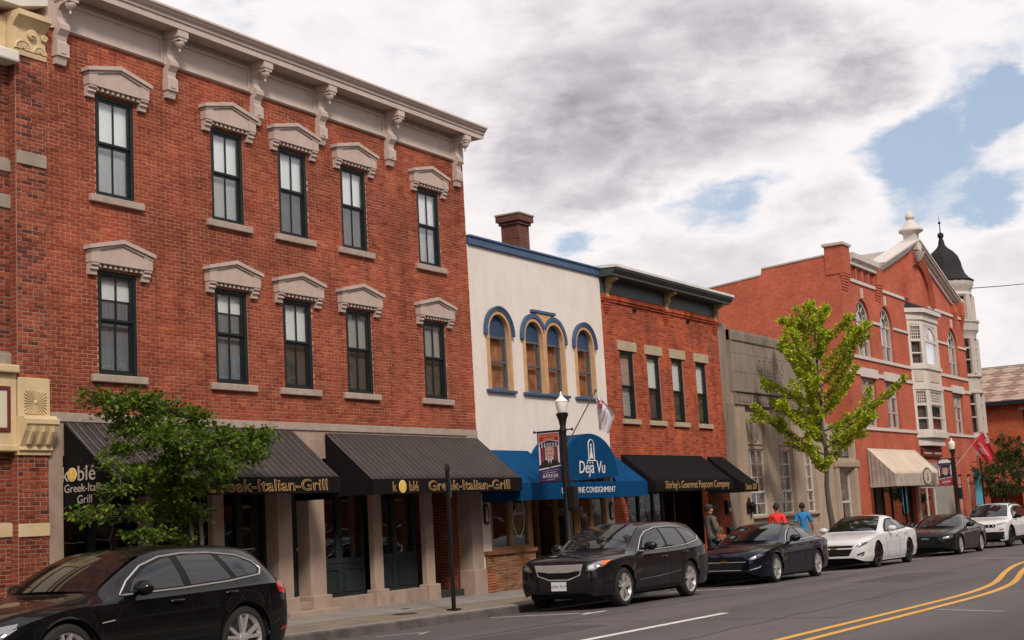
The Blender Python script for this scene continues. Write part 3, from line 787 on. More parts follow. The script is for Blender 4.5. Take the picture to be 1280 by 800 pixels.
# ================================================================ awnings
awn_brown = stripe_mat('brown_striped_canvas', (0.019, 0.0135, 0.013), (0.115, 0.09, 0.082), 0.165, 0.15, 0, line2=(0.058, 0.045, 0.042))
black_canvas = M('black_canvas', (0.006, 0.0052, 0.0056), 0.85, var=0.2, vs=3, spec=0.15)
gold = M('gold_lettering', (0.42, 0.25, 0.10), 0.5)
pale_letter = M('pale_lettering', (0.44, 0.38, 0.35), 0.6)
lemon = M('lemon_print', (0.72, 0.44, 0.03), 0.6, var=0.2, vs=30)
lemon_w = M('lemon_rind', (0.75, 0.62, 0.35), 0.6)
steel_dark = M('dark_metal', (0.015, 0.015, 0.016), 0.4, metal=0.6)
def sloped(name, label, x0, x1, zt, zf, yf, zv, mslope, mval, mside, scallop=0.0, sag=0.02, yw=-0.035, sides=(1, 1), group=None, sd=0.0):
    t = thing(name, label, 'awning', ((x0 + x1) / 2, yw, zv), group)
    nu, nv = 24, 6; mb = MB()
    for i in range(nu + 1):
        xx = x0 + (x1 - x0) * i / nu
        for j in range(nv + 1):
            u = j / nv; s = -sag * math.sin(math.pi * u) * (0.6 + 0.4 * math.cos(i * 1.7))
            mb.v.append((xx, yw + (yf - yw) * u, zt + (zf - zt) * u + s))
    n = nv + 1
    for i in range(nu):
        for j in range(nv): mb.f.append((i * n + j, i * n + j + 1, (i + 1) * n + j + 1, (i + 1) * n + j))
    c = build(mb, 'canopy', mslope, t, sm=30)
    md = c.modifiers.new('cloth', 'SOLIDIFY'); md.thickness = 0.01; md.offset = -1
    pts = [(x0, zf + 0.012), (x1, zf + 0.012)]
    if scallop:
        k = int(round((x1 - x0) / scallop)); w = (x1 - x0) / k
        for i in range(k):
            for q in range(6):
                a = math.pi * q / 6
                pts.append((x1 - w * i - w * (1 - math.cos(a)) / 2, zv + 0.04 - 0.05 * math.sin(a)))
        pts.append((x0, zv + 0.04))
    else: pts += [(x1, zv), (x0, zv)]
    build(MB().prism(pts, 'y', yf - 0.012, yf), 'valance', mval, t)
    for xx, on in ((x0, sides[0]), (x1, sides[1])):
        if on: build(MB().prism([(yw, zt - 0.01), (yf, zf - 0.005), (yf, zv), (yf * 0.9, zv - sd), (yw, zv - sd)], 'x', xx - 0.006, xx + 0.006), 'side_panel', mside, t)
    f = MB()
    f.tube([(x0 + 0.03, yf + 0.03, zv + 0.05), (x1 - 0.03, yf + 0.03, zv + 0.05)], 0.016)
    f.tube([(x0 + 0.03, yf + 0.03, zf - 0.05), (x1 - 0.03, yf + 0.03, zf - 0.05)], 0.016)
    for k in range(5):
        xx = x0 + 0.04 + (x1 - x0 - 0.08) * k / 4
        f.tube([(xx, yf + 0.03, zv + 0.05), (xx, yw + 0.01, zv + 0.05)], 0.014).tube([(xx, yf + 0.03, zf - 0.05), (xx, yw, zt - 0.06)], 0.014)
    build(f, 'frame', steel_dark, t)
    return t
aw1 = sloped('striped_awning', 'brown striped awning behind the small tree, with the lemon sign on its black side', 13.98, 19.03, 3.435, 2.55, -1.06, 2.29, awn_brown, black_canvas, black_canvas, group='striped restaurant awnings', sd=0.1)
aw2 = sloped('striped_awning', 'brown striped awning between the lamp post and the entry, lemon on its front edge', 19.95, 25.02, 3.405, 2.50, -1.07, 2.24, awn_brown, black_canvas, black_canvas, group='striped restaurant awnings')
def lemon_disc(par, c, r, face):
    n = 18
    for k, (rr, m, o) in enumerate(((r, lemon_w, 0.0), (r * 0.84, lemon, 0.004))):
        mb = MB(); pts = [(rr * math.cos(2 * math.pi * i / n), rr * 1.02 * math.sin(2 * math.pi * i / n)) for i in range(n)]
        if face == '-y': mb.prism([(c[0] + a, c[2] + b) for a, b in pts], 'y', c[1] - 0.004 - o, c[1] - o)
        else: mb.prism([(c[1] + a, c[2] + b) for a, b in pts], 'x', c[0] - 0.004 - o, c[0] - o)
        build(mb, 'lemon_emblem', m, par)
    mb = MB()
    for k in range(8):
        a = math.pi * k / 4; ca, sa = math.cos(a), math.sin(a)
        q = [(0.15 * r * ca - 0.03 * r * sa, 0.15 * r * sa + 0.03 * r * ca), (0.7 * r * ca - 0.03 * r * sa, 0.7 * r * sa + 0.03 * r * ca), (0.7 * r * ca + 0.03 * r * sa, 0.7 * r * sa - 0.03 * r * ca), (0.15 * r * ca + 0.03 * r * sa, 0.15 * r * sa - 0.03 * r * ca)]
        if face == '-y': mb.prism([(c[0] + u, c[2] + v) for u, v in q], 'y', c[1] - 0.012, c[1] - 0.008)
        else: mb.prism([(c[1] + u, c[2] + v) for u, v in q], 'x', c[0] - 0.012, c[0] - 0.008)
    build(mb, 'lemon_segments', lemon_w, par)
for t, xk, xg in ((aw1, 14.9, 17.2), (aw2, 20.85, 23.05)):
    yv = -1.085 if t is aw1 else -1.095; zv = 2.335 if t is aw1 else 2.285
    text('k', 0.25, gold, t, (xk - 0.30, yv, zv), outline=0.0045)
    lemon_disc(t, (xk - 0.04, yv + 0.01, zv + 0.085), 0.115, '-y')
    text('bl\u00e9', 0.26, gold, t, (xk + 0.30, yv, zv), outline=0.0045)
    text('Greek-Italian-Grill', 0.265, gold, t, (xg + 0.02, yv, zv), outline=0.0055, fit=2.9)
xs_ = 13.968
text('k', 0.31, pale_letter, aw1, (xs_, -0.055, 2.57), face='-x', extrude=0.002)
lemon_disc(aw1, (xs_ + 0.006, -0.20, 2.665), 0.098, '-x')
text('bl\u00e9', 0.31, pale_letter, aw1, (xs_, -0.50, 2.57), face='-x', extrude=0.002, xscale=1.05)
text('Greek-Italian', 0.17, pale_letter, aw1, (xs_, -0.48, 2.41), face='-x', extrude=0.002, xscale=1.0)
text('Grill', 0.17, pale_letter, aw1, (xs_, -0.46, 2.245), face='-x', extrude=0.002, xscale=1.05)
# ================================================================ LEFT NEIGHBOUR
cream = M('cream_stone', (0.60, 0.46, 0.27), 0.75, var=0.09, vs=3, bump=0.15, bs=40, dirt=((0.34, 0.25, 0.15), 4, 0.56, 0.35))
pale_paint = M('pale_paint', (0.66, 0.62, 0.57), 0.6, var=0.06, vs=3)
drab_stone = M('drab_stone', (0.30, 0.245, 0.195), 0.85, var=0.14, vs=4, bump=0.2, bs=50)
N = thing('corner_brick_building', 'red brick building with cream carved capital at the left edge', 'building', (11, 0.1, wz(11, 0)))
NY = 0.10
build(MB().wall(6.0, 13.17, 0.0, 9.2, NY + 0.006, 0.5, []), 'wall', mortar_n, N)
build(MB().wall(13.16, 13.695, -0.2, 8.82, -0.034, 0.5, []), 'pilaster', mortar_n, N)
bx('pilaster_return', side_brick, N, 13.148, 13.16, -0.03, NY + 0.1, -0.2, 8.8)
hN = [(6, 13.17, 7.04, 7.22), (6, 13.17, 6.50, 6.70), (6, 13.17, 4.22, 4.40), (6, 13.17, 3.05, 4.22), (6, 13.17, 1.82, 2.01)]
hP = [(13, 13.7, 7.16, 7.36), (13, 13.7, 2.95, 4.05), (13, 13.7, 1.81, 1.99)]
lay_bricks(N, brick_cells(11.6, 13.155, 0.35, 8.7, hN), NY + 0.006, 120, RAMP_N, 'clay_dusk')
lay_bricks(N, brick_cells(13.165, 13.69, 0.2, 8.80, hP), -0.034, 180, RAMP_N, 'clay_dusk')
for a, b, m in ((7.04, 7.22, drab_stone), (6.50, 6.70, drab_stone), (4.22, 4.40, drab_stone), (1.82, 2.01, cream)):
    bx('string_course', m, N, 6.0, 13.155, NY - 0.03, NY + 0.1, a, b, bevel=0.01)
bx('string_course', drab_stone, N, 13.163, 13.692, -0.065, 0.02, 7.16, 7.36, bevel=0.01)
bx('string_course', cream, N, 13.163, 13.692, -0.06, 0.02, 1.81, 1.99, bevel=0.008)
# carved block and console on the pilaster
bx('carved_block', cream, N, 13.15, 13.70, -0.075, 0.02, 3.50, 4.05, bevel=0.012)
sb = MB(); cx, cz = 13.43, 3.70
for k in range(28):
    a0, a1 = 2 * math.pi * k / 28, 2 * math.pi * (k + 0.5) / 28
    def edge(a):
        c, s = math.cos(a), math.sin(a); q = min(0.19 / max(abs(c), 1e-6), 0.165 / max(abs(s), 1e-6)); return (cx + c * q, cz + s * q)
    sb.prism([(cx + 0.04 * math.cos(a0), cz + 0.04 * math.sin(a0)), edge(a0), edge(a1), (cx + 0.04 * math.cos(a1), cz + 0.04 * math.sin(a1))], 'y', -0.095, -0.075)
sb.sphere((cx, -0.08, cz), 0.04, 0.03, 0.04)
build(sb, 'sunburst', cream, N)
build(MB().prism([(0.02, 2.95), (-0.07, 2.95), (-0.075, 3.0), (-0.11, 3.02), (-0.10, 3.07), (-0.13, 3.13), (-0.21, 3.28), (-0.24, 3.36), (-0.26, 3.38), (-0.26, 3.45), (-0.20, 3.47), (-0.19, 3.503), (0.02, 3.503)], 'x', 13.14, 13.715), 'console', cream, N, bevel=0.006)
for k in range(3):
    xx = 13.26 + 0.17 * k
    build(MB().prism([(-0.13, 3.10), (-0.165, 3.10), (-0.25, 3.27), (-0.255, 3.34), (-0.2, 3.34)], 'x', xx - 0.025, xx + 0.025), 'console_fluting', cream, N)
# shop sign frieze to the left
bx('sign_frieze', cream, N, 6, 13.14, NY - 0.14, NY + 0.05, 3.10, 4.10, bevel=0.01)
bx('sign_cornice', cream, N, 6, 13.145, NY - 0.22, NY + 0.05, 4.10, 4.215, bevel=0.02)
bx('sign_sill', cream, N, 6, 13.145, NY - 0.17, NY + 0.05, 3.0, 3.10, bevel=0.02)
sf = M('oxblood_paint', (0.13, 0.02, 0.018), 0.5)
f = MB(); f.box(8, 13.02, NY - 0.165, NY - 0.14, 3.28, 3.33).box(8, 13.02, NY - 0.165, NY - 0.14, 3.86, 3.91).box(12.97, 13.02, NY - 0.165, NY - 0.14, 3.33, 3.86)
so = build(f, 'sign_frame', sf, N)
bx('sign_board', M('cream_board', (0.62, 0.55, 0.42), 0.6), so, 8, 12.97, NY - 0.15, NY - 0.141, 3.33, 3.86)
# capital
cap = MB()
cap.prism([(0.3, 8.80), (-0.06, 8.80), (-0.07, 8.86), (-0.045, 8.88), (-0.045, 9.22), (-0.10, 9.28), (-0.16, 9.34), (-0.20, 9.36), (-0.20, 9.44), (0.3, 9.44)], 'x', 13.10, 13.70)
co = build(cap, 'capital', cream, N)
orn = MB()
def fan(cx_, r):
    for k in range(7):
        a0, a1 = math.pi * k / 7, math.pi * (k + 0.75) / 7
        orn.prism([(cx_ + 0.2 * r * math.cos(a0), 8.885 + 0.2 * r * math.sin(a0)), (cx_ + r * 0.8 * math.cos(a0), 8.885 + r * 0.8 * math.sin(a0)), (cx_ + r * 0.8 * math.cos(a1), 8.885 + r * 0.8 * math.sin(a1)), (cx_ + 0.2 * r * math.cos(a1), 8.885 + 0.2 * r * math.sin(a1))], 'y', -0.075, -0.045)
    orn.tube([(cx_ + r * math.cos(math.pi * k / 10), -0.06, 8.885 + r * math.sin(math.pi * k / 10)) for k in range(11)], 0.022)
fan(13.28, 0.14); fan(13.58, 0.11)
orn.lathe([(0.001, -0.10), (0.075, -0.10), (0.085, -0.045)], (13.43, 0, 9.15), 12, 'y'); orn.box(13.395, 13.465, -0.125, -0.10, 9.115, 9.185)
orn.tube([(13.66 + 0.055 * math.cos(a * 0.5) * (1 - a / 26), -0.07, 9.14 + 0.055 * math.sin(a * 0.5) * (1 - a / 26)) for a in range(22)], 0.018)
build(orn, 'carving', cream, co, sm=50)
bx('entablature', pale_paint, N, 6, 13.13, NY - 0.28, NY + 0.1, 8.62, 8.80, bevel=0.03)
bx('attic', cream, N, 6, 13.09, NY - 0.02, NY + 0.35, 8.80, 9.36)
build(MB().box(13.10, 13.69, 0.15, 0.5, 9.44, 9.62), 'parapet_brick', side_brick, N)
build(MB().prism([(6.0, 9.30), (13.2, 9.52), (13.69, 9.66), (13.69, 9.80), (13.2, 9.70), (6.0, 9.46)], 'y', -0.12, 0.6), 'coping', pale_paint, N)
bx('party_wall', side_brick, N, 6.0, 13.69, 0.5, 12, -0.4, 9.25)

# ================================================================ WHITE STUCCO BUILDING (consignment shop)
BX0, BX1 = 25.06, 31.145
B = thing('white_building', 'two-storey white stucco building with blue-hooded arched windows and a brick chimney', 'building', (28.1, 0, wz(28.1, 0)))
stucco = M('white_stucco', (0.72, 0.65, 0.60), 0.9, var=0.05, vs=2.0, bump=0.5, bs=22, dirt=((0.52, 0.46, 0.42), 1.3, 0.55, 0.3), stretch=(1.2, 1, 0.5))
blue_trim = M('blue_trim', (0.042, 0.085, 0.18), 0.6, var=0.16, vs=4, dirt=((0.16, 0.20, 0.26), 7, 0.56, 0.5))
blue_panel = M('blue_panel', (0.018, 0.048, 0.115), 0.6, var=0.15, vs=5)
tan_frame = M('tan_frame', (0.52, 0.31, 0.155), 0.6, var=0.12, vs=4, dirt=((0.33, 0.2, 0.1), 6, 0.55, 0.4))
slate_frame = M('slate_frame', (0.085, 0.09, 0.10), 0.5, var=0.15, vs=5)
BYF = 0.0
wins = [(26.13, 0.50), (27.64, 0.475), (28.60, 0.475), (30.08, 0.49)]
SPR = 5.75
hB = [(c - r, c + r, 4.49, SPR + r) for c, r in wins] + [(25.42, 30.75, -1, 2.75)]
wb = MB().wall(BX0, BX1, 0.0, 7.62, BYF, 0.32, hB)
for c, r in wins: spandrel(wb, c - r, c + r, SPR, SPR + r, BYF + 0.0015, 0.318)
build(wb, 'wall', stucco, B)
def ring(cx_, cz_, r0, r1, a0, a1, y0, y1, n=18, leg0=None, leg1=None):
    mb = MB(); o = arc(cx_, cz_, r1, a0, a1, n); i_ = arc(cx_, cz_, r0, a0, a1, n)
    if leg0 is not None: o = [(o[0][0], leg0)] + o; i_ = [(i_[0][0], leg0)] + i_
    if leg1 is not None: o = o + [(o[-1][0], leg1)]; i_ = i_ + [(i_[-1][0], leg1)]
    m = len(o); vs = [(p[0], y, p[1]) for y in (y0, y1) for p in o] + [(p[0], y, p[1]) for y in (y0, y1) for p in i_]
    fs = []
    for k in range(m - 1):
        fs += [(k, 2 * m + k, 2 * m + k + 1, k + 1), (m + k, m + k + 1, 3 * m + k + 1, 3 * m + k), (k, k + 1, m + k + 1, m + k), (2 * m + k, 3 * m + k, 3 * m + k + 1, 2 * m + k + 1)]
    fs += [(0, m, 3 * m, 2 * m), (m - 1, 3 * m - 1, 4 * m - 1, 2 * m - 1)]
    return mb.add(vs, fs)
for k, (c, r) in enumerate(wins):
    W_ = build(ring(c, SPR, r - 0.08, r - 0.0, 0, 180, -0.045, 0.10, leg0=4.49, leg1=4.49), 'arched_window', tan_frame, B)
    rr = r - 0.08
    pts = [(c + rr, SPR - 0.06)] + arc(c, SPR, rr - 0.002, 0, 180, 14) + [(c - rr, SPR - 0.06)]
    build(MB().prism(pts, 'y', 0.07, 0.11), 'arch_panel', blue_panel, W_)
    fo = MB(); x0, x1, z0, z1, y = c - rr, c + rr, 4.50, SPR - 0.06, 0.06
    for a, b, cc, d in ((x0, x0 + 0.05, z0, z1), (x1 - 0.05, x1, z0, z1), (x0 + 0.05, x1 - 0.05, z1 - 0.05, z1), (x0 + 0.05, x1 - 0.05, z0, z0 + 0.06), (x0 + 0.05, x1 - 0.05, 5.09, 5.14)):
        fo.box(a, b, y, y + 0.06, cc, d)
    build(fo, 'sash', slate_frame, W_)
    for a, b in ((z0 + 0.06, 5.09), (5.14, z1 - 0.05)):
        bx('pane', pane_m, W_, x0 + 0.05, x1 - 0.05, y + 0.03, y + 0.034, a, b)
    bx('curtain', M('brick_reflection_sheet', (0.40, 0.15, 0.07), 0.9, var=0.4, vs=3), W_, x0, x1, 0.19, 0.196, 4.5, z1)  # brick reflection in the panes, put into the colour of a sheet behind
for c, r in (wins[0], wins[3]):
    build(ring(c, SPR + 0.0, r + 0.004, r + 0.092, 0, 180, -0.07, 0.0, leg0=SPR - 0.05, leg1=SPR - 0.05), 'arch_hood', blue_trim, B)
    build(ring(c, SPR + 0.0, r + 0.06, r + 0.105, 0, 180, -0.09, -0.07, leg0=SPR - 0.05, leg1=SPR - 0.05), 'hood_lip', blue_trim, B)
    bx('window_sill', blue_trim, B, c - 0.59, c + 0.59, -0.08, 0.06, 4.425, 4.487, bevel=0.008)
c1, c2 = wins[1][0], wins[2][0]; cm = (c1 + c2) / 2
a1 = math.degrees(math.acos(min(1, (cm - c1) / 0.54)))
build(ring(c1, SPR, 0.479, 0.575, a1 + 2, 180, -0.07, 0.0, leg1=SPR - 0.05), 'arch_hood', blue_trim, B)
build(ring(c2, SPR, 0.479, 0.575, 0, 178 - a1, -0.068, 0.0, leg0=SPR - 0.05), 'arch_hood', blue_trim, B)
bx('hood_cap', blue_trim, B, cm - 0.54, cm + 0.54, -0.08, 0.0, 6.36, 6.43, bevel=0.008)
build(MB().prism([(cm - 0.36, 6.36), (cm + 0.36, 6.36), (cm, 5.93)], 'y', -0.05, 0.0), 'hood_infill', tan_frame, B)
bx('window_sill', blue_trim, B, c1 - 0.56, c2 + 0.56, -0.08, 0.06, 4.425, 4.487, bevel=0.008)
bx('coping', blue_trim, B, BX0 + 0.005, BX1 - 0.005, -0.06, 0.36, 7.62, 7.78, bevel=0.012)
bx('coping_lip', blue_trim, B, BX0 + 0.005, BX1 - 0.005, -0.09, 0.38, 7.78, 7.83, bevel=0.01)
chb = brick_wall_mat('chimney_brick', (0.23, 0.062, 0.04), (0.14, 0.042, 0.032), (0.17, 0.12, 0.10), 'sum', 0.2, 0.066, 0.011, 0.35)
ch = MB().box(28.12, 28.62, 0.50, 0.98, 7.3, 8.62).box(28.08, 28.66, 0.46, 1.02, 8.62, 8.70).box(28.03, 28.71, 0.41, 1.07, 8.70, 8.85)
cho = build(ch, 'chimney', chb, B)
bx('chimney_cap', drab_stone, cho, 28.01, 28.73, 0.39, 1.09, 8.85, 8.885)
bx('roof_vent', chb, B, 29.7, 29.95, 0.5, 0.75, 7.4, 7.98)
bd = MB().box(BX0, BX0 + 0.2, 0.33, 11, -0.5, 7.5).box(BX1 - 0.2, BX1, 0.33, 11, -0.5, 7.5).box(BX0 + 0.2, BX1 - 0.2, 10.8, 11, -0.5, 7.5)
build(bd, 'party_wall', side_brick, B)
bx('roof', roof_grey, B, BX0, BX1, 0.33, 11, 7.4, 7.5)
build(MB().box(BX0 + 0.2, BX1 - 0.2, 2.5, 2.6, 3.4, 7.4).box(BX0 + 0.2, BX1 - 0.2, 0.33, 2.5, 3.3, 3.4), 'room_partition', dark_room, B)
build(MB().box(BX0 + 0.2, BX1 - 0.2, 4.2, 4.3, -0.2, 3.3).box(BX0 + 0.2, BX1 - 0.2, 0.1, 4.2, -0.3, 0.16).box(BX0 + 0.2, BX1 - 0.2, 0.33, 4.2, 3.0, 3.1), 'shop_shell', dim_room, B)
# shopfront: timber posts, brick stall riser, recessed door
oak = M('golden_oak', (0.30, 0.155, 0.06), 0.55, var=0.25, vs=9, stretch=(4, 4, 0.4))
bulk = MB().box(25.42, 27.12, -0.06, 0.25, -0.2, 0.985)
build(bulk, 'stall_riser', mortar_n, B)
lay_bricks(B, brick_cells(25.12, 27.1, 0.05, 0.93, [], header=0), -0.06, 0, RAMP_T, 'clay_tan', depth=0.02)
build(MB().box(25.10, 27.14, -0.12, 0.2, 0.935, 1.02), 'riser_cap', brick_piece_mat('clay_tan_brick', RAMP_T, False), B, bevel=0.01)
def timber_window(x0, x1, z0, z1, y, mids):
    m = MB(); xs = [x0] + mids + [x1]
    for xx in xs: m.box(xx - 0.055, xx + 0.055, y, y + 0.11, z0, z1)
    m.box(x0 + 0.055, x1 - 0.055, y + 0.005, y + 0.105, z0, z0 + 0.07).box(x0 + 0.055, x1 - 0.055, y + 0.005, y + 0.105, z1 - 0.1, z1)
    o = build(m, 'shop_window', oak, B)
    for a, b in zip(xs[:-1], xs[1:]): bx('pane', shop_glass, o, a + 0.056, b - 0.056, y + 0.05, y + 0.056, z0 + 0.07, z1 - 0.1)
    return o
ow = timber_window(25.48, 27.05, 1.02, 2.7, 0.02, [26.28])
timber_window(29.35, 30.72, 1.0, 2.7, 0.02, [30.02])
build(MB().box(29.3, 30.75, -0.04, 0.25, -0.2, 1.0), 'stall_riser', brick_piece_mat('clay_tan_brick', RAMP_T, False), B)
for xx in (27.10, 29.25):
    for yy in (0.02, 0.56, 1.1): bx('entry_post', oak, B, xx, xx + 0.09, yy, yy + 0.09, -0.1, 2.75)
    bx('entry_riser', oak, B, xx + 0.01, xx + 0.08, 0.112, 1.098, -0.1, 0.75)
    bx('entry_pane', shop_glass, B, xx + 0.04, xx + 0.046, 0.112, 1.098, 0.76, 2.7)
bx('entry_post', oak, B, 27.98, 28.06, 1.1, 1.2, 0.1, 2.75)
mq = thing('mannequin', 'dressed shop mannequin behind the consignment shop glass', 'mannequin', (29.9, 0.8, 0.17))
build(MB().lathe([(0.16, 0.55), (0.22, 0.9), (0.13, 1.15), (0.2, 1.42), (0.06, 1.52), (0.05, 1.58), (0.09, 1.66), (0.08, 1.76), (0.02, 1.8)], (29.9, 0.8, 0), 12), 'figure', M('mannequin_navy', (0.02, 0.025, 0.05), 0.8), mq, sm=60)
build(MB().tube([(29.9, 0.8, 0.17), (29.9, 0.8, 0.6)], 0.02, 6).lathe([(0.18, 0.17), (0.17, 0.19)], (29.9, 0.8, 0), 12), 'stand', steel_dark, mq)
build(MB().lathe([(0.1, 1.68), (0.2, 1.70), (0.2, 1.72), (0.1, 1.74), (0.08, 1.84), (0.02, 1.86)], (29.9, 0.8, 0), 12), 'hat', M('straw_hat', (0.5, 0.38, 0.22), 0.8), mq)
dm = MB().box(28.1, 28.95, 1.14, 1.19, 0.12, 0.5).box(28.1, 28.18, 1.14, 1.19, 0.5, 2.4).box(28.87, 28.95, 1.14, 1.19, 0.5, 2.4).box(28.18, 28.87, 1.14, 1.19, 2.3, 2.4)
dd = build(dm, 'door', oak, B); bx('door_glass', shop_glass, dd, 28.18, 28.87, 1.16, 1.166, 0.5, 2.3)
# painted oval on the glass, emblem plaques on the piers
ov = MB().tube([(26.67 + 0.26 * math.cos(2 * math.pi * k / 28), 0.065, 1.78 + 0.50 * math.sin(2 * math.pi * k / 28)) for k in range(28)], 0.012, 5, True)
whitep = M('white_print', (0.72, 0.70, 0.68), 0.6)
build(ov, 'oval_decal', whitep, ow)
text('BOUTIQUE', 0.09, whitep, ow, (26.67, 0.066, 1.75), extrude=0.001)
def plaque(x_, z_):
    pts = arc(x_, z_ + 0.14, 0.085, 0, 180, 8) + arc(x_, z_ - 0.14, 0.085, 180, 360, 8)
    t = thing('emblem_plaque', PL.pop(0), 'plaque', (x_, -0.03, z_ - 0.23), 'emblem plaques on the white building')
    build(MB().prism(pts, 'y', -0.04, -0.002), 'board', M('plaque_black', (0.012, 0.012, 0.013), 0.4), t)
    build(MB().prism([(x_ - 0.02, z_ + 0.10), (x_ + 0.02, z_ + 0.10), (x_ + 0.025, z_ - 0.02), (x_ + 0.05, z_ - 0.16), (x_ - 0.05, z_ - 0.16), (x_ - 0.025, z_ - 0.02)], 'y', -0.044, -0.041).sphere((x_, -0.042, z_ + 0.13), 0.022, 0.004, 0.022), 'figure', whitep, t)
PL = ['black rounded emblem plaque on the white pier nearest the striped awning', 'black rounded emblem plaque on the white pier beside the popcorn shop']
plaque(25.23, 1.80); plaque(30.95, 1.72)
# things seen through the glass
lampm = M('lamp_glow', (0.9, 0.75, 0.5), 0.5, emit=(1.0, 0.78, 0.45, 2.2))
for x_, y_, z_, lb in ((28.0, 2.2, 1.55, 'small lit pendant lamp inside the consignment shop doorway'), (29.9, 1.2, 2.18, 'lit pendant lamp behind the consignment shop window')):
    t = thing('pendant_lamp', lb, 'lamp', (x_, y_, z_))
    build(MB().lathe([(0.10, z_), (0.12, z_ + 0.05), (0.05, z_ + 0.14), (0.02, z_ + 0.16)], (x_, y_, 0), 12), 'lamp_shade', lampm, t, sm=50)
    build(MB().tube([(x_, y_, z_ + 0.15), (x_, y_, 3.0)], 0.006), 'cord', steel_dark, t)
# blue awning with a domed centre
blue_canvas = M('blue_canvas', (0.002, 0.05, 0.145), 0.85, var=0.12, vs=1.5, spec=0.08)
AWB = thing('blue_awning', 'bright blue shop awning with a domed centre and white lettering', 'awning', (28.2, -0.5, 2.05))
yf, yw = -0.96, -0.03
for a, b in ((25.10, 27.08), (29.52, 31.10)):
    m = MB()
    for i in range(9):
        xx = a + (b - a) * i / 8
        for j in range(5):
            u = j / 4; m.v.append((xx, yw + (yf - yw) * u, 3.16 + (2.40 - 3.16) * u - 0.012 * math.sin(math.pi * u)))
    for i in range(8):
        for j in range(4): m.f.append((i * 5 + j, i * 5 + j + 1, (i + 1) * 5 + j + 1, (i + 1) * 5 + j))
    build(m, 'canopy', blue_canvas, AWB, sm=30)
dcx, drx = 28.3, 1.3
prof = [(dcx + drx * math.cos(R(k)), 2.40 + 1.10 * (max(0.0, math.sin(R(k))) ** 0.8)) for k in range(180, -1, -8)] 
m = MB()
for (px, pz) in prof:
    for j in range(5):
        u = j / 4; m.v.append((px, yw + (yf - yw) * u, pz))
for i in range(len(prof) - 1):
    for j in range(4): m.f.append((i * 5 + j, i * 5 + j + 1, (i + 1) * 5 + j + 1, (i + 1) * 5 + j))
build(m, 'dome', blue_canvas, AWB, sm=40)
build(MB().prism(prof, 'y', yf - 0.006, yf), 'dome_front', blue_canvas, AWB)
build(MB().prism([(25.10, 2.405), (31.10, 2.405), (31.10, 2.04), (25.10, 2.04)], 'y', yf - 0.014, yf), 'valance', blue_canvas, AWB)
for xx in (25.10, 31.10): build(MB().prism([(yw, 3.15), (yf, 2.395), (yf, 2.04), (yw, 2.04)], 'x', xx - 0.005, xx + 0.005), 'side_panel', blue_canvas, AWB)
yl_ = yf - 0.018
text('D\u00e9j\u00e0 Vu', 0.40, whitep, AWB, (28.32, yl_ + 0.006, 2.60), extrude=0.002, xscale=0.98, shear=0.15)
text_words("LADIES FINE CONSIGNMENT", 0.185, whitep, AWB, (28.12, yl_, 2.16), 2.55, extrude=0.002)
em = MB(); ex, ez = 28.32, 3.10
em.tube([(ex - 0.13, yl_, ez - 0.22), (ex - 0.13, yl_, ez + 0.13)] + [(ex + 0.13 * math.cos(R(k)), yl_, ez + 0.13 + 0.13 * math.sin(R(k))) for k in range(165, 0, -15)] + [(ex + 0.13, yl_, ez + 0.13), (ex + 0.13, yl_, ez - 0.22)], 0.012, 5)
em.tube([(ex - 0.2, yl_, ez - 0.22), (ex + 0.2, yl_, ez - 0.22)], 0.014, 5)
em.prism([(ex - 0.02, ez + 0.09), (ex + 0.02, ez + 0.09), (ex + 0.03, ez - 0.02), (ex + 0.08, ez - 0.17), (ex - 0.08, ez - 0.17), (ex - 0.03, ez - 0.02)], 'y', yl_ - 0.004, yl_ + 0.006).sphere((ex, yl_, ez + 0.13), 0.03, 0.008, 0.035)
build(em, 'emblem', whitep, AWB)
fr_ = MB().tube([(25.12, yf + 0.03, 2.08), (31.08, yf + 0.03, 2.08)], 0.016)
for xx in (25.2, 26.6, 28.05, 29.6, 31.0): fr_.tube([(xx, yf + 0.03, 2.08), (xx, -0.02, 2.08)], 0.014)
build(fr_, 'frame', steel_dark, AWB)

# ================================================================ POPCORN BUILDING
CX0, CX1 = 31.16, 38.52
C_ = thing('popcorn_shop_building', 'two-storey orange-red brick building with dark cornice above the black awnings', 'building', (34.8, 0, wz(34.8, 0)))
lintel = M('tan_lintel', (0.40, 0.315, 0.215), 0.85, var=0.1, vs=3, bump=0.2, bs=40)
wc = [(32.02, 32.80), (33.58, 34.36), (35.12, 35.87), (36.73, 37.46)]
hC = [(a, b, 4.03, 5.80) for a, b in wc] + [(32.92, 33.24, 6.84, 6.98), (36.30, 36.62, 6.84, 6.98), (31.9, 36.5, -1, 2.9), (36.95, 37.75, -1, 2.7)]
build(MB().wall(CX0, CX1, -0.3, 7.72, 0.006, 0.33, hC), 'wall', mortar_c, C_)
lay_bricks(C_, brick_cells(CX0, CX1, 0.0, 7.5, hC, course=0.064, length=0.205, header=0), 0.006, 0, RAMP_C, 'clay_orange', proud=0.005)
topC = [M('pink_curtain', (0.52, 0.36, 0.30), 0.9, var=0.2, vs=5), blind_w, blind_w, blind_w]  # white ones added to give upper panes the pale sky reflection as colour
for k, (a, b) in enumerate(wc):
    sash_window(C_, a, b, 4.03, 5.80, y=0.04, fw=0.07, lites=1, meet=0.48, top=topC[k], low=blind_g if k == 0 else blind_d, name='window', dep=0.12, back=0.09)
    bx('lintel', lintel, C_, a - 0.13, b + 0.16, -0.03, 0.2, 5.80, 6.05, bevel=0.01)
    bx('window_sill', lintel, C_, a - 0.1, b + 0.1, -0.07, 0.15, 3.90, 4.028, bevel=0.01)
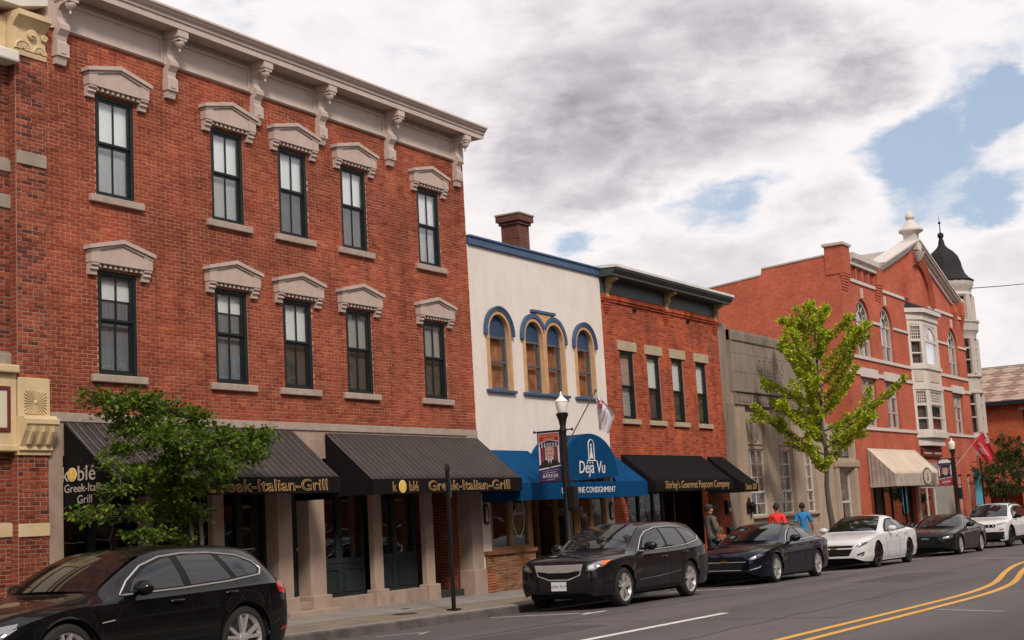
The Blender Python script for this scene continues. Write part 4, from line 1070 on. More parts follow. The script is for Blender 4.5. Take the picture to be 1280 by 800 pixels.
for a in (32.92, 36.30): bx('wall_vent', M('vent_black', (0.012, 0.01, 0.01), 0.8), C_, a, a + 0.32, 0.06, 0.1, 6.84, 6.98)
cb = brick_piece_mat('clay_orange_brick', RAMP_C, False)
for z_, d in ((7.02, 0.04), (7.085, 0.07), (7.15, 0.05)):
    m = MB(); xx = CX0
    while xx < CX1 - 0.05:
        m.box(xx + 0.004, min(xx + 0.2, CX1) - 0.004, -d, 0.0, z_, z_ + 0.058); xx += 0.205
    build(m, 'corbel_course', cb, C_)
for c in (31.42, 34.92, 38.28):
    m = MB()
    for k in range(6): m.box(c - 0.16 + 0.012 * (5 - k), c + 0.16 - 0.012 * (5 - k), -0.02 - 0.022 * k, 0.0, 6.72 + 0.066 * k, 6.72 + 0.066 * k + 0.06)
    build(m, 'brick_corbel', cb, C_)
    k = MB().prism([(0, 7.62), (0, 7.04), (-0.06, 7.04), (-0.10, 7.12), (-0.07, 7.20), (-0.11, 7.28), (-0.17, 7.36), (-0.16, 7.44), (-0.26, 7.50), (-0.36, 7.53), (-0.38, 7.62)], 'x', c - 0.07, c + 0.07)
    build(k, 'bracket', M('ochre_bracket', (0.34, 0.225, 0.095), 0.7, var=0.15, vs=6), C_)
dteal = M('dark_teal_cornice', (0.035, 0.048, 0.05), 0.55, var=0.12, vs=3)
build(MB().box(CX0, CX1, -0.05, 0.006, 7.22, 7.62), 'frieze', dteal, C_)
build(MB().prism([(0.33, 7.60), (-0.42, 7.60), (-0.42, 7.66), (-0.46, 7.68), (-0.52, 7.75), (-0.52, 7.79), (0.33, 7.83)], 'x', CX0 - 0.10, CX1 + 0.16), 'cornice', dteal, C_)
build(MB().prism([(0.33, 7.832), (-0.52, 7.792), (-0.55, 7.80), (-0.55, 7.865), (0.33, 7.90)], 'x', CX0 - 0.12, CX1 + 0.18), 'gutter', M('white_gutter', (0.62, 0.62, 0.62), 0.5, var=0.08, vs=3), C_)
bd = MB().box(CX0, CX0 + 0.2, 0.33, 11, -0.5, 7.7).box(CX1 - 0.2, CX1, 0.33, 11, -0.5, 7.7).box(CX0 + 0.2, CX1 - 0.2, 10.8, 11, -0.5, 7.7)
build(bd, 'party_wall', side_brick, C_)
bx('roof', roof_grey, C_, CX0, CX1, 0.33, 11, 7.72, 7.8)
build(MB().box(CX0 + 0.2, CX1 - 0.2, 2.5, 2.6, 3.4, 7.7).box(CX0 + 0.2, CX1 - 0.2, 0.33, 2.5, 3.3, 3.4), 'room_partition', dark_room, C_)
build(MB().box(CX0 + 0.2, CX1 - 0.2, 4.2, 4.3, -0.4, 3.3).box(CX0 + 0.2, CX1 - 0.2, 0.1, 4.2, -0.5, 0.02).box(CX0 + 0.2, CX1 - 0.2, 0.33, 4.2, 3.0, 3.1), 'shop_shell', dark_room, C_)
fm = MB()
for xx in (31.92, 32.75, 33.6, 34.2, 34.9): fm.box(xx - 0.05, xx + 0.05, 0.12, 0.2, 0.02, 2.9)
fm.box(31.97, 34.15, 0.13, 0.19, 0.55, 0.62).box(31.97, 36.5, 0.13, 0.19, 2.5, 2.58).box(31.97, 34.15, 0.125, 0.195, 0.02, 0.55)
so = build(fm, 'shop_window', black_frame, C_)
for a, b in ((31.97, 32.70), (32.80, 33.55), (33.65, 34.15)): bx('pane', shop_glass, so, a, b, 0.15, 0.156, 0.62, 2.5)
bx('display_backdrop', M('display_tan', (0.42, 0.30, 0.19), 0.8, var=0.12, vs=3), C_, 31.95, 34.2, 0.7, 0.75, 0.02, 2.6)
pos = thing('poster', 'shop-window poster of a figure and a dark car shape', 'poster', (32.9, 0.2, 1.2))
build(MB().prism(arc(33.05, 1.55, 0.17, 0, 360, 18, 0.38)[:-1], 'y', 0.205, 0.213), 'pink_shape', M('poster_pink', (0.42, 0.22, 0.19), 0.7, var=0.3, vs=14), pos)
build(MB().prism([(32.2, 1.75), (32.3, 2.0), (32.95, 2.02), (33.05, 1.88), (33.0, 1.72), (32.6, 1.66)], 'y', 0.196, 0.203), 'dark_shape', M('poster_black', (0.03, 0.02, 0.022), 0.7), pos)
bx('door_pier', cb, C_, 36.5, 36.8, 0.0, 0.33, -0.2, 2.9)
bx('door_trim', M('cream_trim', (0.48, 0.34, 0.2), 0.7), C_, 36.8, 36.93, 0.02, 0.2, -0.2, 2.7)
bx('door', black_frame, C_, 36.95, 37.75, 0.4, 0.46, -0.1, 2.6)
bk1 = sloped('black_awning', 'wide black awning with gold shop lettering and scalloped edge', 31.67, 36.58, 3.12, 2.38, -0.92, 2.13, black_canvas, black_canvas, black_canvas, scallop=0.22, yw=-0.03)
text_words("Shirley's Gourmet Popcorn Company", 0.27, gold, bk1, (34.25, -0.938, 2.205), 4.1, extrude=0.002)
bk2 = sloped('black_awning', 'narrow black awning over the side door beside the stone bank', 37.03, 38.12, 3.10, 2.27, -1.05, 2.05, black_canvas, black_canvas, black_canvas, scallop=0.22, yw=-0.03)
text("Suite 201", 0.24, gold, bk2, (37.58, -1.068, 2.11), extrude=0.002, xscale=0.95)
mbx = thing('mailbox', 'dark intercom box on the brick beside the narrow black awning', 'intercom', (38.17, -0.05, 1.5))
build(MB().box(38.05, 38.3, -0.1, 0.0, 1.45, 1.85), 'body', steel_dark, mbx, bevel=0.02); build(MB().box(38.15, 38.24, -0.112, -0.1, 1.52, 1.62), 'button', whitep, mbx)
mb2 = thing('mailbox', 'dark mailbox low on the brick beside the narrow black awning', 'mailbox', (38.2, -0.05, 0.7))
build(MB().box(38.03, 38.4, -0.13, 0.0, 0.68, 1.02).prism([(-0.13, 1.02), (0, 1.02), (0, 1.1)], 'x', 38.03, 38.4), 'body', steel_dark, mb2, bevel=0.01)
build(MB().box(38.1, 38.33, -0.14, -0.13, 0.9, 0.93), 'slot', M('slot_grey', (0.2, 0.2, 0.2), 0.4, metal=0.7), mb2)
# ================================================================ STONE BANK
lime = M('grey_limestone', (0.24, 0.19, 0.158), 0.88, var=0.12, vs=1.6, bump=0.25, bs=30, dirt=((0.135, 0.112, 0.10), 1.1, 0.47, 0.75), stretch=(1.6, 1, 0.5))
lime2 = M('warm_limestone', (0.37, 0.28, 0.215), 0.88, var=0.1, vs=2.0, bump=0.2, bs=30, dirt=((0.21, 0.17, 0.145), 1.6, 0.52, 0.6), stretch=(1.6, 1, 0.5))
pale_frame = M('pale_window_frame', (0.52, 0.48, 0.44), 0.6, var=0.08, vs=6)
Dk = thing('stone_bank', 'grey limestone bank with carved eagle panel and tall gridded windows behind the ginkgo', 'building', (43, 0, wz(43, 0)))
hD = [(40.18, 41.72, 0.95, 4.70), (42.75, 44.05, 0.95, 4.70), (45.05, 46.10, 0.95, 4.70)]
build(MB().wall(39.45, 47.45, -0.6, 5.08, 0.0, 0.4, hD), 'wall', lime2, Dk)
build(MB().wall(38.54, 39.46, -0.6, 7.16, 0.13, 0.4, []), 'side_strip', lime, Dk)
fl = MB()
for k in range(7): fl.box(38.60 + 0.125 * k, 38.67 + 0.125 * k, 0.07, 0.13, -0.4, 4.72)
build(fl, 'fluting', lime, Dk)
fl = MB()
for k in range(4): fl.box(39.50 + 0.16 * k, 39.60 + 0.16 * k, -0.035, 0.0, -0.4, 4.70)
build(fl, 'fluted_pilaster', lime2, Dk)
# attic of ashlar blocks
for j, (za, zb) in enumerate(((5.08, 5.70), (5.70, 6.28), (6.28, 6.66))):
    xx = 39.45; 
    while xx < 47.44:
        w = (1.35 if j % 2 else 1.7); w = min(w, 47.45 - xx); w = 47.45 - xx if 47.45 - xx - w < 0.5 else w
        build(MB().box(xx + 0.004, xx + w - 0.004, random.uniform(-0.004, 0.004), 0.4, za + 0.003, zb - 0.003), 'stone_block', lime, Dk, bevel=0.006); xx += w
build(MB().box(39.44, 47.46, 0.03, 0.45, 5.08, 6.98), 'attic_core', lime, Dk)
build(MB().box(39.44, 47.46, -0.02, 0.5, 6.66, 6.985), 'parapet', lime, Dk)
m = MB(); xx = 39.55
while xx < 47.4: m.box(xx, xx + 0.09, -0.05, -0.02, 6.68, 6.90); xx += 0.16
build(m, 'parapet_reeding', lime, Dk)
bx('frieze', lime, Dk, 39.43, 47.47, -0.05, 0.0, 4.74, 5.08)
bx('frieze_ledge', lime, Dk, 39.41, 47.49, -0.11, 0.02, 5.08, 5.13, bevel=0.01); bx('frieze_ledge', lime, Dk, 39.41, 47.49, -0.085, 0.0, 4.69, 4.745, bevel=0.01)
m = MB(); xx = 39.6; k = 0
while xx < 47.3:
    m.prism([(xx, 4.78), (xx + 0.05, 4.78), (xx + 0.16, 5.03), (xx + 0.11, 5.03)], 'y', -0.075, -0.05); m.prism([(xx + 0.16, 4.78), (xx + 0.21, 4.78), (xx + 0.10, 5.03), (xx + 0.05, 5.03)], 'y', -0.074, -0.05); xx += 0.26
build(m, 'frieze_ornament', lime, Dk)
text('CITIZENS', 0.62, M('carved_letter', (0.21, 0.17, 0.142), 0.9), Dk, (42.6, -0.006, 5.80), extrude=0.008, xscale=0.85, spacing=1.1)
for a, b, c, d in hD:
    bx('spandrel_panel', lime2, Dk, a, b, 0.10, 0.3, 3.38, 4.70)
    bx('panel_border', lime2, Dk, a + 0.12, b - 0.12, 0.06, 0.1, 3.50, 4.50, bevel=0.02)
    bx('sill_panel', lime2, Dk, a, b, 0.08, 0.3, -0.3, 1.25); bx('window_sill', lime2, Dk, a - 0.04, b + 0.04, -0.04, 0.2, 1.25, 1.33, bevel=0.01)
    f = MB(); za, zb, y = 1.33, 3.38, 0.14; n = 3 if b - a > 1.4 else 2
    f.box(a, a + 0.05, y, y + 0.06, za, zb).box(b - 0.05, b, y, y + 0.06, za, zb).box(a + 0.05, b - 0.05, y, y + 0.06, zb - 0.05, zb).box(a + 0.05, b - 0.05, y, y + 0.06, za, za + 0.05)
    f.box(a + 0.05, b - 0.05, y - 0.01, y + 0.06, 2.02, 2.09)
    W_ = None; cells = []
    for (p, q, nr, nc) in ((2.09, zb - 0.05, 3 if n == 3 else 3, n), (za + 0.05, 2.02, 2, 2)):
        for r_ in range(nr):
            for c_ in range(nc):
                u0 = a + 0.05 + (b - a - 0.1) * c_ / nc; u1 = a + 0.05 + (b - a - 0.1) * (c_ + 1) / nc; v0 = p + (q - p) * r_ / nr; v1 = p + (q - p) * (r_ + 1) / nr
                cells.append((u0, u1, v0, v1))
                if c_: f.box(u0 - 0.014, u0 + 0.014, y + 0.01, y + 0.05, v0, v1)
                if r_: f.box(u0, u1, y + 0.012, y + 0.048, v0 - 0.014, v0 + 0.014)
    W_ = build(f, 'window', pale_frame, Dk)
    for u0, u1, v0, v1 in cells: bx('pane', pane_m, W_, u0 + 0.006, u1 - 0.006, y + 0.028, y + 0.032, v0 + 0.006, v1 - 0.006)
    bx('blind', M('pink_reflection_sheet', (0.50, 0.37, 0.33), 0.9, var=0.15, vs=2), W_, a + 0.02, b - 0.02, 0.28, 0.286, 2.1, zb) if n == 3 else bx('blind', blind_g, W_, a + 0.02, b - 0.02, 0.28, 0.286, 2.1, zb)  # salmon tone: pinkish building reflected in the panes, put into the blind's colour
# carved eagle
eg = MB(); ex, ez = 40.95, 4.0
eg.sphere((ex, 0.05, ez), 0.13, 0.05, 0.24).sphere((ex - 0.03, 0.04, ez + 0.27), 0.07, 0.05, 0.08)
for s in (-1, 1):
    for k in range(5): eg.prism([(ex + s * 0.09, ez + 0.16 - 0.05 * k), (ex + s * (0.40 - 0.03 * k), ez + 0.26 - 0.13 * k), (ex + s * (0.36 - 0.03 * k), ez + 0.16 - 0.13 * k), (ex + s * 0.09, ez + 0.10 - 0.06 * k)], 'y', 0.025 + 0.002 * k, 0.062)
for k in range(3): eg.box(ex - 0.09 + 0.065 * k, ex - 0.04 + 0.065 * k, 0.03, 0.062, ez - 0.40, ez - 0.2)
build(eg, 'eagle_relief', lime, Dk)
bx('core', dark_room, Dk, 39.5, 47.4, 1.6, 1.7, -0.4, 5.0)
build(MB().box(47.2, 47.44, 0.4, 10, -0.6, 6.9).box(38.56, 38.76, 0.4, 10, -0.6, 6.9).box(38.76, 47.2, 9.8, 10, -0.6, 6.9), 'party_wall', lime, Dk)
bx('roof', roof_grey, Dk, 38.6, 47.4, 0.45, 9.9, 6.7, 6.8)
ln = thing('wall_lantern', 'dark wall lantern on the left pier of the stone bank', 'lantern', (39.8, -0.1, 1.25))
build(MB().prism([(39.62, 1.42), (39.98, 1.42), (39.98, 1.72), (39.9, 1.78), (39.85, 1.90), (39.75, 1.90), (39.7, 1.78), (39.62, 1.72)], 'y', -0.06, -0.036), 'backplate', steel_dark, ln)
build(MB().lathe([(0.06, 1.45), (0.10, 1.62), (0.13, 1.64), (0.02, 1.76)], (39.8, -0.17, 0), 8), 'cage', steel_dark, ln)
pq = thing('bronze_plaque', 'dark bronze plaque on the right pier of the stone bank', 'plaque', (47.1, -0.02, 1.0))
build(MB().box(46.95, 47.27, -0.03, -0.001, 1.0, 1.55), 'board', M('bronze', (0.06, 0.045, 0.03), 0.4, metal=0.7), pq, bevel=0.01)
build(MB().box(47.0, 47.22, -0.036, -0.03, 1.2, 1.45), 'relief', M('bronze_light', (0.14, 0.1, 0.06), 0.4, metal=0.7), pq)
# low stone shop between bank and opera house
An = thing('stone_shop', 'low pale stone shopfront squeezed between the bank and the red gabled block', 'building', (49, 0, wz(49, 0)))
hA = [(48.40, 50.0, -0.6, 2.70), (48.6, 50.3, 3.15, 3.85)]
build(MB().wall(47.46, 50.64, -0.7, 4.35, 0.02, 0.4, hA), 'wall', lime2, An)
bx('cornice', lime2, An, 47.95, 50.62, -0.10, 0.02, 2.80, 3.06, bevel=0.02)
m = MB()
for k in range(14): m.box(48.0 + 0.185 * k, 48.1 + 0.185 * k, -0.13, -0.10, 2.84, 2.97)
build(m, 'dentils', lime2, An)
for a in (48.0, 50.08): build(MB().box(a, a + 0.34, -0.07, 0.02, -0.6, 2.80).box(a + 0.1, a + 0.24, -0.09, -0.07, -0.4, 2.6), 'pilaster', lime2, An, bevel=0.01)
f = MB().box(48.40, 48.47, 0.15, 0.22, -0.5, 2.7).box(49.93, 50.0, 0.15, 0.22, -0.5, 2.7).box(48.47, 49.93, 0.15, 0.22, 2.63, 2.7).box(48.47, 49.93, 0.15, 0.22, 1.55, 1.63).box(48.95, 49.03, 0.15, 0.22, -0.5, 1.55)
do = build(f, 'door', pale_frame, An)
for u in ((48.47, 49.93, 1.63, 2.63), (48.47, 48.95, -0.4, 1.55), (49.03, 49.93, -0.4, 1.55)): bx('pane', shop_glass, do, u[0], u[1], 0.18, 0.186, u[2], u[3])
wo = bx('window', black_frame, An, 48.6, 50.3, 0.2, 0.24, 3.15, 3.85); bx('pane', pane_m, wo, 48.7, 50.2, 0.19, 0.195, 3.22, 3.78)
bx('core', dark_room, An, 47.5, 50.6, 1.6, 1.7, -0.6, 4.3); bx('roof', roof_grey, An, 47.47, 50.63, 0.4, 9, 4.2, 4.3)

# ================================================================ OPERA HOUSE BLOCK
EX0, EX1 = 50.66, 68.7
E_ = thing('gabled_brick_block', 'large orange-red brick block with white gable trim, bay window and dark domed corner turret', 'building', (59, 0, wz(59, 0)))
ered = brick_wall_mat('painted_brick', (0.46, 0.112, 0.062), (0.40, 0.092, 0.052), (0.42, 0.13, 0.08), 'sum', 0.22, 0.075, 0.006, 0.16)
etrim = M('weathered_trim', (0.56, 0.505, 0.465), 0.75, var=0.1, vs=2.5, dirt=((0.30, 0.26, 0.235), 2.5, 0.5, 0.55))
egrey = M('grey_trim', (0.40, 0.365, 0.335), 0.75, var=0.1, vs=2.5, dirt=((0.22, 0.195, 0.175), 2.5, 0.52, 0.5))
slate = M('slate_dome', (0.018, 0.016, 0.018), 0.7, spec=0.2, var=0.25, vs=5, bump=0.3, bs=18)
aw = [(52.05, 53.80), (55.10, 56.75), (65.50, 67.20)]
ZA, ZS, ZT = 7.05, 8.46, 9.30
hE = [(a, b, ZA, ZT) for a, b in aw] + [(a, b, 4.36, 6.22) for a, b in aw] + [(51.9, 57.9, -1, 2.9), (58.2, 63.8, -1, 3.0), (65.0, 65.7, -0.2, 2.5), (66.6, 67.3, -0.2, 2.5)]
w = MB().wall(EX0, EX1, -0.8, 10.55, 0.0, 0.4, hE)
for a, b in aw: spandrel(w, a, b, ZS, ZT, 0.002, 0.398)
build(w, 'wall', ered, E_)
# recessed little arcade, piers and gable
GX, GZ = 60.85, 12.45
build(MB().prism([(55.4, 10.55), (66.9, 10.55), (66.9, 10.60), (GX, GZ), (55.4, 10.75)], 'y', 0.0, 0.4), 'gable', ered, E_)
for a, b, zt in ((50.62, 51.45, 11.12), (54.75, 55.5, 10.75), (66.75, 67.4, 10.85), (68.2, 68.75, 10.75)):
    build(MB().box(a, b, -0.16, 0.55, 10.05, zt), 'parapet_pier', ered, E_)
    m = MB()
    for k in range(6): m.box(a + 0.01 * (5 - k), b - 0.01 * (5 - k), -0.02 - 0.024 * k, 0.0, 9.45 + 0.1 * k, 9.53 + 0.1 * k)
    build(m, 'corbel', ered, E_)
bx('pier_cap', egrey, E_, 50.55, 51.52, -0.22, 0.62, 11.12, 11.22)
build(MB().prism([(0.3, 10.5), (-0.15, 10.5), (-0.16, 10.62), (-0.28, 10.72), (-0.30, 10.92), (0.3, 10.92)], 'x', 51.45, 54.75), 'cornice', etrim, E_)
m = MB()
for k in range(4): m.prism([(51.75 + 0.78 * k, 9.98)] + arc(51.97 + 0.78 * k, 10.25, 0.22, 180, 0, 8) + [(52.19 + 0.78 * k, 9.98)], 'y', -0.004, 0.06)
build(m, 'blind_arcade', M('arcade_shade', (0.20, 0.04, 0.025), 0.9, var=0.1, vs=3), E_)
for k in range(5): bx('arcade_post', ered, E_, 51.50 + 0.78 * k, 51.72 + 0.78 * k, -0.06, -0.005, 9.97, 10.5)
def beam(p, q, prof_, y0, y1):
    a, b = Vector((p[0], 0, p[1])), Vector((q[0], 0, q[1])); d = (b - a).normalized(); n = Vector((-d.z, 0, d.x)); n = n if n.z > 0 else -n
    mb = MB()
    for (u0, u1, ya) in prof_:
        vs = [a + n * u0, b + n * u0, b + n * u1, a + n * u1]
        mb.prism([(v.x, v.z) for v in vs], 'y', ya, y1)
    return mb
rk = [(-0.10, 0.06, -0.10), (0.06, 0.16, -0.22), (0.16, 0.24, -0.34), (0.24, 0.30, -0.40)]
build(beam((55.3, 10.72), (GX, GZ), rk, -0.3, 0.42), 'raking_cornice', etrim, E_)
build(beam((GX, GZ), (67.2, 10.42), rk, -0.3, 0.42), 'raking_cornice', etrim, E_)
build(MB().prism([(55.4, 10.6), (GX, 12.42), (66.9, 10.4)], 'y', 0.5, 4.6), 'gable_roof', M('grey_roof', (0.30, 0.275, 0.26), 0.8, var=0.15, vs=1), E_)
# finial
fi = MB().box(GX - 0.33, GX + 0.33, -0.36, 0.3, 12.25, 12.6).box(GX - 0.27, GX + 0.27, -0.30, 0.24, 12.6, 13.05)
fi.lathe([(0.10, 11.75), (0.26, 11.95), (0.36, 12.16)], (GX, -0.22, 0), 10)
fi.lathe([(0.34, 13.0), (0.54, 13.12), (0.54, 13.19), (0.38, 13.28), (0.25, 13.5), (0.20, 13.54), (0.14, 13.62), (0.21, 13.74), (0.18, 13.9), (0.08, 14.0), (0.02, 14.03)], (GX, -0.05, 0), 12)
build(fi, 'finial', etrim, E_, sm=35)
# ribbed relieving arch in the gable
for k in range(5):
    r_ = 1.75 + 0.13 * k
    build(ring(GX + 0.25, 9.95, r_, r_ + 0.07, 0, 180, -0.13 - 0.01 * k, 0.0, n=22), 'arch_rib', ered, E_)
for k in range(5): bx('keystone', etrim, E_, GX + 0.17, GX + 0.33, -0.10, 0.0, 11.68 + 0.14 * k, 11.78 + 0.14 * k)
for z0_, z1_, segs in ((9.86, 9.98, ((51.45, 59.0), (62.6, 68.7))), (8.42, 8.52, ((50.68, 51.95), (53.9, 55.0), (56.85, 58.95), (62.7, 65.4), (67.3, 68.7))), (6.92, 7.04, ((50.68, 58.95), (62.7, 68.7))), (6.30, 6.44, ((50.68, 58.95), (62.7, 68.7))), (4.22, 4.34, ((50.68, 58.95), (62.7, 68.7)))):
    for a, b in segs: bx('string_course', etrim, E_, a, b, -0.06, 0.02, z0_, z1_)
for a, b in aw: bx('lintel', etrim, E_, a - 0.2, b + 0.2, -0.08, 0.02, 6.24, 6.58)
for a, b in aw: bx('keystone', etrim, E_, (a + b) / 2 - 0.06, (a + b) / 2 + 0.06, -0.07, 0.0, 9.33, 9.72)
ebl = M('pale_shade', (0.72, 0.72, 0.74), 0.8)
for a, b in aw:
    c = (a + b) / 2; r_ = (b - a) / 2
    f = ring(c, ZS, r_ - 0.14, r_, 0, 180, 0.10, 0.22, leg0=ZA, leg1=ZA)
    fv = f.v; f.v = [(x_, y_, ZS + (z_ - ZS) * (ZT - ZS) / r_ if z_ > ZS else z_) for x_, y_, z_ in fv]
    f.box(c - 0.09, c + 0.09, 0.10, 0.2, ZA, ZS).box(a + 0.14, b - 0.14, 0.10, 0.2, ZS - 0.06, ZS + 0.05).box(a + 0.14, b - 0.14, 0.11, 0.2, ZA, ZA + 0.07)
    for s in (a + 0.14, c + 0.09): f.box(s, s + r_ - 0.23, 0.12, 0.19, 7.66, 7.72)
    f.tube([(c + 0.34 * math.cos(R(k)), 0.15, ZS + 0.08 + 0.30 * math.sin(R(k))) for k in range(0, 181, 20)], 0.03, 5)
    for k in range(20, 180, 35): f.tube([(c + 0.34 * math.cos(R(k)), 0.15, ZS + 0.08 + 0.30 * math.sin(R(k))), (c + (r_ - 0.1) * math.cos(R(k)), 0.15, ZS + (ZT - ZS - 0.08) * math.sin(R(k)))], 0.025, 4)
    W_ = build(f, 'arched_window', egrey, E_)
    for s in (a + 0.14, c + 0.09):
        bx('pane', pane_m, W_, s, s + r_ - 0.23, 0.155, 0.16, ZA + 0.07, 7.66); bx('pane', pane_m, W_, s, s + r_ - 0.23, 0.135, 0.14, 7.72, ZS - 0.06)
        bx('blind', ebl, W_, s, s + r_ - 0.23, 0.28, 0.285, 7.70, ZS - 0.05)
    build(MB().prism([(c + (r_ - 0.14) * math.cos(R(k)), ZS + 0.05 + (ZT - ZS - 0.19) * math.sin(R(k))) for k in range(0, 181, 15)], 'y', 0.175, 0.18), 'fanlight', pane_m, W_)
def lattice_window(par, a, b, z0, z1, y, n, tz, mat, name='window', cols=5):
    f = MB(); f.box(a, a + 0.09, y, y + 0.09, z0, z1).box(b - 0.09, b, y, y + 0.09, z0, z1).box(a + 0.09, b - 0.09, y, y + 0.09, z1 - 0.08, z1).box(a + 0.09, b - 0.09, y, y + 0.09, z0, z0 + 0.08).box(a + 0.09, b - 0.09, y, y + 0.09, tz - 0.05, tz + 0.05)
    ws = (b - a - 0.18) / n
    for k in range(1, n): f.box(a + 0.09 + ws * k - 0.07, a + 0.09 + ws * k + 0.07, y, y + 0.08, z0 + 0.08, z1 - 0.08)
    zm = (z0 + tz) / 2
    f.box(a + 0.09, b - 0.09, y + 0.02, y + 0.08, zm - 0.03, zm + 0.03)
    for k in range(1, cols * n): f.box(a + 0.09 + (b - a - 0.18) * k / (cols * n) - 0.012, a + 0.09 + (b - a - 0.18) * k / (cols * n) + 0.012, y + 0.03, y + 0.06, tz + 0.05, z1 - 0.08)
    for k in range(1, 4): f.box(a + 0.09, b - 0.09, y + 0.032, y + 0.058, tz + 0.05 + (z1 - tz - 0.13) * k / 4 - 0.012, tz + 0.05 + (z1 - tz - 0.13) * k / 4 + 0.012)
    W_ = build(f, name, mat, par)
    for k in range(n):
        p, q = a + 0.09 + ws * k, a + 0.09 + ws * (k + 1)
        bx('pane', pane_m, W_, p, q, y + 0.045, y + 0.05, z0 + 0.08, zm); bx('pane', pane_m, W_, p, q, y + 0.04, y + 0.0445, zm, tz - 0.05); bx('pane', pane_m, W_, p, q, y + 0.045, y + 0.05, tz + 0.05, z1 - 0.08)
        bx('blind', blind_g, W_, p, q, y + 0.16, y + 0.165, z0 + 0.1, z1)
    return W_
for a, b in aw: lattice_window(E_, a, b, 4.36, 6.22, 0.10, 2, 5.65, egrey, cols=4)
# two-storey bay window
bw, by = (58.95, 62.70), -0.45
fx0, fx1 = 59.62, 62.03
def bay_ring(z0, z1, g=0.0, name='bay_band', mat=etrim):
    return build(MB().prism([(bw[0] - g, 0.0), (fx0 - g * 0.6, by - g), (fx1 + g * 0.6, by - g), (bw[1] + g, 0.0)], 'z', z0, z1), name, mat, E_)
bay_ring(3.72, 4.05, -0.10, 'bay_base'); bay_ring(4.05, 4.30, 0.06, 'bay_base'); bay_ring(6.08, 6.32, 0.03); bay_ring(6.32, 6.95, -0.01, 'bay_apron'); bay_ring(6.95, 7.10, 0.06); bay_ring(8.86, 9.05, 0.0); bay_ring(9.05, 9.35, 0.06, 'bay_cornice'); bay_ring(9.35, 9.55, 0.20, 'bay_cornice')
build(MB().add([(bw[0] - 0.22, 0, 9.55), (fx0 - 0.14, by - 0.22, 9.55), (fx1 + 0.14, by - 0.22, 9.55), (bw[1] + 0.22, 0, 9.55), (bw[0] + 0.2, 0, 9.85), (bw[1] - 0.2, 0, 9.85)], [(0, 1, 4), (1, 2, 5, 4), (2, 3, 5), (0, 3, 2, 1), (0, 4, 5, 3)]), 'bay_roof', slate, E_)
def oriented(mb, p, q):
    """turn a piece built on the wall line (x from 0, y into the wall) to stand between two points"""
    d = Vector((q[0] - p[0], q[1] - p[1])); d.normalize(); n = Vector((-d.y, d.x))
    mb.v = [(p[0] + d.x * v[0] + n.x * v[1], p[1] + d.y * v[0] + n.y * v[1], v[2]) for v in mb.v]; return mb
def bay_face(p, q, z0, z1, tz, arched):
    L_ = math.hypot(q[0] - p[0], q[1] - p[1]); s = min(0.3, L_ * 0.17)
    f = MB().box(0, s, 0, 0.14, z0, z1).box(L_ - s, L_, 0, 0.14, z0, z1)
    f.box(s, L_ - s, 0.02, 0.12, tz - 0.05, tz + 0.06).box(s, L_ - s, 0.02, 0.12, z0, z0 + 0.1).box(s, L_ - s, 0.02, 0.12, z1 - 0.08, z1)
    if arched:
        c, r_ = L_ / 2, (L_ - 2 * s) / 2
        for k in range(8):
            A0, A1 = R(180 * k / 8), R(180 * (k + 1) / 8)
            xe = s if math.cos((A0 + A1) / 2) < 0 else L_ - s
            hz = z1 - 0.08 - tz - 0.06
            f.prism([(c + r_ * math.cos(A0), tz + 0.06 + hz * math.sin(A0)), (c + r_ * math.cos(A1), tz + 0.06 + hz * math.sin(A1)), (c + r_ * math.cos(A1), z1 - 0.07), (c + r_ * math.cos(A0), z1 - 0.07)], 'y', 0.03, 0.1)
            f.tube([(c, 0.07, tz + 0.06), (c + r_ * math.cos(A0), 0.07, tz + 0.06 + hz * math.sin(A0))], 0.02, 4)
    else:
        for k in range(1, 5): f.box(s + (L_ - 2 * s) * k / 5 - 0.014, s + (L_ - 2 * s) * k / 5 + 0.014, 0.05, 0.09, tz + 0.06, z1 - 0.08)
        for k in range(1, 4): f.box(s, L_ - s, 0.052, 0.088, tz + 0.06 + (z1 - tz - 0.14) * k / 4 - 0.014, tz + 0.06 + (z1 - tz - 0.14) * k / 4 + 0.014)
        f.box(s, L_ - s, 0.04, 0.1, (z0 + tz) / 2 - 0.03, (z0 + tz) / 2 + 0.03)
    W_ = build(oriented(f, p, q), 'bay_window', etrim, E_)
    build(oriented(MB().box(s, L_ - s, 0.07, 0.075, z0 + 0.1, tz - 0.05), p, q), 'pane', pane_m, W_); build(oriented(MB().box(s, L_ - s, 0.065, 0.07, tz + 0.06, z1 - 0.08), p, q), 'pane', pane_m, W_)
    build(oriented(MB().box(s, L_ - s, 0.2, 0.205, z0 + 0.1, z1), p, q), 'blind', blind_w if arched and z0 > 6 else blind_d, W_)
for z0_, z1_, tz_ in ((4.30, 6.08, 5.45), (7.10, 8.86, 8.18)):
    up_ = z0_ > 6
    bay_face((bw[0], 0.0), (fx0, by), z0_, z1_, tz_, False); bay_face((fx0, by), (fx1, by), z0_, z1_, tz_ if up_ else 5.5, up_); bay_face((fx1, by), (bw[1], 0.0), z0_, z1_, tz_, False)
for p, q in (((bw[0], 0.0), (fx0, by)), ((fx0, by), (fx1, by))):
    L_ = math.hypot(q[0] - p[0], q[1] - p[1])
    build(oriented(MB().box(L_ * 0.22, L_ * 0.78, -0.02, 0.05, 6.42, 6.86), p, q), 'apron_panel', M('tan_panel', (0.50, 0.40, 0.33), 0.8), E_)
turret_trim = M('turret_trim', (0.46, 0.41, 0.37), 0.75, var=0.1, vs=2.5, dirt=((0.25, 0.215, 0.19), 2.5, 0.5, 0.55))
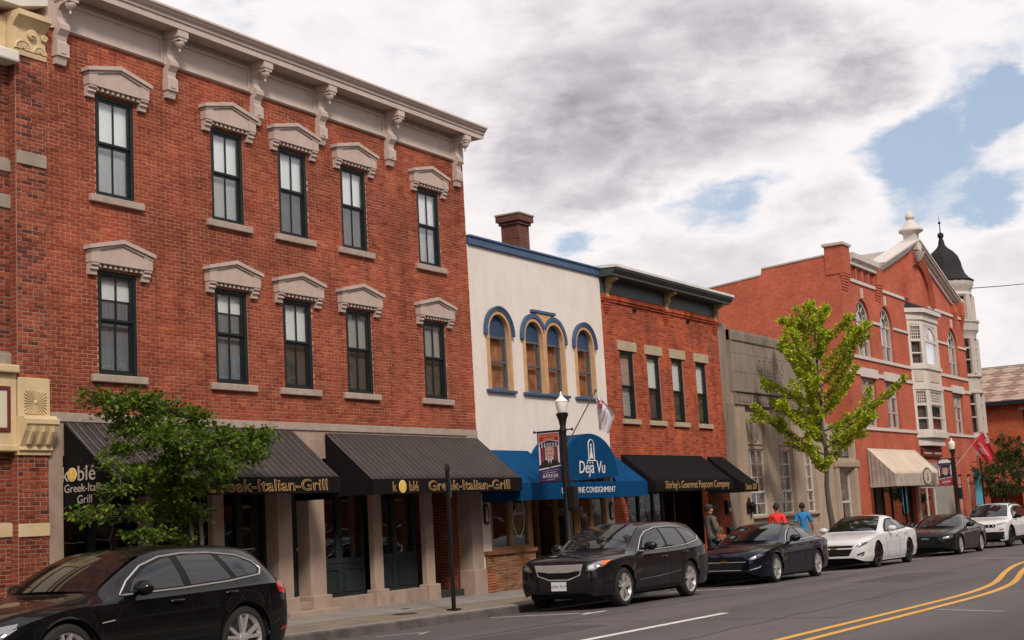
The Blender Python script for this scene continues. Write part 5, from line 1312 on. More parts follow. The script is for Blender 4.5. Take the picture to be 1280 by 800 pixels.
# corner turret
TX, TY = 70.25, 1.0
def turret(prof_, name, mat, seg=20): return build(MB().lathe(prof_, (TX, TY, 0), seg), name, mat, E_, sm=35)
turret([(0.85, 3.4), (1.15, 3.9), (1.28, 4.1), (1.3, 4.3), (1.21, 4.36), (1.21, 4.5)], 'turret_base', turret_trim)
turret([(1.0, 4.5), (1.0, 11.4)], 'turret_core', dark_room)
turret([(1.2, 6.35), (1.28, 6.42), (1.28, 6.5), (1.19, 6.55), (1.19, 7.15), (1.3, 7.22), (1.3, 7.32), (1.2, 7.36)], 'turret_apron', turret_trim)
turret([(1.2, 9.1), (1.22, 9.35), (1.34, 9.5), (1.36, 9.85), (1.42, 9.9), (1.42, 10.0), (1.2, 10.05)], 'turret_balcony', turret_trim)
turret([(1.14, 11.2), (1.22, 11.3), (1.16, 11.45), (1.26, 11.7), (1.32, 11.82), (1.32, 11.98)], 'turret_cornice', turret_trim)
for k in range(8):
    a = R(22.5 + 45 * k); ca, sa = math.cos(a), math.sin(a)
    for z0_, z1_ in ((4.5, 6.35), (7.36, 9.1), (10.05, 11.25)):
        build(MB().tube([(TX + 1.14 * ca, TY + 1.14 * sa, z0_), (TX + 1.14 * ca, TY + 1.14 * sa, z1_)], 0.17, 8), 'turret_post', turret_trim, E_)
    a2 = R(45 * k); d = Vector((math.cos(a2), math.sin(a2)))
    for z0_, z1_ in ((4.5, 6.35), (7.36, 9.1)):
        p = (TX + 1.07 * d.x + 0.38 * d.y, TY + 1.07 * d.y - 0.38 * d.x); q = (TX + 1.07 * d.x - 0.38 * d.y, TY + 1.07 * d.y + 0.38 * d.x)
        f = MB().box(0, 0.76, 0, 0.06, z1_ - 0.5, z1_ - 0.42).box(0, 0.76, 0, 0.06, (z0_ + z1_) / 2 - 0.2, (z0_ + z1_) / 2 - 0.14).box(0, 0.08, 0, 0.06, z0_, z1_).box(0.68, 0.76, 0, 0.06, z0_, z1_)
        W_ = build(oriented(f, q, p), 'turret_window', egrey, E_); build(oriented(MB().box(0.08, 0.68, 0.03, 0.034, z0_, z1_), q, p), 'pane', pane_m, W_)
    p = (TX + 1.05 * d.x - 0.42 * d.y, TY + 1.05 * d.y + 0.42 * d.x); q = (TX + 1.05 * d.x + 0.42 * d.y, TY + 1.05 * d.y - 0.42 * d.x)
    build(oriented(MB().prism([(0.06, 10.1)] + arc(0.42, 10.75, 0.36, 180, 0, 8) + [(0.78, 10.1)], 'y', -0.02, 0.03), p, q), 'niche', M('tan_panel'), E_)
turret([(1.34, 11.98), (1.38, 12.04), (1.16, 12.2), (0.98, 12.45), (0.88, 12.75), (0.83, 13.05), (0.72, 13.35), (0.52, 13.6), (0.3, 13.78), (0.17, 13.95), (0.15, 14.1), (0.08, 14.35), (0.05, 14.4)], 'dome', slate, 24)
build(MB().sphere((TX, TY, 14.45), 0.16).tube([(TX, TY, 14.5), (TX, TY, 15.45)], [0.035, 0.008]).sphere((TX, TY, 15.1), 0.07), 'spire', slate, E_, sm=60)
# flank, ground floor
def flank():
    mb = MB(); pts = [(0.4, -0.8), (0.4, 10.80), (3.1, 10.62), (3.15, 10.38), (5.5, 10.15), (16, 9.6), (16, -0.8)]
    mb.prism(pts, 'x', EX0, EX0 + 0.4); return mb
build(flank(), 'flank_wall', ered, E_)
build(MB().prism([(0.4, 10.80), (3.1, 10.62), (3.1, 10.68), (0.4, 10.86)], 'x', EX0 - 0.03, EX0 + 0.43).prism([(3.15, 10.38), (5.5, 10.15), (16, 9.6), (16, 9.66), (5.5, 10.21), (3.15, 10.44)], 'x', EX0 - 0.03, EX0 + 0.43), 'flank_coping', egrey, E_)
build(MB().box(EX0 + 0.4, EX1, 15.6, 16, -0.8, 10), 'rear_wall', ered, E_)
build(MB().box(EX1 - 0.35, EX1, 0.4, 16, -0.8, 10.3), 'flank_wall', ered, E_)
bx('roof', roof_grey, E_, EX0 + 0.4, EX1 - 0.36, 0.45, 15.6, 9.2, 9.3)
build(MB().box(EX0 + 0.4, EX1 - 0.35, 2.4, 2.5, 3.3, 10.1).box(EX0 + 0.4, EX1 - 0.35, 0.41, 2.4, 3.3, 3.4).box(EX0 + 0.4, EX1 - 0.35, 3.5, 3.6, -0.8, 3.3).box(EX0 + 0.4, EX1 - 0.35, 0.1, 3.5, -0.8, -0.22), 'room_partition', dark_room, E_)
f = MB()
for xx in (51.95, 53.0, 54.0, 55.1, 56.9, 57.75): f.box(xx - 0.06, xx + 0.06, 0.15, 0.23, -0.5, 2.9)
f.box(52.0, 57.7, 0.16, 0.22, 0.2, 0.28)
so = build(f, 'shop_window', black_frame, E_)
for a, b in ((52.01, 52.94), (54.06, 55.04), (55.16, 56.84), (56.96, 57.69)): bx('pane', shop_glass, so, a, b, 0.185, 0.19, 0.28, 2.9)
bx('shop_door', M('brown_door', (0.07, 0.04, 0.022), 0.6), E_, 53.06, 53.94, 0.2, 0.25, -0.4, 2.9)
gsf = M('grey_shopfront', (0.27, 0.255, 0.235), 0.7, var=0.08, vs=3)
build(MB().box(58.2, 63.8, -0.03, 0.1, 2.05, 3.0).box(58.2, 58.5, -0.02, 0.15, -0.6, 2.05).box(61.0, 63.8, -0.02, 0.15, -0.6, 2.05).box(58.5, 61.0, -0.02, 0.15, -0.6, 0.45), 'grey_shopfront', gsf, E_)
f = MB().box(58.5, 61.0, 0.03, 0.1, 1.95, 2.05).box(58.5, 58.58, 0.03, 0.1, 0.45, 1.95).box(60.92, 61.0, 0.03, 0.1, 0.45, 1.95).box(59.75, 59.82, 0.03, 0.1, 0.45, 1.95)
so = build(f, 'shop_window', pale_frame, E_); bx('pane', shop_glass, so, 58.58, 59.75, 0.06, 0.065, 0.45, 1.95); bx('pane', shop_glass, so, 59.82, 60.92, 0.06, 0.065, 0.45, 1.95)
for a in (65.0, 66.6): lattice_window(E_, a, a + 0.7, -0.2, 2.5, 0.1, 1, 1.9, egrey, 'ground_window', 3)
sg = thing('shop_sign', 'long maroon shop sign over the grey shopfront beside the beige awning', 'sign', (60.7, -0.1, 3.2))
build(MB().box(59.2, 62.2, -0.12, -0.02, 3.25, 3.62), 'board', M('maroon_board', (0.11, 0.022, 0.016), 0.5), sg, bevel=0.02)
build(MB().box(59.3, 60.5, -0.128, -0.12, 3.37, 3.45).box(60.9, 62.1, -0.128, -0.12, 3.37, 3.45), 'lettering_bar', M('sign_gold', (0.5, 0.32, 0.2), 0.5), sg)
text('ED', 0.55, M('slot_dark', (0.07, 0.07, 0.07), 0.6), E_, (61.2, -0.034, 2.3), extrude=0.003)
beige = M('beige_canvas', (0.56, 0.46, 0.37), 0.8, var=0.08, vs=1.5, dirt=((0.40, 0.32, 0.26), 1.2, 0.55, 0.4))
beige_s = stripe_mat('beige_striped_canvas', (0.36, 0.31, 0.27), (0.26, 0.22, 0.19), 0.16, 0.35, 1)
beige_v = stripe_mat('beige_valance', (0.42, 0.35, 0.29), (0.36, 0.30, 0.25), 0.08, 0.4, 0)
be = sloped('beige_awning', 'large beige canvas awning with oval emblem on the gabled brick block', 51.85, 58.3, 3.52, 2.50, -1.0, 2.05, beige, beige_v, beige_s, scallop=0.3, yw=-0.03)
build(MB().prism(arc(56.1, 2.38, 0.62, 0, 360, 24, 0.36)[:-1], 'y', -1.035, -1.014), 'emblem_rim', M('emblem_brown', (0.12, 0.085, 0.06), 0.6), be)
build(MB().prism(arc(56.1, 2.38, 0.52, 0, 360, 24, 0.29)[:-1], 'y', -1.041, -1.036), 'emblem_field', M('emblem_field', (0.5, 0.42, 0.35), 0.7), be)
build(MB().prism([(56.0, 2.2), (56.12, 2.22), (56.2, 2.36), (56.1, 2.42), (56.16, 2.55), (56.02, 2.5), (56.05, 2.38), (55.98, 2.3)], 'y', -1.046, -1.041), 'emblem_figure', M('emblem_brown'), be)

# ================================================================ FAR BUILDING ACROSS THE SIDE STREET
Rb = thing('tile_roofed_building', 'brick building with patterned tile roof at the far right', 'building', (84, 2, gz(80)))
rbm = brick_wall_mat('far_brick', (0.40, 0.085, 0.036), (0.35, 0.068, 0.03), (0.36, 0.12, 0.06), 'sum')
build(MB().wall(-9, 8, -1.2, 6.5, 80, 80.4, [(-1.75, -0.05, 4.25, 5.95), (-5.2, -3.5, 4.25, 5.95), (-4.5, -1.0, -1, 1.9), (0.4, 2.2, -0.4, 1.9)], plane='x'), 'wall', rbm, Rb)
build(MB().box(80.4, 92, -9, -8.6, -1.2, 6.5).box(80.4, 92, 7.6, 8, -1.2, 6.5).box(81.5, 81.6, -8.6, 7.6, -1.2, 6.4), 'side_wall', rbm, Rb)
for y_ in (-1.75, -5.2):
    f = MB().box(80.15, 80.22, y_, y_ + 0.1, 4.25, 5.95).box(80.15, 80.22, y_ + 1.6, y_ + 1.7, 4.25, 5.95).box(80.15, 80.22, y_ + 0.1, y_ + 1.6, 5.05, 5.13).box(80.15, 80.22, y_ + 0.1, y_ + 1.6, 5.87, 5.95)
    wo = build(f, 'window', black_frame, Rb); bx('pane', pane_m, wo, 80.18, 80.19, y_ + 0.1, y_ + 1.6, 4.25, 5.87)
    bx('lintel', lintel, Rb, 79.95, 80.1, y_ - 0.2, y_ + 1.9, 5.97, 6.15)
    bx('window_sill', lintel, Rb, 79.92, 80.1, y_ - 0.15, y_ + 1.85, 4.12, 4.24)
tile = bpy.data.materials.new('patterned_tiles'); tile.use_nodes = True
tt = tile.node_tree; tb = tt.nodes['Principled BSDF']
ts = node(tt, 'ShaderNodeSeparateXYZ'); tt.links.new(node(tt, 'ShaderNodeNewGeometry').outputs['Position'], ts.inputs[0])
tu = mth(tt, 'PINGPONG', mth(tt, 'MULTIPLY', ts.outputs[1], 1.7), 1.0); tv = mth(tt, 'PINGPONG', mth(tt, 'MULTIPLY', ts.outputs[2], 4.2), 1.0)
tn = node(tt, 'ShaderNodeTexNoise'); setin(tn, Scale=3.0, Detail=4.0); tt.links.new(node(tt, 'ShaderNodeNewGeometry').outputs['Position'], tn.inputs[0])
dia = smooth(tt, mth(tt, 'ADD', mth(tt, 'ADD', tu, tv), mth(tt, 'MULTIPLY', mth(tt, 'SUBTRACT', tn.outputs[0], 0.5), 0.9)), 0.85, 1.1)
tm = node(tt, 'ShaderNodeMixRGB'); tt.links.new(dia, tm.inputs[0]); tm.inputs[1].default_value = (0.36, 0.27, 0.20, 1); tm.inputs[2].default_value = (0.23, 0.135, 0.11, 1)
tt.links.new(tm.outputs[0], tb.inputs['Base Color']); tb.inputs['Roughness'].default_value = 0.85
rf = MB()
for k in range(13):
    u0, u1 = k / 13, (k + 1) / 13
    x0_, x1_ = 79.5 + 5.2 * u0, 79.5 + 5.2 * u1; z0_, z1_ = 6.5 + 2.35 * u0, 6.5 + 2.35 * u1
    rf.prism([(x0_, z0_ + 0.05), (x1_ + 0.02, z1_ + 0.02), (x1_ + 0.02, z1_ - 0.05), (x0_, z0_ - 0.03)], 'y', -9.3, 8.3)
build(rf, 'roof', tile, Rb)
build(MB().prism([(84.6, 8.85), (90, 6.4), (80, 6.4)], 'y', -9, 8), 'roof_back', roof_grey, Rb)
bx('eave_gutter', black_frame, Rb, 79.35, 79.6, -9.3, 8.3, 6.28, 6.5)

# ================================================================ THE OTHER SIDE OF THE STREET (mirrored in glass and paint)
def opposite(label, x0, x1, h, wallm, trimm, n):
    t = thing('opposite_building', label, 'building', ((x0 + x1) / 2, -21.5, gz((x0 + x1) / 2)), 'buildings behind the viewer')
    wd = (x1 - x0) / n; hs = []
    for k in range(n):
        for za in ((4.3, 6.2), (7.0, 8.6)):
            if za[1] < h - 0.5: hs.append((x0 + wd * k + wd * 0.28, x0 + wd * k + wd * 0.72, za[0], za[1]))
    hs.append((x0 + 0.8, x1 - 0.8, 0.7, 2.7))
    build(MB().wall(x0, x1, -0.5, h, -21.6, -21.2, hs), 'wall', wallm, t)
    build(MB().box(x0, x1, -21.15, -20.9, h - 0.35, h).box(x0, x1, -21.2, -21.0, 3.1, 3.4), 'cornice', trimm, t)
    bx('roof', roof_grey, t, x0, x1, -30, -21.6, h - 0.4, h - 0.3); bx('room', dark_room, t, x0, x1, -22.6, -22.5, -0.4, h - 0.4)
    for hh in hs:
        f = MB().box(hh[0], hh[0] + 0.07, -21.45, -21.38, hh[2], hh[3]).box(hh[1] - 0.07, hh[1], -21.45, -21.38, hh[2], hh[3]).box(hh[0] + 0.07, hh[1] - 0.07, -21.45, -21.38, (hh[2] + hh[3]) / 2 - 0.03, (hh[2] + hh[3]) / 2 + 0.03)
        wo = build(f, 'window', pale_frame, t); bx('pane', pane_m, wo, hh[0], hh[1], -21.43, -21.42, hh[2], hh[3])
ochre = M('ochre_brick', (0.30, 0.17, 0.065), 0.85, var=0.15, vs=1.5); teal_w = M('teal_stucco', (0.12, 0.24, 0.21), 0.85, var=0.1, vs=1.5)
opposite('ochre brick shop row across the street, seen in reflections', -16, 9, 10.4, ochre, cornice_paint, 7)
opposite('teal stucco building across the street, seen in reflections', 9, 19, 9.4, teal_w, M('mustard_trim', (0.5, 0.33, 0.08), 0.7), 3)
opposite('red brick building across the street, seen in reflections', 19, 36, 12.0, side_brick, cornice_paint, 6)
opposite('tan brick building across the street, seen in reflections', 36, 62, 11.0, ochre, cornice_paint, 8)
opposite('long dark brick row across the street farther on, seen in reflections', 62, 130, 11.5, side_brick, cornice_paint, 16)
# ================================================================ STREET FURNITURE
black_iron = M('black_iron', (0.012, 0.0115, 0.012), 0.45, metal=0.3)
globe = M('frosted_globe', (0.80, 0.78, 0.74), 0.35, var=0.05, vs=6, coord='obj')
LY = -2.0
def street_lamp(x, label, flag_dir):
    b = wz(x, LY)
    t = thing('street_lamp', label, 'street lamp', (x, LY, b), 'acorn street lamps')
    p = MB().lathe([(0.21, b), (0.21, b + 0.12), (0.17, b + 0.16), (0.16, b + 0.6), (0.12, b + 0.7), (0.085, b + 0.78), (0.065, b + 3.30), (0.075, b + 3.33), (0.075, b + 3.38), (0.06, b + 3.42), (0.085, b + 3.56), (0.125, b + 3.66), (0.13, b + 3.70), (0.09, b + 3.72)], (x, LY, 0), 14)
    build(p, 'post', black_iron, t, sm=30)
    fl = MB()
    for k in range(10):
        a = 2 * math.pi * k / 10
        fl.tube([(x + 0.072 * math.cos(a), LY + 0.072 * math.sin(a), b + 0.8), (x + 0.06 * math.cos(a), LY + 0.06 * math.sin(a), b + 3.24)], 0.012, 4)
    build(fl, 'fluting', black_iron, t)
    g = MB().lathe([(0.085, b + 3.72), (0.10, b + 3.77), (0.122, b + 3.86), (0.128, b + 3.91), (0.125, b + 3.94)], (x, LY, 0), 14)
    build(g, 'globe', globe, t, sm=50)
    build(MB().lathe([(0.14, b + 3.94), (0.115, b + 3.98), (0.06, b + 4.03), (0.035, b + 4.06), (0.025, b + 4.09), (0.032, b + 4.11), (0.008, b + 4.16)], (x, LY, 0), 14), 'globe_cap', globe, t, sm=50)
    for z in (3.36, 2.31):
        r = MB().tube([(x, LY - 0.2, b + z), (x, LY + 0.68, b + z)], 0.012, 6).sphere((x, LY + 0.69, b + z), 0.03).sphere((x, LY - 0.21, b + z), 0.03)
        build(r, 'banner_arm', black_iron, t)
    build(MB().box(x - 0.09, x + 0.09, LY - 0.22, LY - 0.06, b + 1.75, b + 2.2), 'junction_box', black_iron, t, bevel=0.01)
    return t, b
L1, b1 = street_lamp(25.25, 'black street lamp with a portrait banner in front of the blue awning', 1)
L2, b2 = street_lamp(56.45, 'black street lamp with a portrait banner beside the beige awning', 1)

cloth_red = M('banner_red', (0.32, 0.012, 0.02), 0.7, var=0.08, vs=8); cloth_navy = M('banner_navy', (0.032, 0.022, 0.085), 0.7); cloth_white = M('banner_white', (0.62, 0.58, 0.58), 0.7)
skin_print = M('print_skin', (0.42, 0.27, 0.21), 0.7); suit_print = M('print_suit', (0.012, 0.01, 0.013), 0.7); stripe_red = M('print_red', (0.30, 0.02, 0.03), 0.7)
def banner(x, b, label, variant):
    """printed vinyl banner hung square to the street; built as its layers of print"""
    y0, W_, zt, H = LY + 0.07, 0.56, b + 3.36, 1.05
    t = thing('portrait_banner', label, 'banner', (x, y0 + W_ / 2, zt - H), 'portrait banners on the lamp posts')
    def P(pts, mat, name, lay):       # u to the right seen from the left of the street, v up
        build(MB().prism([(y0 + W_ * (1 - u), zt - H * (1 - v)) for u, v in pts], 'x', x - 0.004 - lay * 0.0012, x - 0.003 - (lay - 1) * 0.0012), name, mat, t)
    build(MB().box(x - 0.003, x + 0.003, y0, y0 + W_, zt - H, zt), 'cloth', cloth_navy, t)
    top_m, low_m = (cloth_red, cloth_navy) if variant == 0 else (cloth_white, cloth_red)
    for k in range(7): P([(0.04 + k * 0.135, 0.28), (0.04 + k * 0.135 + 0.07, 0.28), (0.04 + k * 0.135 + 0.07, 0.70), (0.04 + k * 0.135, 0.70)], stripe_red if k % 2 else cloth_white, 'flag_stripe', 1)
    for k in range(7): P([(0.03 + k * 0.135, 0.28), (0.97, 0.28), (0.97, 0.281), (0.03, 0.281)], cloth_white, 'flag_edge', 1) if k == 0 else None
    for r_ in range(3):
        for k in range(8): P([(0.07 + k * 0.12, 0.68 + r_ * 0.03), (0.10 + k * 0.12, 0.695 + r_ * 0.03), (0.07 + k * 0.12, 0.71 + r_ * 0.03), (0.04 + k * 0.12, 0.695 + r_ * 0.03)], cloth_white, 'star', 2)
    P([(0.06, 0.965), (0.94, 0.965), (0.94, 0.775), (0.5, 0.825), (0.06, 0.765)] if variant == 0 else [(0.06, 0.84), (0.94, 0.84), (0.9, 0.92), (0.7, 0.97), (0.3, 0.97), (0.1, 0.92)], cloth_white, 'header_edge', 3)
    P([(0.08, 0.955), (0.92, 0.955), (0.92, 0.79), (0.5, 0.84), (0.08, 0.78)] if variant == 0 else [(0.09, 0.85), (0.91, 0.85), (0.87, 0.915), (0.68, 0.96), (0.32, 0.96), (0.13, 0.915)], top_m, 'header', 4)
    P([(0.02, 0.25), (0.02, 0.32), (0.2, 0.40), (0.34, 0.44), (0.66, 0.44), (0.82, 0.40), (0.98, 0.33), (0.98, 0.28)], suit_print, 'suit', 4)
    P([(0.40, 0.45), (0.5, 0.28), (0.60, 0.45)], cloth_white, 'shirt', 5); P([(0.47, 0.43), (0.53, 0.43), (0.55, 0.30), (0.5, 0.27), (0.45, 0.30)], suit_print, 'tie', 6)
    P([(0.5 + 0.20 * math.cos(R(a)), 0.585 + 0.145 * math.sin(R(a))) for a in range(0, 360, 20)], skin_print, 'face', 5)
    P([(0.36, 0.60), (0.44, 0.60), (0.44, 0.615), (0.36, 0.615)], suit_print, 'brow', 6); P([(0.56, 0.60), (0.64, 0.60), (0.64, 0.615), (0.56, 0.615)], suit_print, 'brow', 6); P([(0.42, 0.515), (0.58, 0.515), (0.56, 0.525), (0.44, 0.525)], stripe_red, 'mouth', 6)
    P([(0.29, 0.63), (0.33, 0.69), (0.42, 0.735), (0.58, 0.735), (0.67, 0.69), (0.71, 0.63), (0.66, 0.66), (0.5, 0.70), (0.34, 0.66)] if variant == 0 else [(0.22, 0.66), (0.78, 0.66), (0.82, 0.76), (0.18, 0.76)], M('print_grey_hair', (0.22, 0.19, 0.18), 0.8) if variant == 0 else suit_print, 'hair' if variant == 0 else 'cap', 6)
    P([(0.02, 0.24), (0.98, 0.305), (0.98, 0.325), (0.02, 0.265)], cloth_white, 'divider', 5)
    P([(0.02, 0.01), (0.98, 0.01), (0.98, 0.305), (0.02, 0.24)], low_m, 'footer', 4)
    yc = y0 + W_ / 2
    if variant == 0:
        text('HOMETOWN', 0.075, M('print_gold', (0.6, 0.3, 0.12), 0.6), t, (x - 0.014, yc, zt - 0.125), face='-x', extrude=0.0005); text('HEROES', 0.08, M('print_gold'), t, (x - 0.014, yc, zt - 0.195), face='-x', extrude=0.0005)
    if variant == 0: text('BARKER', 0.105, cloth_white, t, (x - 0.014, yc, zt - H + 0.09), face='-x', extrude=0.0005)
    else: P([(0.2, 0.095), (0.8, 0.135), (0.8, 0.165), (0.2, 0.125)], cloth_white, 'print_line', 6)
    pm = M('print_mauve', (0.3, 0.2, 0.3), 0.6)
    P([(0.14, 0.2), (0.86, 0.24), (0.86, 0.25), (0.14, 0.21)], pm, 'print_line', 6); P([(0.25, 0.165), (0.75, 0.185), (0.75, 0.205), (0.25, 0.185)], pm, 'print_line', 6); P([(0.35, 0.035), (0.65, 0.045), (0.65, 0.062), (0.35, 0.052)], pm, 'print_line', 6)
    return t
banner(25.25, b1, 'red and navy portrait banner of a suited man on the lamp by the blue awning', 0)
banner(56.45, b2, 'white-topped portrait banner with red foot on the lamp by the beige awning', 1)

def flag(x, b, label, mat, pole_top, pole_mat, shape, txt, tmat, roll, tpos, logo):
    """cloth hanging from a slanted pole bracketed to the lamp post; s runs out over the road, z up"""
    t = thing('pole_flag', label, 'flag', (x, LY, b + 2.9), 'flags on the lamp posts')
    base = Vector((x, LY - 0.06, b + 3.03)); tip = Vector((x + pole_top[2], LY - pole_top[0], pole_top[1]))
    build(MB().tube([base, tip], 0.014, 6).sphere(tip, 0.03), 'pole', pole_mat, t)
    # cloth: fan of quads between the two long edges
    ea, ec = shape; nu, nv = 8, 14; mb = MB()
    def along(e, v):
        k = min(1, int(v * 2)); f = v * 2 - k; return (e[k][0] + (e[k + 1][0] - e[k][0]) * f, e[k][1] + (e[k + 1][1] - e[k][1]) * f)
    for j in range(nv + 1):
        v = j / nv
        e0, e1 = along(ea, v), along(ec, v)
        for i in range(nu + 1):
            u = i / nu
            s = tip.y - (e0[0] + (e1[0] - e0[0]) * u); z = tip.z + e0[1] + (e1[1] - e0[1]) * u
            mb.v.append((tip.x + 0.045 * math.sin(u * 9 + v * 2.0) * min(1, v * 2 + 0.15), s, z))
    n = nu + 1
    for j in range(nv):
        for i in range(nu): mb.f.append((j * n + i, j * n + i + 1, (j + 1) * n + i + 1, (j + 1) * n + i))
    build(mb, 'cloth', mat, t, sm=60)
    for k, (s_, sz) in enumerate(txt):
        text(s_, sz, tmat, t, (tip.x - 0.065, tip.y - tpos[k][0], tip.z + tpos[k][1]), face='-x', roll=roll, extrude=0.001)
    lg = MB()
    lx, lz = tip.y - logo[0], tip.z + logo[1]
    for k in range(3): lg.prism([(lx + 0.05 - 0.045 * k, lz - 0.05), (lx + 0.025 - 0.045 * k, lz - 0.05), (lx + 0.02 - 0.04 * k, lz + 0.05), (lx + 0.045 - 0.04 * k, lz + 0.05)], 'x', tip.x - 0.068, tip.x - 0.064)
    lg.tube([(tip.x - 0.066, lx + 0.085 * math.cos(R(a)), lz + 0.02 + 0.085 * math.sin(R(a))) for a in range(30, 171, 20)], 0.012, 4)
    build(lg, 'emblem', logo[2], t)
flag_white = M('white_flag_cloth', (0.60, 0.55, 0.60), 0.8); flag_red = M('red_flag_cloth', (0.46, 0.012, 0.035), 0.8)
wood_pole = M('grey_pole', (0.12, 0.105, 0.10), 0.5); pale_pole = M('pale_pole', (0.5, 0.46, 0.42), 0.5)
flag(25.25, b1, 'white flag with red emblem on the lamp pole by the white building', flag_white, (0.82, 4.17, 0.0), wood_pole, ([(0.0, -0.06), (-0.02, -0.42), (0.0, -0.80)], [(0.02, -0.08), (0.42, -0.52), (0.25, -0.92)]), [('OTTERBEIN', 0.085), ('UNIVERSITY', 0.045)], M('flag_print_grey', (0.16, 0.13, 0.15), 0.8), R(68), [(0.19, -0.60), (0.25, -0.62)], (0.10, -0.33, M('flag_print_red', (0.4, 0.03, 0.04), 0.8)))
flag(56.45, b2, 'bright red flag with white lettering on the far lamp post', flag_red, (1.25, 4.02, 0.0), pale_pole, ([(-0.55, -0.42), (-0.25, -0.85), (0.05, -1.28)], [(0.0, -0.05), (0.19, -0.5), (0.38, -0.98)]), [('OTTERBEIN', 0.12), ('UNIVERSITY', 0.06)], cloth_white, R(-58), [(-0.06, -0.74), (-0.11, -0.80)], (0.13, -0.45, cloth_white))

sp = thing('sign_post', 'tall thin black sign post standing alone on the sidewalk', 'sign post', (21.0, -1.95, wz(21.0, -1.95)))
zb = wz(21.0, -1.95)
build(MB().box(20.97, 21.03, -1.98, -1.92, zb, 2.62), 'post', black_iron, sp, bevel=0.006)
build(MB().box(20.9, 21.1, -2.04, -1.86, zb, zb + 0.03), 'base_plate', black_iron, sp)
build(MB().prism([(20.955, 2.60), (21.045, 2.60), (21.0, 2.72)], 'y', -1.99, -1.91), 'post_cap', black_iron, sp)
build(MB().box(21.0, 21.09, -1.962, -1.95, 2.12, 2.55), 'sign_edge', M('sign_back', (0.07, 0.07, 0.075), 0.5, metal=0.4), sp)
bb = thing('blue_banner', 'narrow pale blue banner on a post by the right-hand tree', 'banner', (62.6, -1.6, gz(62)))
zb = wz(62.6, -1.6)
build(MB().tube([(62.6, -1.6, zb), (62.6, -1.6, 3.1)], 0.04, 8), 'post', black_iron, bb)
build(MB().box(62.57, 62.59, -1.56, -1.26, 0.9, 2.6), 'cloth', M('pale_blue_cloth', (0.10, 0.36, 0.52), 0.7), bb)
build(MB().tube([(62.6, -1.6, 2.95), (62.58, -1.22, 2.95)], 0.014, 5).tube([(62.6, -1.6, 0.85), (62.58, -1.22, 0.85)], 0.014, 5), 'arm', black_iron, bb)
ws = build(MB().tube([(49.0 + k * 3.0, -5.0 - 0.02 * k, 8.62 + 0.42 * k - 0.10 * math.sin(math.pi * k / 8)) for k in range(9)], 0.016, 4), 'overhead_wire', M('wire', (0.05, 0.05, 0.055), 0.5), None)
ws['label'] = 'thin overhead wire crossing the sky right of the turret'; ws['category'] = 'wire'
bx_ = thing('bicycle', 'dark bicycle parked outside the beige awning shop', 'bicycle', (54.6, -0.6, wz(54.6, -0.6)))
zb = wz(54.6, -0.6)
for dx in (-0.55, 0.55): build(MB().tube([(54.6 + dx + 0.4 * math.cos(2 * math.pi * k / 20), -0.6, zb + 0.42 + 0.4 * math.sin(2 * math.pi * k / 20)) for k in range(20)], 0.022, 5, True), 'wheel', black_iron, bx_)
build(MB().tube([(54.05, -0.6, zb + 0.42), (54.3, -0.6, zb + 0.85), (54.9, -0.6, zb + 0.85), (55.15, -0.6, zb + 0.42)], 0.02, 5).tube([(54.3, -0.6, zb + 0.85), (54.65, -0.6, zb + 0.42), (54.9, -0.6, zb + 0.85)], 0.02, 5), 'frame', black_iron, bx_)
build(MB().box(54.2, 54.42, -0.66, -0.54, zb + 0.93, zb + 0.98), 'saddle', black_iron, bx_); build(MB().tube([(54.95, -0.85, zb + 1.0), (54.9, -0.6, zb + 0.85), (54.95, -0.35, zb + 1.0)], 0.016, 5), 'handlebar', black_iron, bx_)

# ================================================================ TREES
def leaf_mat(name, c1, c2, c3):
    m = bpy.data.materials.new(name); m.use_nodes = True
    t = m.node_tree; b = t.nodes['Principled BSDF']; L = t.links.new
    g = node(t, 'ShaderNodeNewGeometry'); cr = node(t, 'ShaderNodeValToRGB'); L(g.outputs['Random Per Island'], cr.inputs[0])
    e = cr.color_ramp.elements; e[0].color = (*c1, 1); e[1].color = (*c3, 1); k = e.new(0.55); k.color = (*c2, 1)
    L(cr.outputs[0], b.inputs['Base Color']); b.inputs['Roughness'].default_value = 0.55; b.inputs['Specular IOR Level'].default_value = 0.3
    tr = node(t, 'ShaderNodeBsdfTranslucent'); L(cr.outputs[0], tr.inputs[0]); mx = node(t, 'ShaderNodeMixShader'); mx.inputs[0].default_value = 0.35
    o = t.nodes['Material Output']; L(b.outputs[0], mx.inputs[1]); L(tr.outputs[0], mx.inputs[2]); L(mx.outputs[0], o.inputs[0])
    return m
bark = M('bark', (0.095, 0.072, 0.058), 0.9, var=0.25, vs=12, bump=0.5, bs=30)
bark_pale = M('pale_bark', (0.27, 0.22, 0.18), 0.9, var=0.25, vs=12, bump=0.5, bs=30)
def rv(s=1.0): return Vector((random.uniform(-s, s), random.uniform(-s, s), random.uniform(-s, s)))
def add_leaf(mb, p, d, n, size, fan):
    d = d.normalized(); s = d.cross(n)
    s = s.normalized() if s.length > 1e-4 else d.orthogonal().normalized(); n2 = s.cross(d)
    if fan:
        pts = [p, p + d * size * 0.75 - s * size * 0.62 , p + d * size * 1.05 - s * size * 0.2 + n2 * size * 0.12, p + d * size * 1.05 + s * size * 0.2 + n2 * size * 0.12, p + d * size * 0.75 + s * size * 0.62]
        mb.add(pts, [(0, 1, 2), (0, 2, 3), (0, 3, 4)])
    else:
        pts = [p, p + d * size * 0.5 - s * size * 0.36 + n2 * size * 0.08, p + d * size, p + d * size * 0.5 + s * size * 0.36 + n2 * size * 0.08]
        mb.add(pts, [(0, 1, 2), (0, 2, 3)])
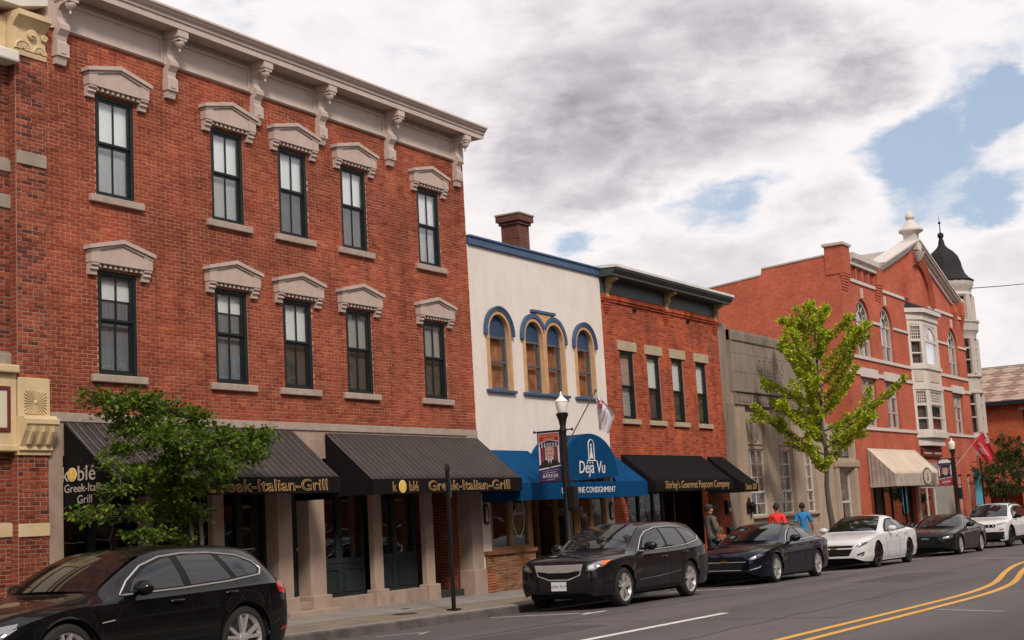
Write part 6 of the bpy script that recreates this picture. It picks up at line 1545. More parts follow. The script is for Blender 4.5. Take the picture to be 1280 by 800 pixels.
def ginkgo(x, y):
    random.seed(31)
    b = wz(x, y); t = thing('ginkgo_tree', 'young bright green ginkgo with spiky upswept branches before the stone bank', 'tree', (x, y, b))
    tr = MB(); top = 7.72
    tp = [Vector((x + 0.03 * math.sin(k * 1.3), y + 0.03 * math.cos(k * 1.7), b + (top - b) * k / 14)) for k in range(15)]
    tr.tube(tp, [0.105 - 0.095 * k / 14 for k in range(15)], 8)
    build(tr, 'trunk', bark, t, sm=60)
    limbs = MB(); lv = MB()
    def spur(p, ax, n, sz, spread):
        for _ in range(n):
            q = rv(1.0); q = (q - ax * q.dot(ax) * 0.6)
            q = q.normalized() if q.length > 1e-3 else Vector((0, 0, 1))
            add_leaf(lv, p + q * random.uniform(0.01, spread), (q + ax * random.uniform(-0.1, 0.5) + Vector((0, 0, -0.1))), rv(), sz * random.uniform(0.7, 1.25), True)
    def branch(p0, d, ln, r, lev):
        n = max(4, int(ln / 0.16)); pts = [p0]; dd = d.copy(); cur = p0.copy()
        for k in range(n):
            dd = (dd + rv(0.05) + Vector((0, 0, 0.035 if lev == 0 else 0.05))).normalized(); cur = cur + dd * ln / n; pts.append(cur.copy())
            if k > 0:
                f = k / n
                spur(cur, dd, 32 if lev == 0 else 18, 0.07, 0.14 * (1.1 - 0.7 * f)); spur(cur - dd * ln / n * 0.5, dd, 24, 0.066, 0.13 * (1.1 - 0.7 * f))
            if lev == 0 and ln > 0.9 and 1 <= k <= n - 2 and random.random() < 0.16:
                sd = (dd + rv(1.0).cross(dd).normalized() * 0.9 + Vector((0, 0, 0.12))).normalized(); branch(cur, sd, ln * random.uniform(0.22, 0.42) * (1.1 - 0.6 * k / n), r * 0.5, 1)
        limbs.tube(pts, [r * (1 - 0.85 * k / n) for k in range(n + 1)], 5)
    nb = 30; ang = 1.1
    for k in range(nb):
        u = (k / (nb - 1)) ** 0.9; z = b + 2.75 + (top - b - 3.1) * u; ang += 2.4 + random.uniform(-0.35, 0.35)
        ln = (2.75 if u < 0.42 else 2.75 - 2.2 * (u - 0.42) / 0.58) * random.uniform(0.72, 1.1); el = R(13 + 32 * u + random.uniform(-9, 9))
        d = Vector((math.cos(ang) * math.cos(el), math.sin(ang) * math.cos(el), math.sin(el)))
        branch(Vector((x, y, z)), d, max(ln, 0.4), 0.035 * (1.1 - 0.7 * u), 0)
    branch(Vector((x, y, top - 0.9)), Vector((0, 0, 1)), 0.95, 0.015, 1)
    build(limbs, 'limbs', bark, t, sm=60)
    build(lv, 'crown', leaf_mat('ginkgo_leaf', (0.14, 0.22, 0.014), (0.36, 0.44, 0.02), (0.62, 0.60, 0.035)), t)
    return t
ginkgo(41.35, -2.0)
def broadleaf(name, label, x, y, pads, leafm, trunk_h, r, nleaf, size, seed, stems=1, barkm=None):
    """small street tree: forked trunk, limbs to each foliage pad, leaves spread on twigs through every pad"""
    random.seed(seed)
    b = wz(x, y); t = thing(name, label, 'tree', (x, y, b)); tr = MB(); limbs = MB(); lv = MB()
    for s in range(stems):
        o = Vector((random.uniform(-0.15, 0.15) * s, random.uniform(-0.15, 0.15) * s, 0))
        tr.tube([Vector((x, y, b)) + o * (k * 0.5) + Vector((0.02 * math.sin(k * 2 + s), 0.02 * math.cos(k * 3), trunk_h * k / 6)) for k in range(7)], [r * (1 - 0.08 * k) for k in range(7)], 8)
    build(tr, 'trunk', barkm or bark, t, sm=60)
    tot = sum(p[3] * p[4] * p[5] for p in pads)
    # limbs grow outwards: each pad hangs on the nearest wood already there
    nodes = [(Vector((x, y, b + trunk_h)), r * 0.8)]; left = [Vector(p[:3]) for p in pads]
    while left:
        d_, i_, j_ = min(((q - n[0]).length + 0.6 * max(0.0, n[0].z - q.z), i, j) for i, q in enumerate(left) for j, n in enumerate(nodes))
        q = left.pop(i_); n = nodes[j_]; r2 = max(0.008, n[1] * 0.72)
        limbs.tube([n[0], n[0].lerp(q, 0.35) + rv(0.07), n[0].lerp(q, 0.7) + rv(0.07), q], [r2, r2 * 0.9, r2 * 0.8, r2 * 0.7], 6); nodes.append((q, r2 * 0.7))
    for (px, py, pz, ax, ay, az) in pads:
        c = Vector((px, py, pz))
        n = int(nleaf * ax * ay * az / tot); tw = max(6, n // 22)
        for _ in range(tw):
            q = rv(1.0)
            while q.length > 1: q = rv(1.0)
            q = q.normalized() * (q.length ** 0.55)
            e = c + Vector((q.x * ax, q.y * ay, q.z * az)); od = (e - c)
            od = (od.normalized() if od.length > 1e-3 else rv()) + rv(0.5) + Vector((0, 0, 0.1))
            od.normalize(); tl = random.uniform(0.12, 0.26)
            limbs.tube([e - od * tl, e + od * tl * 0.4], [0.006, 0.002], 3)
            for k in range(22):
                p = e + od * random.uniform(-tl, tl * 0.5) + rv(0.06)
                add_leaf(lv, p, od + rv(0.9) + Vector((0, 0, -0.25)), rv() + Vector((0, 0, 1.2)), size * random.uniform(0.65, 1.3), False)
    build(limbs, 'limbs', barkm or bark, t); build(lv, 'crown', leafm, t)
    return t
padsL = []
random.seed(5)
def un(px, py, Y):
    d = CF + CR * ((px - 640) / 1750.0) + CU * ((400 - py) / 1750.0); k = (Y - CAM.y) / d.y; return CAM + d * k
for px, py, rx, rz_ in ((128, 498, 28, 9), (165, 503, 40, 12), (205, 512, 30, 12), (140, 520, 22, 8), (180, 532, 45, 12), (238, 525, 30, 12), (215, 552, 48, 13), (275, 548, 38, 12), (322, 546, 32, 10), (165, 560, 32, 9), (300, 566, 38, 11), (240, 578, 46, 14), (175, 590, 42, 11), (135, 582, 22, 7), (215, 610, 44, 13), (265, 600, 28, 10), (150, 612, 26, 7), (115, 642, 34, 8), (160, 640, 28, 8), (205, 640, 36, 12), (240, 640, 30, 12), (190, 668, 34, 9), (232, 672, 24, 8), (280, 582, 30, 8)):
    c = un(px, py, -2.0 + random.uniform(-0.55, 0.45)); s = 1750 / ((c - CAM).dot(CF)); padsL.append((c.x, c.y, c.z, rx / s * 0.9, rx / s * 0.9, rz_ / s * 1.0))
leafL = leaf_mat('green_leaf', (0.033, 0.078, 0.007), (0.085, 0.155, 0.011), (0.17, 0.23, 0.018))
broadleaf('street_tree', 'small leafy green tree in front of the left striped awning', 14.75, -1.95, padsL, leafL, 1.75, 0.05, 14500, 0.068, 3, 2, bark)
padsR = []
for px, py, rx, rz_ in ((1262, 560, 18, 14), (1248, 575, 20, 14), (1272, 580, 16, 16), (1255, 595, 24, 14), (1228, 592, 15, 10), (1275, 605, 14, 12), (1240, 608, 20, 11), (1222, 600, 9, 6), (1285, 570, 14, 18), (1262, 615, 18, 8), (1250, 550, 9, 8)):
    c = un(px, py, -1.9 + random.uniform(-0.5, 0.5)); s = 1750 / ((c - CAM).dot(CF)); padsR.append((c.x, c.y, c.z, rx / s, rx / s, rz_ / s * 1.1))
leafR = leaf_mat('olive_leaf', (0.018, 0.035, 0.008), (0.042, 0.07, 0.012), (0.10, 0.085, 0.018))
cR = un(1262, 640, -1.9)
broadleaf('street_tree', 'bushy dark olive-green tree above the white car at the right edge', cR.x, -1.9, padsR, leafR, 1.7, 0.07, 9000, 0.10, 9, 3)
# ================================================================ PEOPLE
def skin_part(name, chains, mat, parent, sub=2):
    """chains: lists of (x, y, z, r); equal points are joined, first point is the root"""
    idx = {}; vs = []; rs = []; es = []
    for ch in chains:
        prev = None
        for p in ch:
            k = tuple(round(q, 4) for q in p[:3])
            if k not in idx: idx[k] = len(vs); vs.append(k); rs.append(p[3])
            if prev is not None and prev != idx[k]: es.append((prev, idx[k]))
            prev = idx[k]
    me = bpy.data.meshes.new(name); me.from_pydata(vs, es, [])
    o = bpy.data.objects.new(name, me); COL.objects.link(o)
    m = o.modifiers.new('skin', 'SKIN'); m.use_smooth_shade = True; m.branch_smoothing = 0.6
    if not me.skin_vertices: 
        bm = bmesh.new(); bm.from_mesh(me); bm.verts.layers.skin.verify(); bm.to_mesh(me); bm.free()
    for i, sv in enumerate(me.skin_vertices[0].data):
        r = rs[i]; sv.radius = r if isinstance(r, tuple) else (r, r); sv.use_root = (i == 0)
    s = o.modifiers.new('sub', 'SUBSURF'); s.levels = sub; s.render_levels = sub
    dg = bpy.context.evaluated_depsgraph_get()
    m2 = bpy.data.meshes.new_from_object(o.evaluated_get(dg))
    bpy.data.objects.remove(o); bpy.data.meshes.remove(me)
    m2.name = name; m2.materials.clear(); m2.materials.append(mat)
    for p in m2.polygons: p.use_smooth = True
    r = bpy.data.objects.new(name, m2); COL.objects.link(r); r.parent = parent; WL[r.name] = Vector()
    return r
skin_m = M('skin', (0.36, 0.20, 0.14), 0.6, var=0.06, vs=20, coord='obj')
def person(label, x, y, rot, top, trousers, hair, arms, stride=0.25, cap=None, sleeve=0.45):
    t = thing('person', label, 'person', (x, y, wz(x, y)), None, rot)
    def hand(w, s, d):
        w = Vector(w); d = Vector(d).normalized(); side = Vector((0, 1, 0)) if abs(d.y) < 0.8 else Vector((1, 0, 0)); up = d.cross(side).normalized(); out = []
        pm = w + d * 0.06; out.append([(*w, 0.026), (*pm, 0.03)])
        for k, ln in enumerate((0.075, 0.085, 0.08, 0.062)):
            b = pm + up * (0.024 - 0.016 * k) + d * 0.02; out.append([(*pm, 0.03), (*b, 0.010), (*(b + d * ln * 0.5), 0.009), (*(b + d * ln * 0.85 - side * 0.02 * s), 0.007)])
        th = w + d * 0.025; out.append([(*w, 0.026), (*(th + up * 0.035), 0.011), (*(th + up * 0.05 + d * 0.05), 0.009)])
        return out
    hip = (0, 0, 0.92, (0.12, 0.10)); torso = [hip, (0.0, 0, 1.08, (0.125, 0.095)), (0.0, 0, 1.26, (0.15, 0.105)), (0, 0, 1.39, (0.13, 0.09)), (0.005, 0, 1.455, 0.052), (0.012, 0, 1.515, 0.05), (0.02, 0, 1.565, (0.072, 0.085)), (0.015, 0, 1.63, (0.08, 0.098)), (0.008, 0, 1.69, (0.062, 0.075))]
    body = [torso]; tops = [[(0, 0, 0.90, (0.15, 0.125)), (0, 0, 1.08, (0.148, 0.115)), (0, 0, 1.26, (0.168, 0.122)), (0, 0, 1.39, (0.158, 0.118)), (0.004, 0, 1.45, 0.075)]]; trs = [[(0, 0, 0.95, (0.135, 0.115)), (0, 0, 0.88, (0.135, 0.115))]]
    for s in (-1, 1):
        el, wr = arms[0 if s < 0 else 1]
        sh = (0, s * 0.17, 1.385); E1 = Vector(el); Wr = Vector(wr)
        body.append([torso[3], (*sh, 0.058), (*E1, 0.042), (*((E1 + Wr) / 2), 0.038), (*Wr, 0.027)]); body += hand(Wr, s, Wr - E1)
        if sleeve > 0.9: tops.append([tops[0][3], (*sh, 0.09), (*E1, 0.060), (*(E1.lerp(Wr, 0.9)), 0.043)])
        else: tops.append([tops[0][3], (*sh, 0.092), (*(Vector(sh).lerp(E1, 0.8)), 0.066)])
        fx = s * stride; kn = (fx * 0.55 + 0.03, s * 0.09, 0.50); an = (fx - 0.02 * s, s * 0.09, 0.09)
        body.append([hip, (0, s * 0.085, 0.86, 0.085), (*kn, 0.058), (*((Vector(kn) + Vector(an)) / 2), 0.052), (*an, 0.038), (an[0] + 0.10, an[1], 0.035, 0.035), (an[0] + 0.17, an[1], 0.03, 0.026)])
        trs.append([(0, 0, 0.88, 0.13), (0, s * 0.085, 0.82, 0.105), (*kn, 0.078), (an[0], an[1], 0.12, 0.064)])
    bo = skin_part('body', body, skin_m, t)
    def shell(name, keep, off, mat):
        src = bo.data; use = {}; mb = MB()
        for pl in src.polygons:
            if not keep(pl.center): continue
            f = []
            for i in pl.vertices:
                if i not in use: use[i] = len(mb.v); v = src.vertices[i]; mb.v.append(tuple(v.co + v.normal * off))
                f.append(use[i])
            mb.f.append(tuple(f))
        if mb.v:
            o = build(mb, name, mat, t, sm=80, local=True); sd = o.modifiers.new('hem', 'SOLIDIFY'); sd.thickness = 0.008; sd.offset = -1
    ez = min(arms[0][0][2], arms[1][0][2])
    shell('top', lambda c: 0.86 < c.z < 1.462 and (abs(c.y) < 0.155 or c.z > (ez + 0.05 if sleeve < 0.9 else 0.8) and (sleeve < 0.9 or c.z > 1.0)), 0.020, top)
    shell('trousers', lambda c: 0.10 < c.z < 0.90 and abs(c.y) < 0.2, 0.022, trousers)
    h = MB().sphere((-0.012, 0, 1.645), 0.11, 0.092, 0.112, 14, 9); h.v = [(a, b, max(c, 1.545 + (a + 0.12) * 0.72)) for a, b, c in h.v]
    build(h, 'hair', hair, t, sm=80, local=True)
    fc = MB().sphere((0.108, 0, 1.60), 0.02, 0.014, 0.026, 8, 6)
    for s in (-1, 1): fc.sphere((0.0, s * 0.088, 1.61), 0.018, 0.012, 0.03, 8, 6)
    build(fc, 'nose_and_ears', skin_m, t, sm=80, local=True)
    ey = MB()
    for s in (-1, 1): ey.sphere((0.093, s * 0.032, 1.63), 0.008, 0.012, 0.008, 6, 4)
    ey.sphere((0.098, 0, 1.555), 0.006, 0.024, 0.005, 6, 4); build(ey, 'eyes_and_mouth', M('feature_dark', (0.05, 0.02, 0.018), 0.6), t, local=True)
    if cap:
        c = MB().sphere((-0.005, 0, 1.69), 0.115, 0.1, 0.075, 14, 8); c.v = [(a, b, max(cz, 1.675)) for a, b, cz in c.v]; c.add([(0.08, -0.07, 1.68), (0.19, -0.045, 1.665), (0.19, 0.045, 1.665), (0.08, 0.07, 1.68), (0.08, -0.07, 1.692), (0.19, -0.045, 1.675), (0.19, 0.045, 1.675), (0.08, 0.07, 1.692)], [(0, 3, 2, 1), (4, 5, 6, 7), (0, 1, 5, 4), (1, 2, 6, 5), (2, 3, 7, 6), (3, 0, 4, 7)])
        build(c, 'cap', cap, t, sm=60, local=True)
    sh = MB()
    for s in (-1, 1): sh.sphere((s * stride + 0.06, s * 0.09, 0.045), 0.14, 0.055, 0.05, 10, 6)
    build(sh, 'shoes', M('shoe_dark', (0.03, 0.028, 0.028), 0.6), t, sm=60, local=True)
    return t
black_hair = M('black_hair', (0.014, 0.010, 0.009), 0.7)
denim = M('dark_denim', (0.035, 0.04, 0.06), 0.85)
swing = [((-0.08, -0.23, 1.12), (0.06, -0.25, 0.90)), ((0.08, 0.23, 1.12), (0.2, 0.22, 0.93))]
person('person in a bright red T-shirt walking past the stone bank, seen from behind', 38.35, -1.45, R(18), M('red_shirt', (0.72, 0.03, 0.025), 0.8, var=0.1, vs=10, coord='obj'), denim, black_hair, swing, 0.2)
person('person in a blue T-shirt walking past the stone bank, seen from behind', 40.75, -1.35, R(12), M('blue_shirt', (0.02, 0.20, 0.46), 0.8, var=0.1, vs=10, coord='obj'), denim, black_hair, [((0.05, -0.24, 1.12), (0.16, -0.24, 0.92)), ((-0.06, 0.23, 1.12), (0.06, 0.25, 0.90))], 0.2)
PG = person('person in a grey jacket and cap by the popcorn shop door, with an orange bag', 34.3, -1.15, R(-35), M('grey_jacket', (0.10, 0.085, 0.072), 0.85, var=0.15, vs=9, coord='obj'), denim, black_hair, [((0.02, -0.24, 1.12), (0.16, -0.17, 0.97)), ((0.06, 0.24, 1.13), (0.26, 0.14, 1.10))], 0.05, cap=M('dark_cap', (0.03, 0.028, 0.03), 0.8), sleeve=1.0)
build(MB().prism([(0.16, 0.86), (0.16, 1.42), (0.152, 1.42), (0.152, 0.86)], 'y', -0.05, 0.06), 'shirt_front', M('pale_shirt', (0.42, 0.4, 0.38), 0.8), PG, local=True)
bag = thing('shoulder_bag', 'orange-brown shoulder bag hanging on the person in the grey jacket', 'bag', (34.3 + 0.02, -1.15 - 0.26, wz(34.3, -1.15) + 0.62))
g0 = Vector((34.34, -1.43, wz(34.3, -1.15)))
build(MB().prism([(g0.x - 0.17, g0.z + 0.66), (g0.x + 0.17, g0.z + 0.66), (g0.x + 0.19, g0.z + 0.94), (g0.x - 0.19, g0.z + 0.94)], 'y', g0.y - 0.06, g0.y + 0.05), 'pouch', M('tan_leather', (0.30, 0.10, 0.04), 0.6, var=0.15, vs=9), bag, bevel=0.025)
build(MB().tube([(g0.x - 0.16, g0.y, g0.z + 0.92), (g0.x - 0.04, g0.y + 0.08, g0.z + 1.25), (g0.x - 0.02, g0.y + 0.18, g0.z + 1.42), (g0.x + 0.04, g0.y + 0.1, g0.z + 1.25), (g0.x + 0.16, g0.y, g0.z + 0.92)], 0.012, 5), 'strap', M('tan_leather'), bag)

# ================================================================ CARS
def pchip(xs, ys):
    n = len(xs); h = [xs[i + 1] - xs[i] for i in range(n - 1)]; d = [(ys[i + 1] - ys[i]) / h[i] for i in range(n - 1)]; m = [d[0]] + [0] * (n - 2) + [d[-1]]
    for i in range(1, n - 1):
        if d[i - 1] * d[i] > 0:
            w1, w2 = 2 * h[i] + h[i - 1], h[i] + 2 * h[i - 1]; m[i] = (w1 + w2) / (w1 / d[i - 1] + w2 / d[i])
    def f(x):
        if x <= xs[0]: return ys[0]
        if x >= xs[-1]: return ys[-1]
        i = max(k for k in range(n - 1) if xs[k] <= x); t = (x - xs[i]) / h[i]
        return (2 * t ** 3 - 3 * t ** 2 + 1) * ys[i] + (t ** 3 - 2 * t ** 2 + t) * h[i] * m[i] + (-2 * t ** 3 + 3 * t ** 2) * ys[i + 1] + (t ** 3 - t ** 2) * h[i] * m[i + 1]
    return f
def crom(pts, n):
    out = []
    for i in range(len(pts) - 1):
        p0, p1, p2, p3 = [Vector(pts[max(0, min(len(pts) - 1, i + k))]) for k in (-1, 0, 1, 2)]
        for k in range(n):
            t = k / n; out.append(0.5 * ((2 * p1) + (p2 - p0) * t + (2 * p0 - 5 * p1 + 4 * p2 - p3) * t * t + (3 * p1 - p0 - 3 * p2 + p3) * t ** 3))
    return out + [Vector(pts[-1])]
tyre_m = M('tyre_rubber', (0.014, 0.0135, 0.0135), 0.85); dark_trim = M('car_black_trim', (0.007, 0.007, 0.008), 0.5, spec=0.2); chrome = M('chrome', (0.66, 0.65, 0.65), 0.25, metal=0.55)
alloy = M('alloy', (0.58, 0.56, 0.55), 0.3, metal=0.6); alloy_dark = M('dark_alloy', (0.03, 0.03, 0.032), 0.35, metal=0.8)
car_glass = M('car_glass', (0.007, 0.008, 0.009), 0.02, spec=0.75); lens = M('headlamp_lens', (0.30, 0.30, 0.31), 0.08, metal=0.75, coat=1.0); lens_in = M('headlamp_bulb', (0.75, 0.75, 0.76), 0.1, metal=0.8)
amber = M('amber_lens', (0.65, 0.12, 0.015), 0.2, coat=1.0); tail = M('tail_lens', (0.42, 0.01, 0.012), 0.15, coat=1.0); plate_m = M('plate_white', (0.62, 0.62, 0.64), 0.5); liner = M('wheel_liner', (0.006, 0.006, 0.006), 0.95); disc_m = M('brake_disc', (0.12, 0.115, 0.11), 0.5, metal=0.8)
WHEELS = {}
def wheel_mesh(r, width, rim, spokes, style, key):
    if key in WHEELS: return WHEELS[key]
    k = r / 0.35; rr = r * rim
    ty = MB().lathe([(rr, -width / 2 + 0.02), (rr + 0.02, -width / 2), (r - 0.035, -width / 2 + 0.005), (r - 0.008, -width / 2 + 0.03), (r, -width / 2 + 0.06), (r, width / 2 - 0.06), (r - 0.008, width / 2 - 0.03), (r - 0.035, width / 2 - 0.005), (rr, width / 2)], (0, 0, 0), 32, 'y', caps=False)
    for g in (-0.05, 0.0, 0.05): pass
    rb = MB().lathe([(rr - 0.015, -width / 2 + 0.035), (rr + 0.006, -width / 2 + 0.012), (rr + 0.006, -width / 2 + 0.03), (rr - 0.02, -width / 2 + 0.06), (rr - 0.03, width / 2)], (0, 0, 0), 32, 'y', caps=False)
    yo = -width / 2 + 0.02
    for s in range(spokes):
        a = 2 * math.pi * s / spokes + 0.3
        pair = ((-0.2, 0.2) if style == 'twin' else (0.0,))
        for o in pair:
            w0, w1 = (0.022, 0.02) if style == 'twin' else (0.045, 0.03); a0, a1 = a + o * 0.25, a + o * 1.05
            def pt(r_, an, side, yy): return (r_ * math.cos(an) - side * math.sin(an), yy, r_ * math.sin(an) + side * math.cos(an))
            q = [pt(0.05, a0, -w0, yo + 0.012), pt(0.05, a0, w0, yo + 0.012), pt(rr - 0.006, a1, w1, yo), pt(rr - 0.006, a1, -w1, yo), pt(0.05, a0, -w0, yo + 0.05), pt(0.05, a0, w0, yo + 0.05), pt(rr - 0.006, a1, w1, yo + 0.045), pt(rr - 0.006, a1, -w1, yo + 0.045)]
            rb.add(q, [(0, 3, 2, 1), (4, 5, 6, 7), (0, 1, 5, 4), (1, 2, 6, 5), (2, 3, 7, 6), (3, 0, 4, 7)])
    rb.lathe([(0.001, yo - 0.006), (0.03, yo - 0.006), (0.07, yo + 0.008), (0.075, yo + 0.05)], (0, 0, 0), 16, 'y')
    dk = MB().lathe([(0.001, yo + 0.075), (rr - 0.05, yo + 0.075), (rr - 0.05, yo + 0.09)], (0, 0, 0), 24, 'y')
    bk = MB().lathe([(0.001, yo + 0.11), (rr - 0.02, yo + 0.11), (rr - 0.02, yo + 0.12)], (0, 0, 0), 24, 'y')
    WHEELS[key] = (ty, rb, dk, bk); return WHEELS[key]
def scaled(S):
    sx, sz = S['scale']; o = dict(S); nz = S.get('nose', 0.0)
    X = lambda a: (a * (0.95 - nz) / 0.95 if a < 0.95 else a - nz) * sx      # shorter nose ahead of the front wheels
    o['L'] = X(S['L']); o['wb'] *= sx; o['fo'] = X(S['fo'] if not nz else 0.95) - (0.95 - S['fo']) * sx * (1 if nz else 0); o['r'] *= sz * S.get('tyre', 1.06); o['shield_x'] = X(S['shield_x']); o['plate'] *= sz
    o['st'] = [(X(a), w, b * sz, c * sz, d, e * sz, f * sz, g) for a, w, b, c, d, e, f, g in S['st']]
    sd = lambda P: [(X(a), b * sz) for a, b in P]; tp = lambda P: [(X(a), b) for a, b in P]; ft = lambda P: [(a, b * sz) for a, b in P]
    by = {'side': sd, 'top': tp, 'front': ft, 'rear': ft}
    o['dlo'] = sd(S['dlo']); o['windows'] = [sd(q) for q in S['windows']]; o['seams'] = [sd(q) for q in S['seams']]; o['handles'] = sd(S['handles']); o['mirror'] = sd([S['mirror']])[0]
    o['shield'] = tp(S['shield']); o['rearglass'] = tp(S['rearglass'])
    o['front'] = [(n, by[ax](q), ax, m, off, mi) for n, q, ax, m, off, mi in S['front']]; o['lines'] = [(n, by[ax](q), ax, m, rd) for n, q, ax, m, rd in S.get('lines', [])]
    if S.get('roof_rails'): o['roof_rails'] = [X(a) for a in S['roof_rails']]
    return o
def make_car(spec, label, cx, cy, group=None):
    """loft the shell from stations along its length, then lay glass, lamps, trim and seams on its surface"""
    S = scaled(spec); sc = 1.0; L_, wb, fo, r = S['L'], S['wb'], S['fo'], S['r']
    x0 = cx - fo * sc
    t = thing('parked_car', label, 'car', (x0, cy, rz(x0, cy - 0.8) + S.get('dz', 0.0)), group or 'cars parked along the kerb')
    t.rotation_euler.y = math.atan(SL); t.scale = (sc, sc, sc)
    st = S['st']; xs = [q[0] for q in st]; F = [pchip(xs, [q[k] for q in st]) for k in range(1, 8)]
    axl = (fo, fo + wb); Ra = r + S.get('gap', 0.045)
    SX = set(i * 0.05 for i in range(int(L_ / 0.05) + 1)) | {L_} | {0.015, 0.03, L_ - 0.015, L_ - 0.03}
    for a in axl:
        SX = {q for q in SX if abs(q - a) > Ra + 0.012}
        for k in range(0, 25): SX.add(a - Ra * math.cos(math.pi * k / 24))
        SX.add(a - Ra - 0.006); SX.add(a + Ra + 0.006)
    SX = sorted(SX)
    body = MB(); NV = None; rowsv = []
    for x in SX:
        w, zl, zb, wbt, zt, zr_, wt = [f(x) for f in F]; zlow = zl; flare = 0.0
        for a in axl:
            if abs(x - a) <= Ra: zlow = max(zl, r + math.sqrt(max(0, Ra * Ra - (x - a) ** 2))); flare = 0.012
        zlow = min(zlow, zb - 0.06); h = zb - zl
        def wid(z):
            u = (z - zl) / h; return w - 0.055 * max(0, 0.28 - u) / 0.28 - 0.02 * max(0, u - 0.6) / 0.4 - 0.012 * math.exp(-((u - 0.45) / 0.1) ** 2) * S.get('crease', 1)
        low = []
        for k in range(9):
            z = zlow + (zb - 0.035 - zlow) * k / 8; low.append((wid(z) + flare * (1 - k / 8) ** 2, z))
        side = [(wbt, zb)]
        hi = zr_ - zb
        for k in range(1, 6):
            u = k / 5; side.append((wbt + (wt - wbt) * u + 0.035 * math.sin(math.pi * u) * min(1, hi / 0.4), zb + hi * u))
        top = [(wt * 0.93, zr_ + (zt - zr_) * 0.38), (wt * 0.78, zr_ + (zt - zr_) * 0.66), (wt * 0.5, zr_ + (zt - zr_) * 0.9), (wt * 0.22, zt - 0.002), (0.0, zt)]
        half = low + side + top; NV = len(half)
        rowsv.append([(x, -p[0], p[1]) for p in half] + [(x, p[0], p[1]) for p in reversed(half[:-1])])
    n = len(rowsv[0])
    for rw in rowsv: body.v += rw
    for i in range(len(rowsv) - 1):
        for j in range(n - 1): body.f.append((i * n + j, i * n + j + 1, (i + 1) * n + j + 1, (i + 1) * n + j))
    body.f.append(tuple(range(n - 1, -1, -1))); o = (len(rowsv) - 1) * n; body.f.append(tuple(o + j for j in range(n)))
    bo = build(body, 'body', S['paint'], t, sm=32, local=True)
    bvh = BVHTree.FromPolygons([Vector(v) for v in body.v], body.f)
    AX = {'side': lambda p: (Vector((p[0], -4, p[1])), Vector((0, 1, 0))), 'front': lambda p: (Vector((-4, p[0], p[1])), Vector((1, 0, 0))), 'top': lambda p: (Vector((p[0], p[1], 5)), Vector((0, 0, -1))), 'rear': lambda p: (Vector((L_ + 4, p[0], p[1])), Vector((-1, 0, 0)))}
    def proj(p, ax, off):
        o_, d_ = AX[ax](p); hit, nr, _, _ = bvh.ray_cast(o_, d_)
        if hit is None:
            hit, nr, _, _ = bvh.find_nearest(o_ + d_ * (3.0 if ax == 'side' else 4.05)); 
        if nr.dot(d_) > 0: nr = -nr
        return hit + nr * off
    def decal(name, pts, ax, mat, par=None, off=0.004, sub=0.06, mirror=False, sm=60, fit=False):
        bm = bmesh.new(); vs = [bm.verts.new((p[0], p[1], 0)) for p in pts]; bm.faces.new(vs)
        for k in (0, 1):
            lo, hi = min(p[k] for p in pts), max(p[k] for p in pts); q = math.floor(lo / sub) * sub + sub
            while q < hi:
                co = Vector((q, 0, 0)) if k == 0 else Vector((0, q, 0)); no = Vector((1, 0, 0)) if k == 0 else Vector((0, 1, 0))
                bmesh.ops.bisect_plane(bm, geom=bm.verts[:] + bm.edges[:] + bm.faces[:], plane_co=co, plane_no=no, dist=1e-5); q += sub
        bmesh.ops.triangulate(bm, faces=bm.faces[:])
        bm.verts.ensure_lookup_table(); bm.verts.index_update()
        V = [proj((v.co.x, v.co.y), ax, off) for v in bm.verts]
        if fit:      # glass is one smooth bent sheet: fit a low-order surface through the shell
            k3 = {'side': 1, 'top': 2}[ax]; ua, ub = (0, 2) if ax == 'side' else (0, 1)
            U = np.array([v[ua] for v in V]); Wv = np.array([v[ub] for v in V]); T = np.array([v[k3] for v in V]); U0, W0 = U.mean(), Wv.mean(); u, w_ = U - U0, Wv - W0
            B = np.stack([np.ones_like(u), u, w_, u * u, u * w_, w_ * w_] if ax == 'side' else [np.ones_like(u), u, u * u, w_ * w_], 1)
            co_ = np.linalg.lstsq(B, T, rcond=None)[0]; fitv = B @ co_; res = T - fitv
            sh = res.max() if ax == 'top' else res.min()
            for q, v in enumerate(V): v[k3] = fitv[q] + sh * 0.85
        Fc = [tuple(v.index for v in f.verts) for f in bm.faces]; bm.free()
        # thin sheet with an edge
        C0 = sum(V, Vector()) / len(V)
        mb = MB(); mb.add(V, Fc)
        if mirror:
            mbm = MB(); mbm.add([(v.x, -v.y, v.z) for v in V], [tuple(reversed(f)) for f in Fc])
        a = build(mb, name, mat, par or t, sm=sm, local=True)
        if mirror: build(mbm, name, mat, par or t, sm=sm, local=True)
        return a
    def line(name, pts, ax, mat, rad, par=None, closed=False, mirror=True, off=0.0, dens=0.05):
        P_ = []
        m = len(pts)
        for i in range(m if closed else m - 1):
            a, b = Vector(pts[i]), Vector(pts[(i + 1) % m]); k = max(1, int((b - a).length / dens))
            for q in range(k): P_.append(a.lerp(b, q / k))
        if not closed: P_.append(Vector(pts[-1]))
        V = [proj((p.x, p.y), ax, off) for p in P_]
        a = build(MB().tube(V, rad, 5, closed), name, mat, par or t, sm=60, local=True)
        if mirror: build(MB().tube([(v.x, -v.y, v.z) for v in V], rad, 5, closed), name, mat, par or t, sm=60, local=True)
        return a
    for i, pts in enumerate(S['windows']): decal('side_window', pts, 'side', car_glass, None, 0.004, mirror=True, fit=True)
    if S.get('dlo'):
        line('window_trim', S['dlo'], 'side', S.get('trim', chrome), 0.011, None, True, True, 0.004)
        decal('window_surround', S['dlo'], 'side', dark_trim, None, 0.0022, mirror=True)
    decal('windshield', S['shield'], 'top', car_glass, None, 0.004, fit=True)
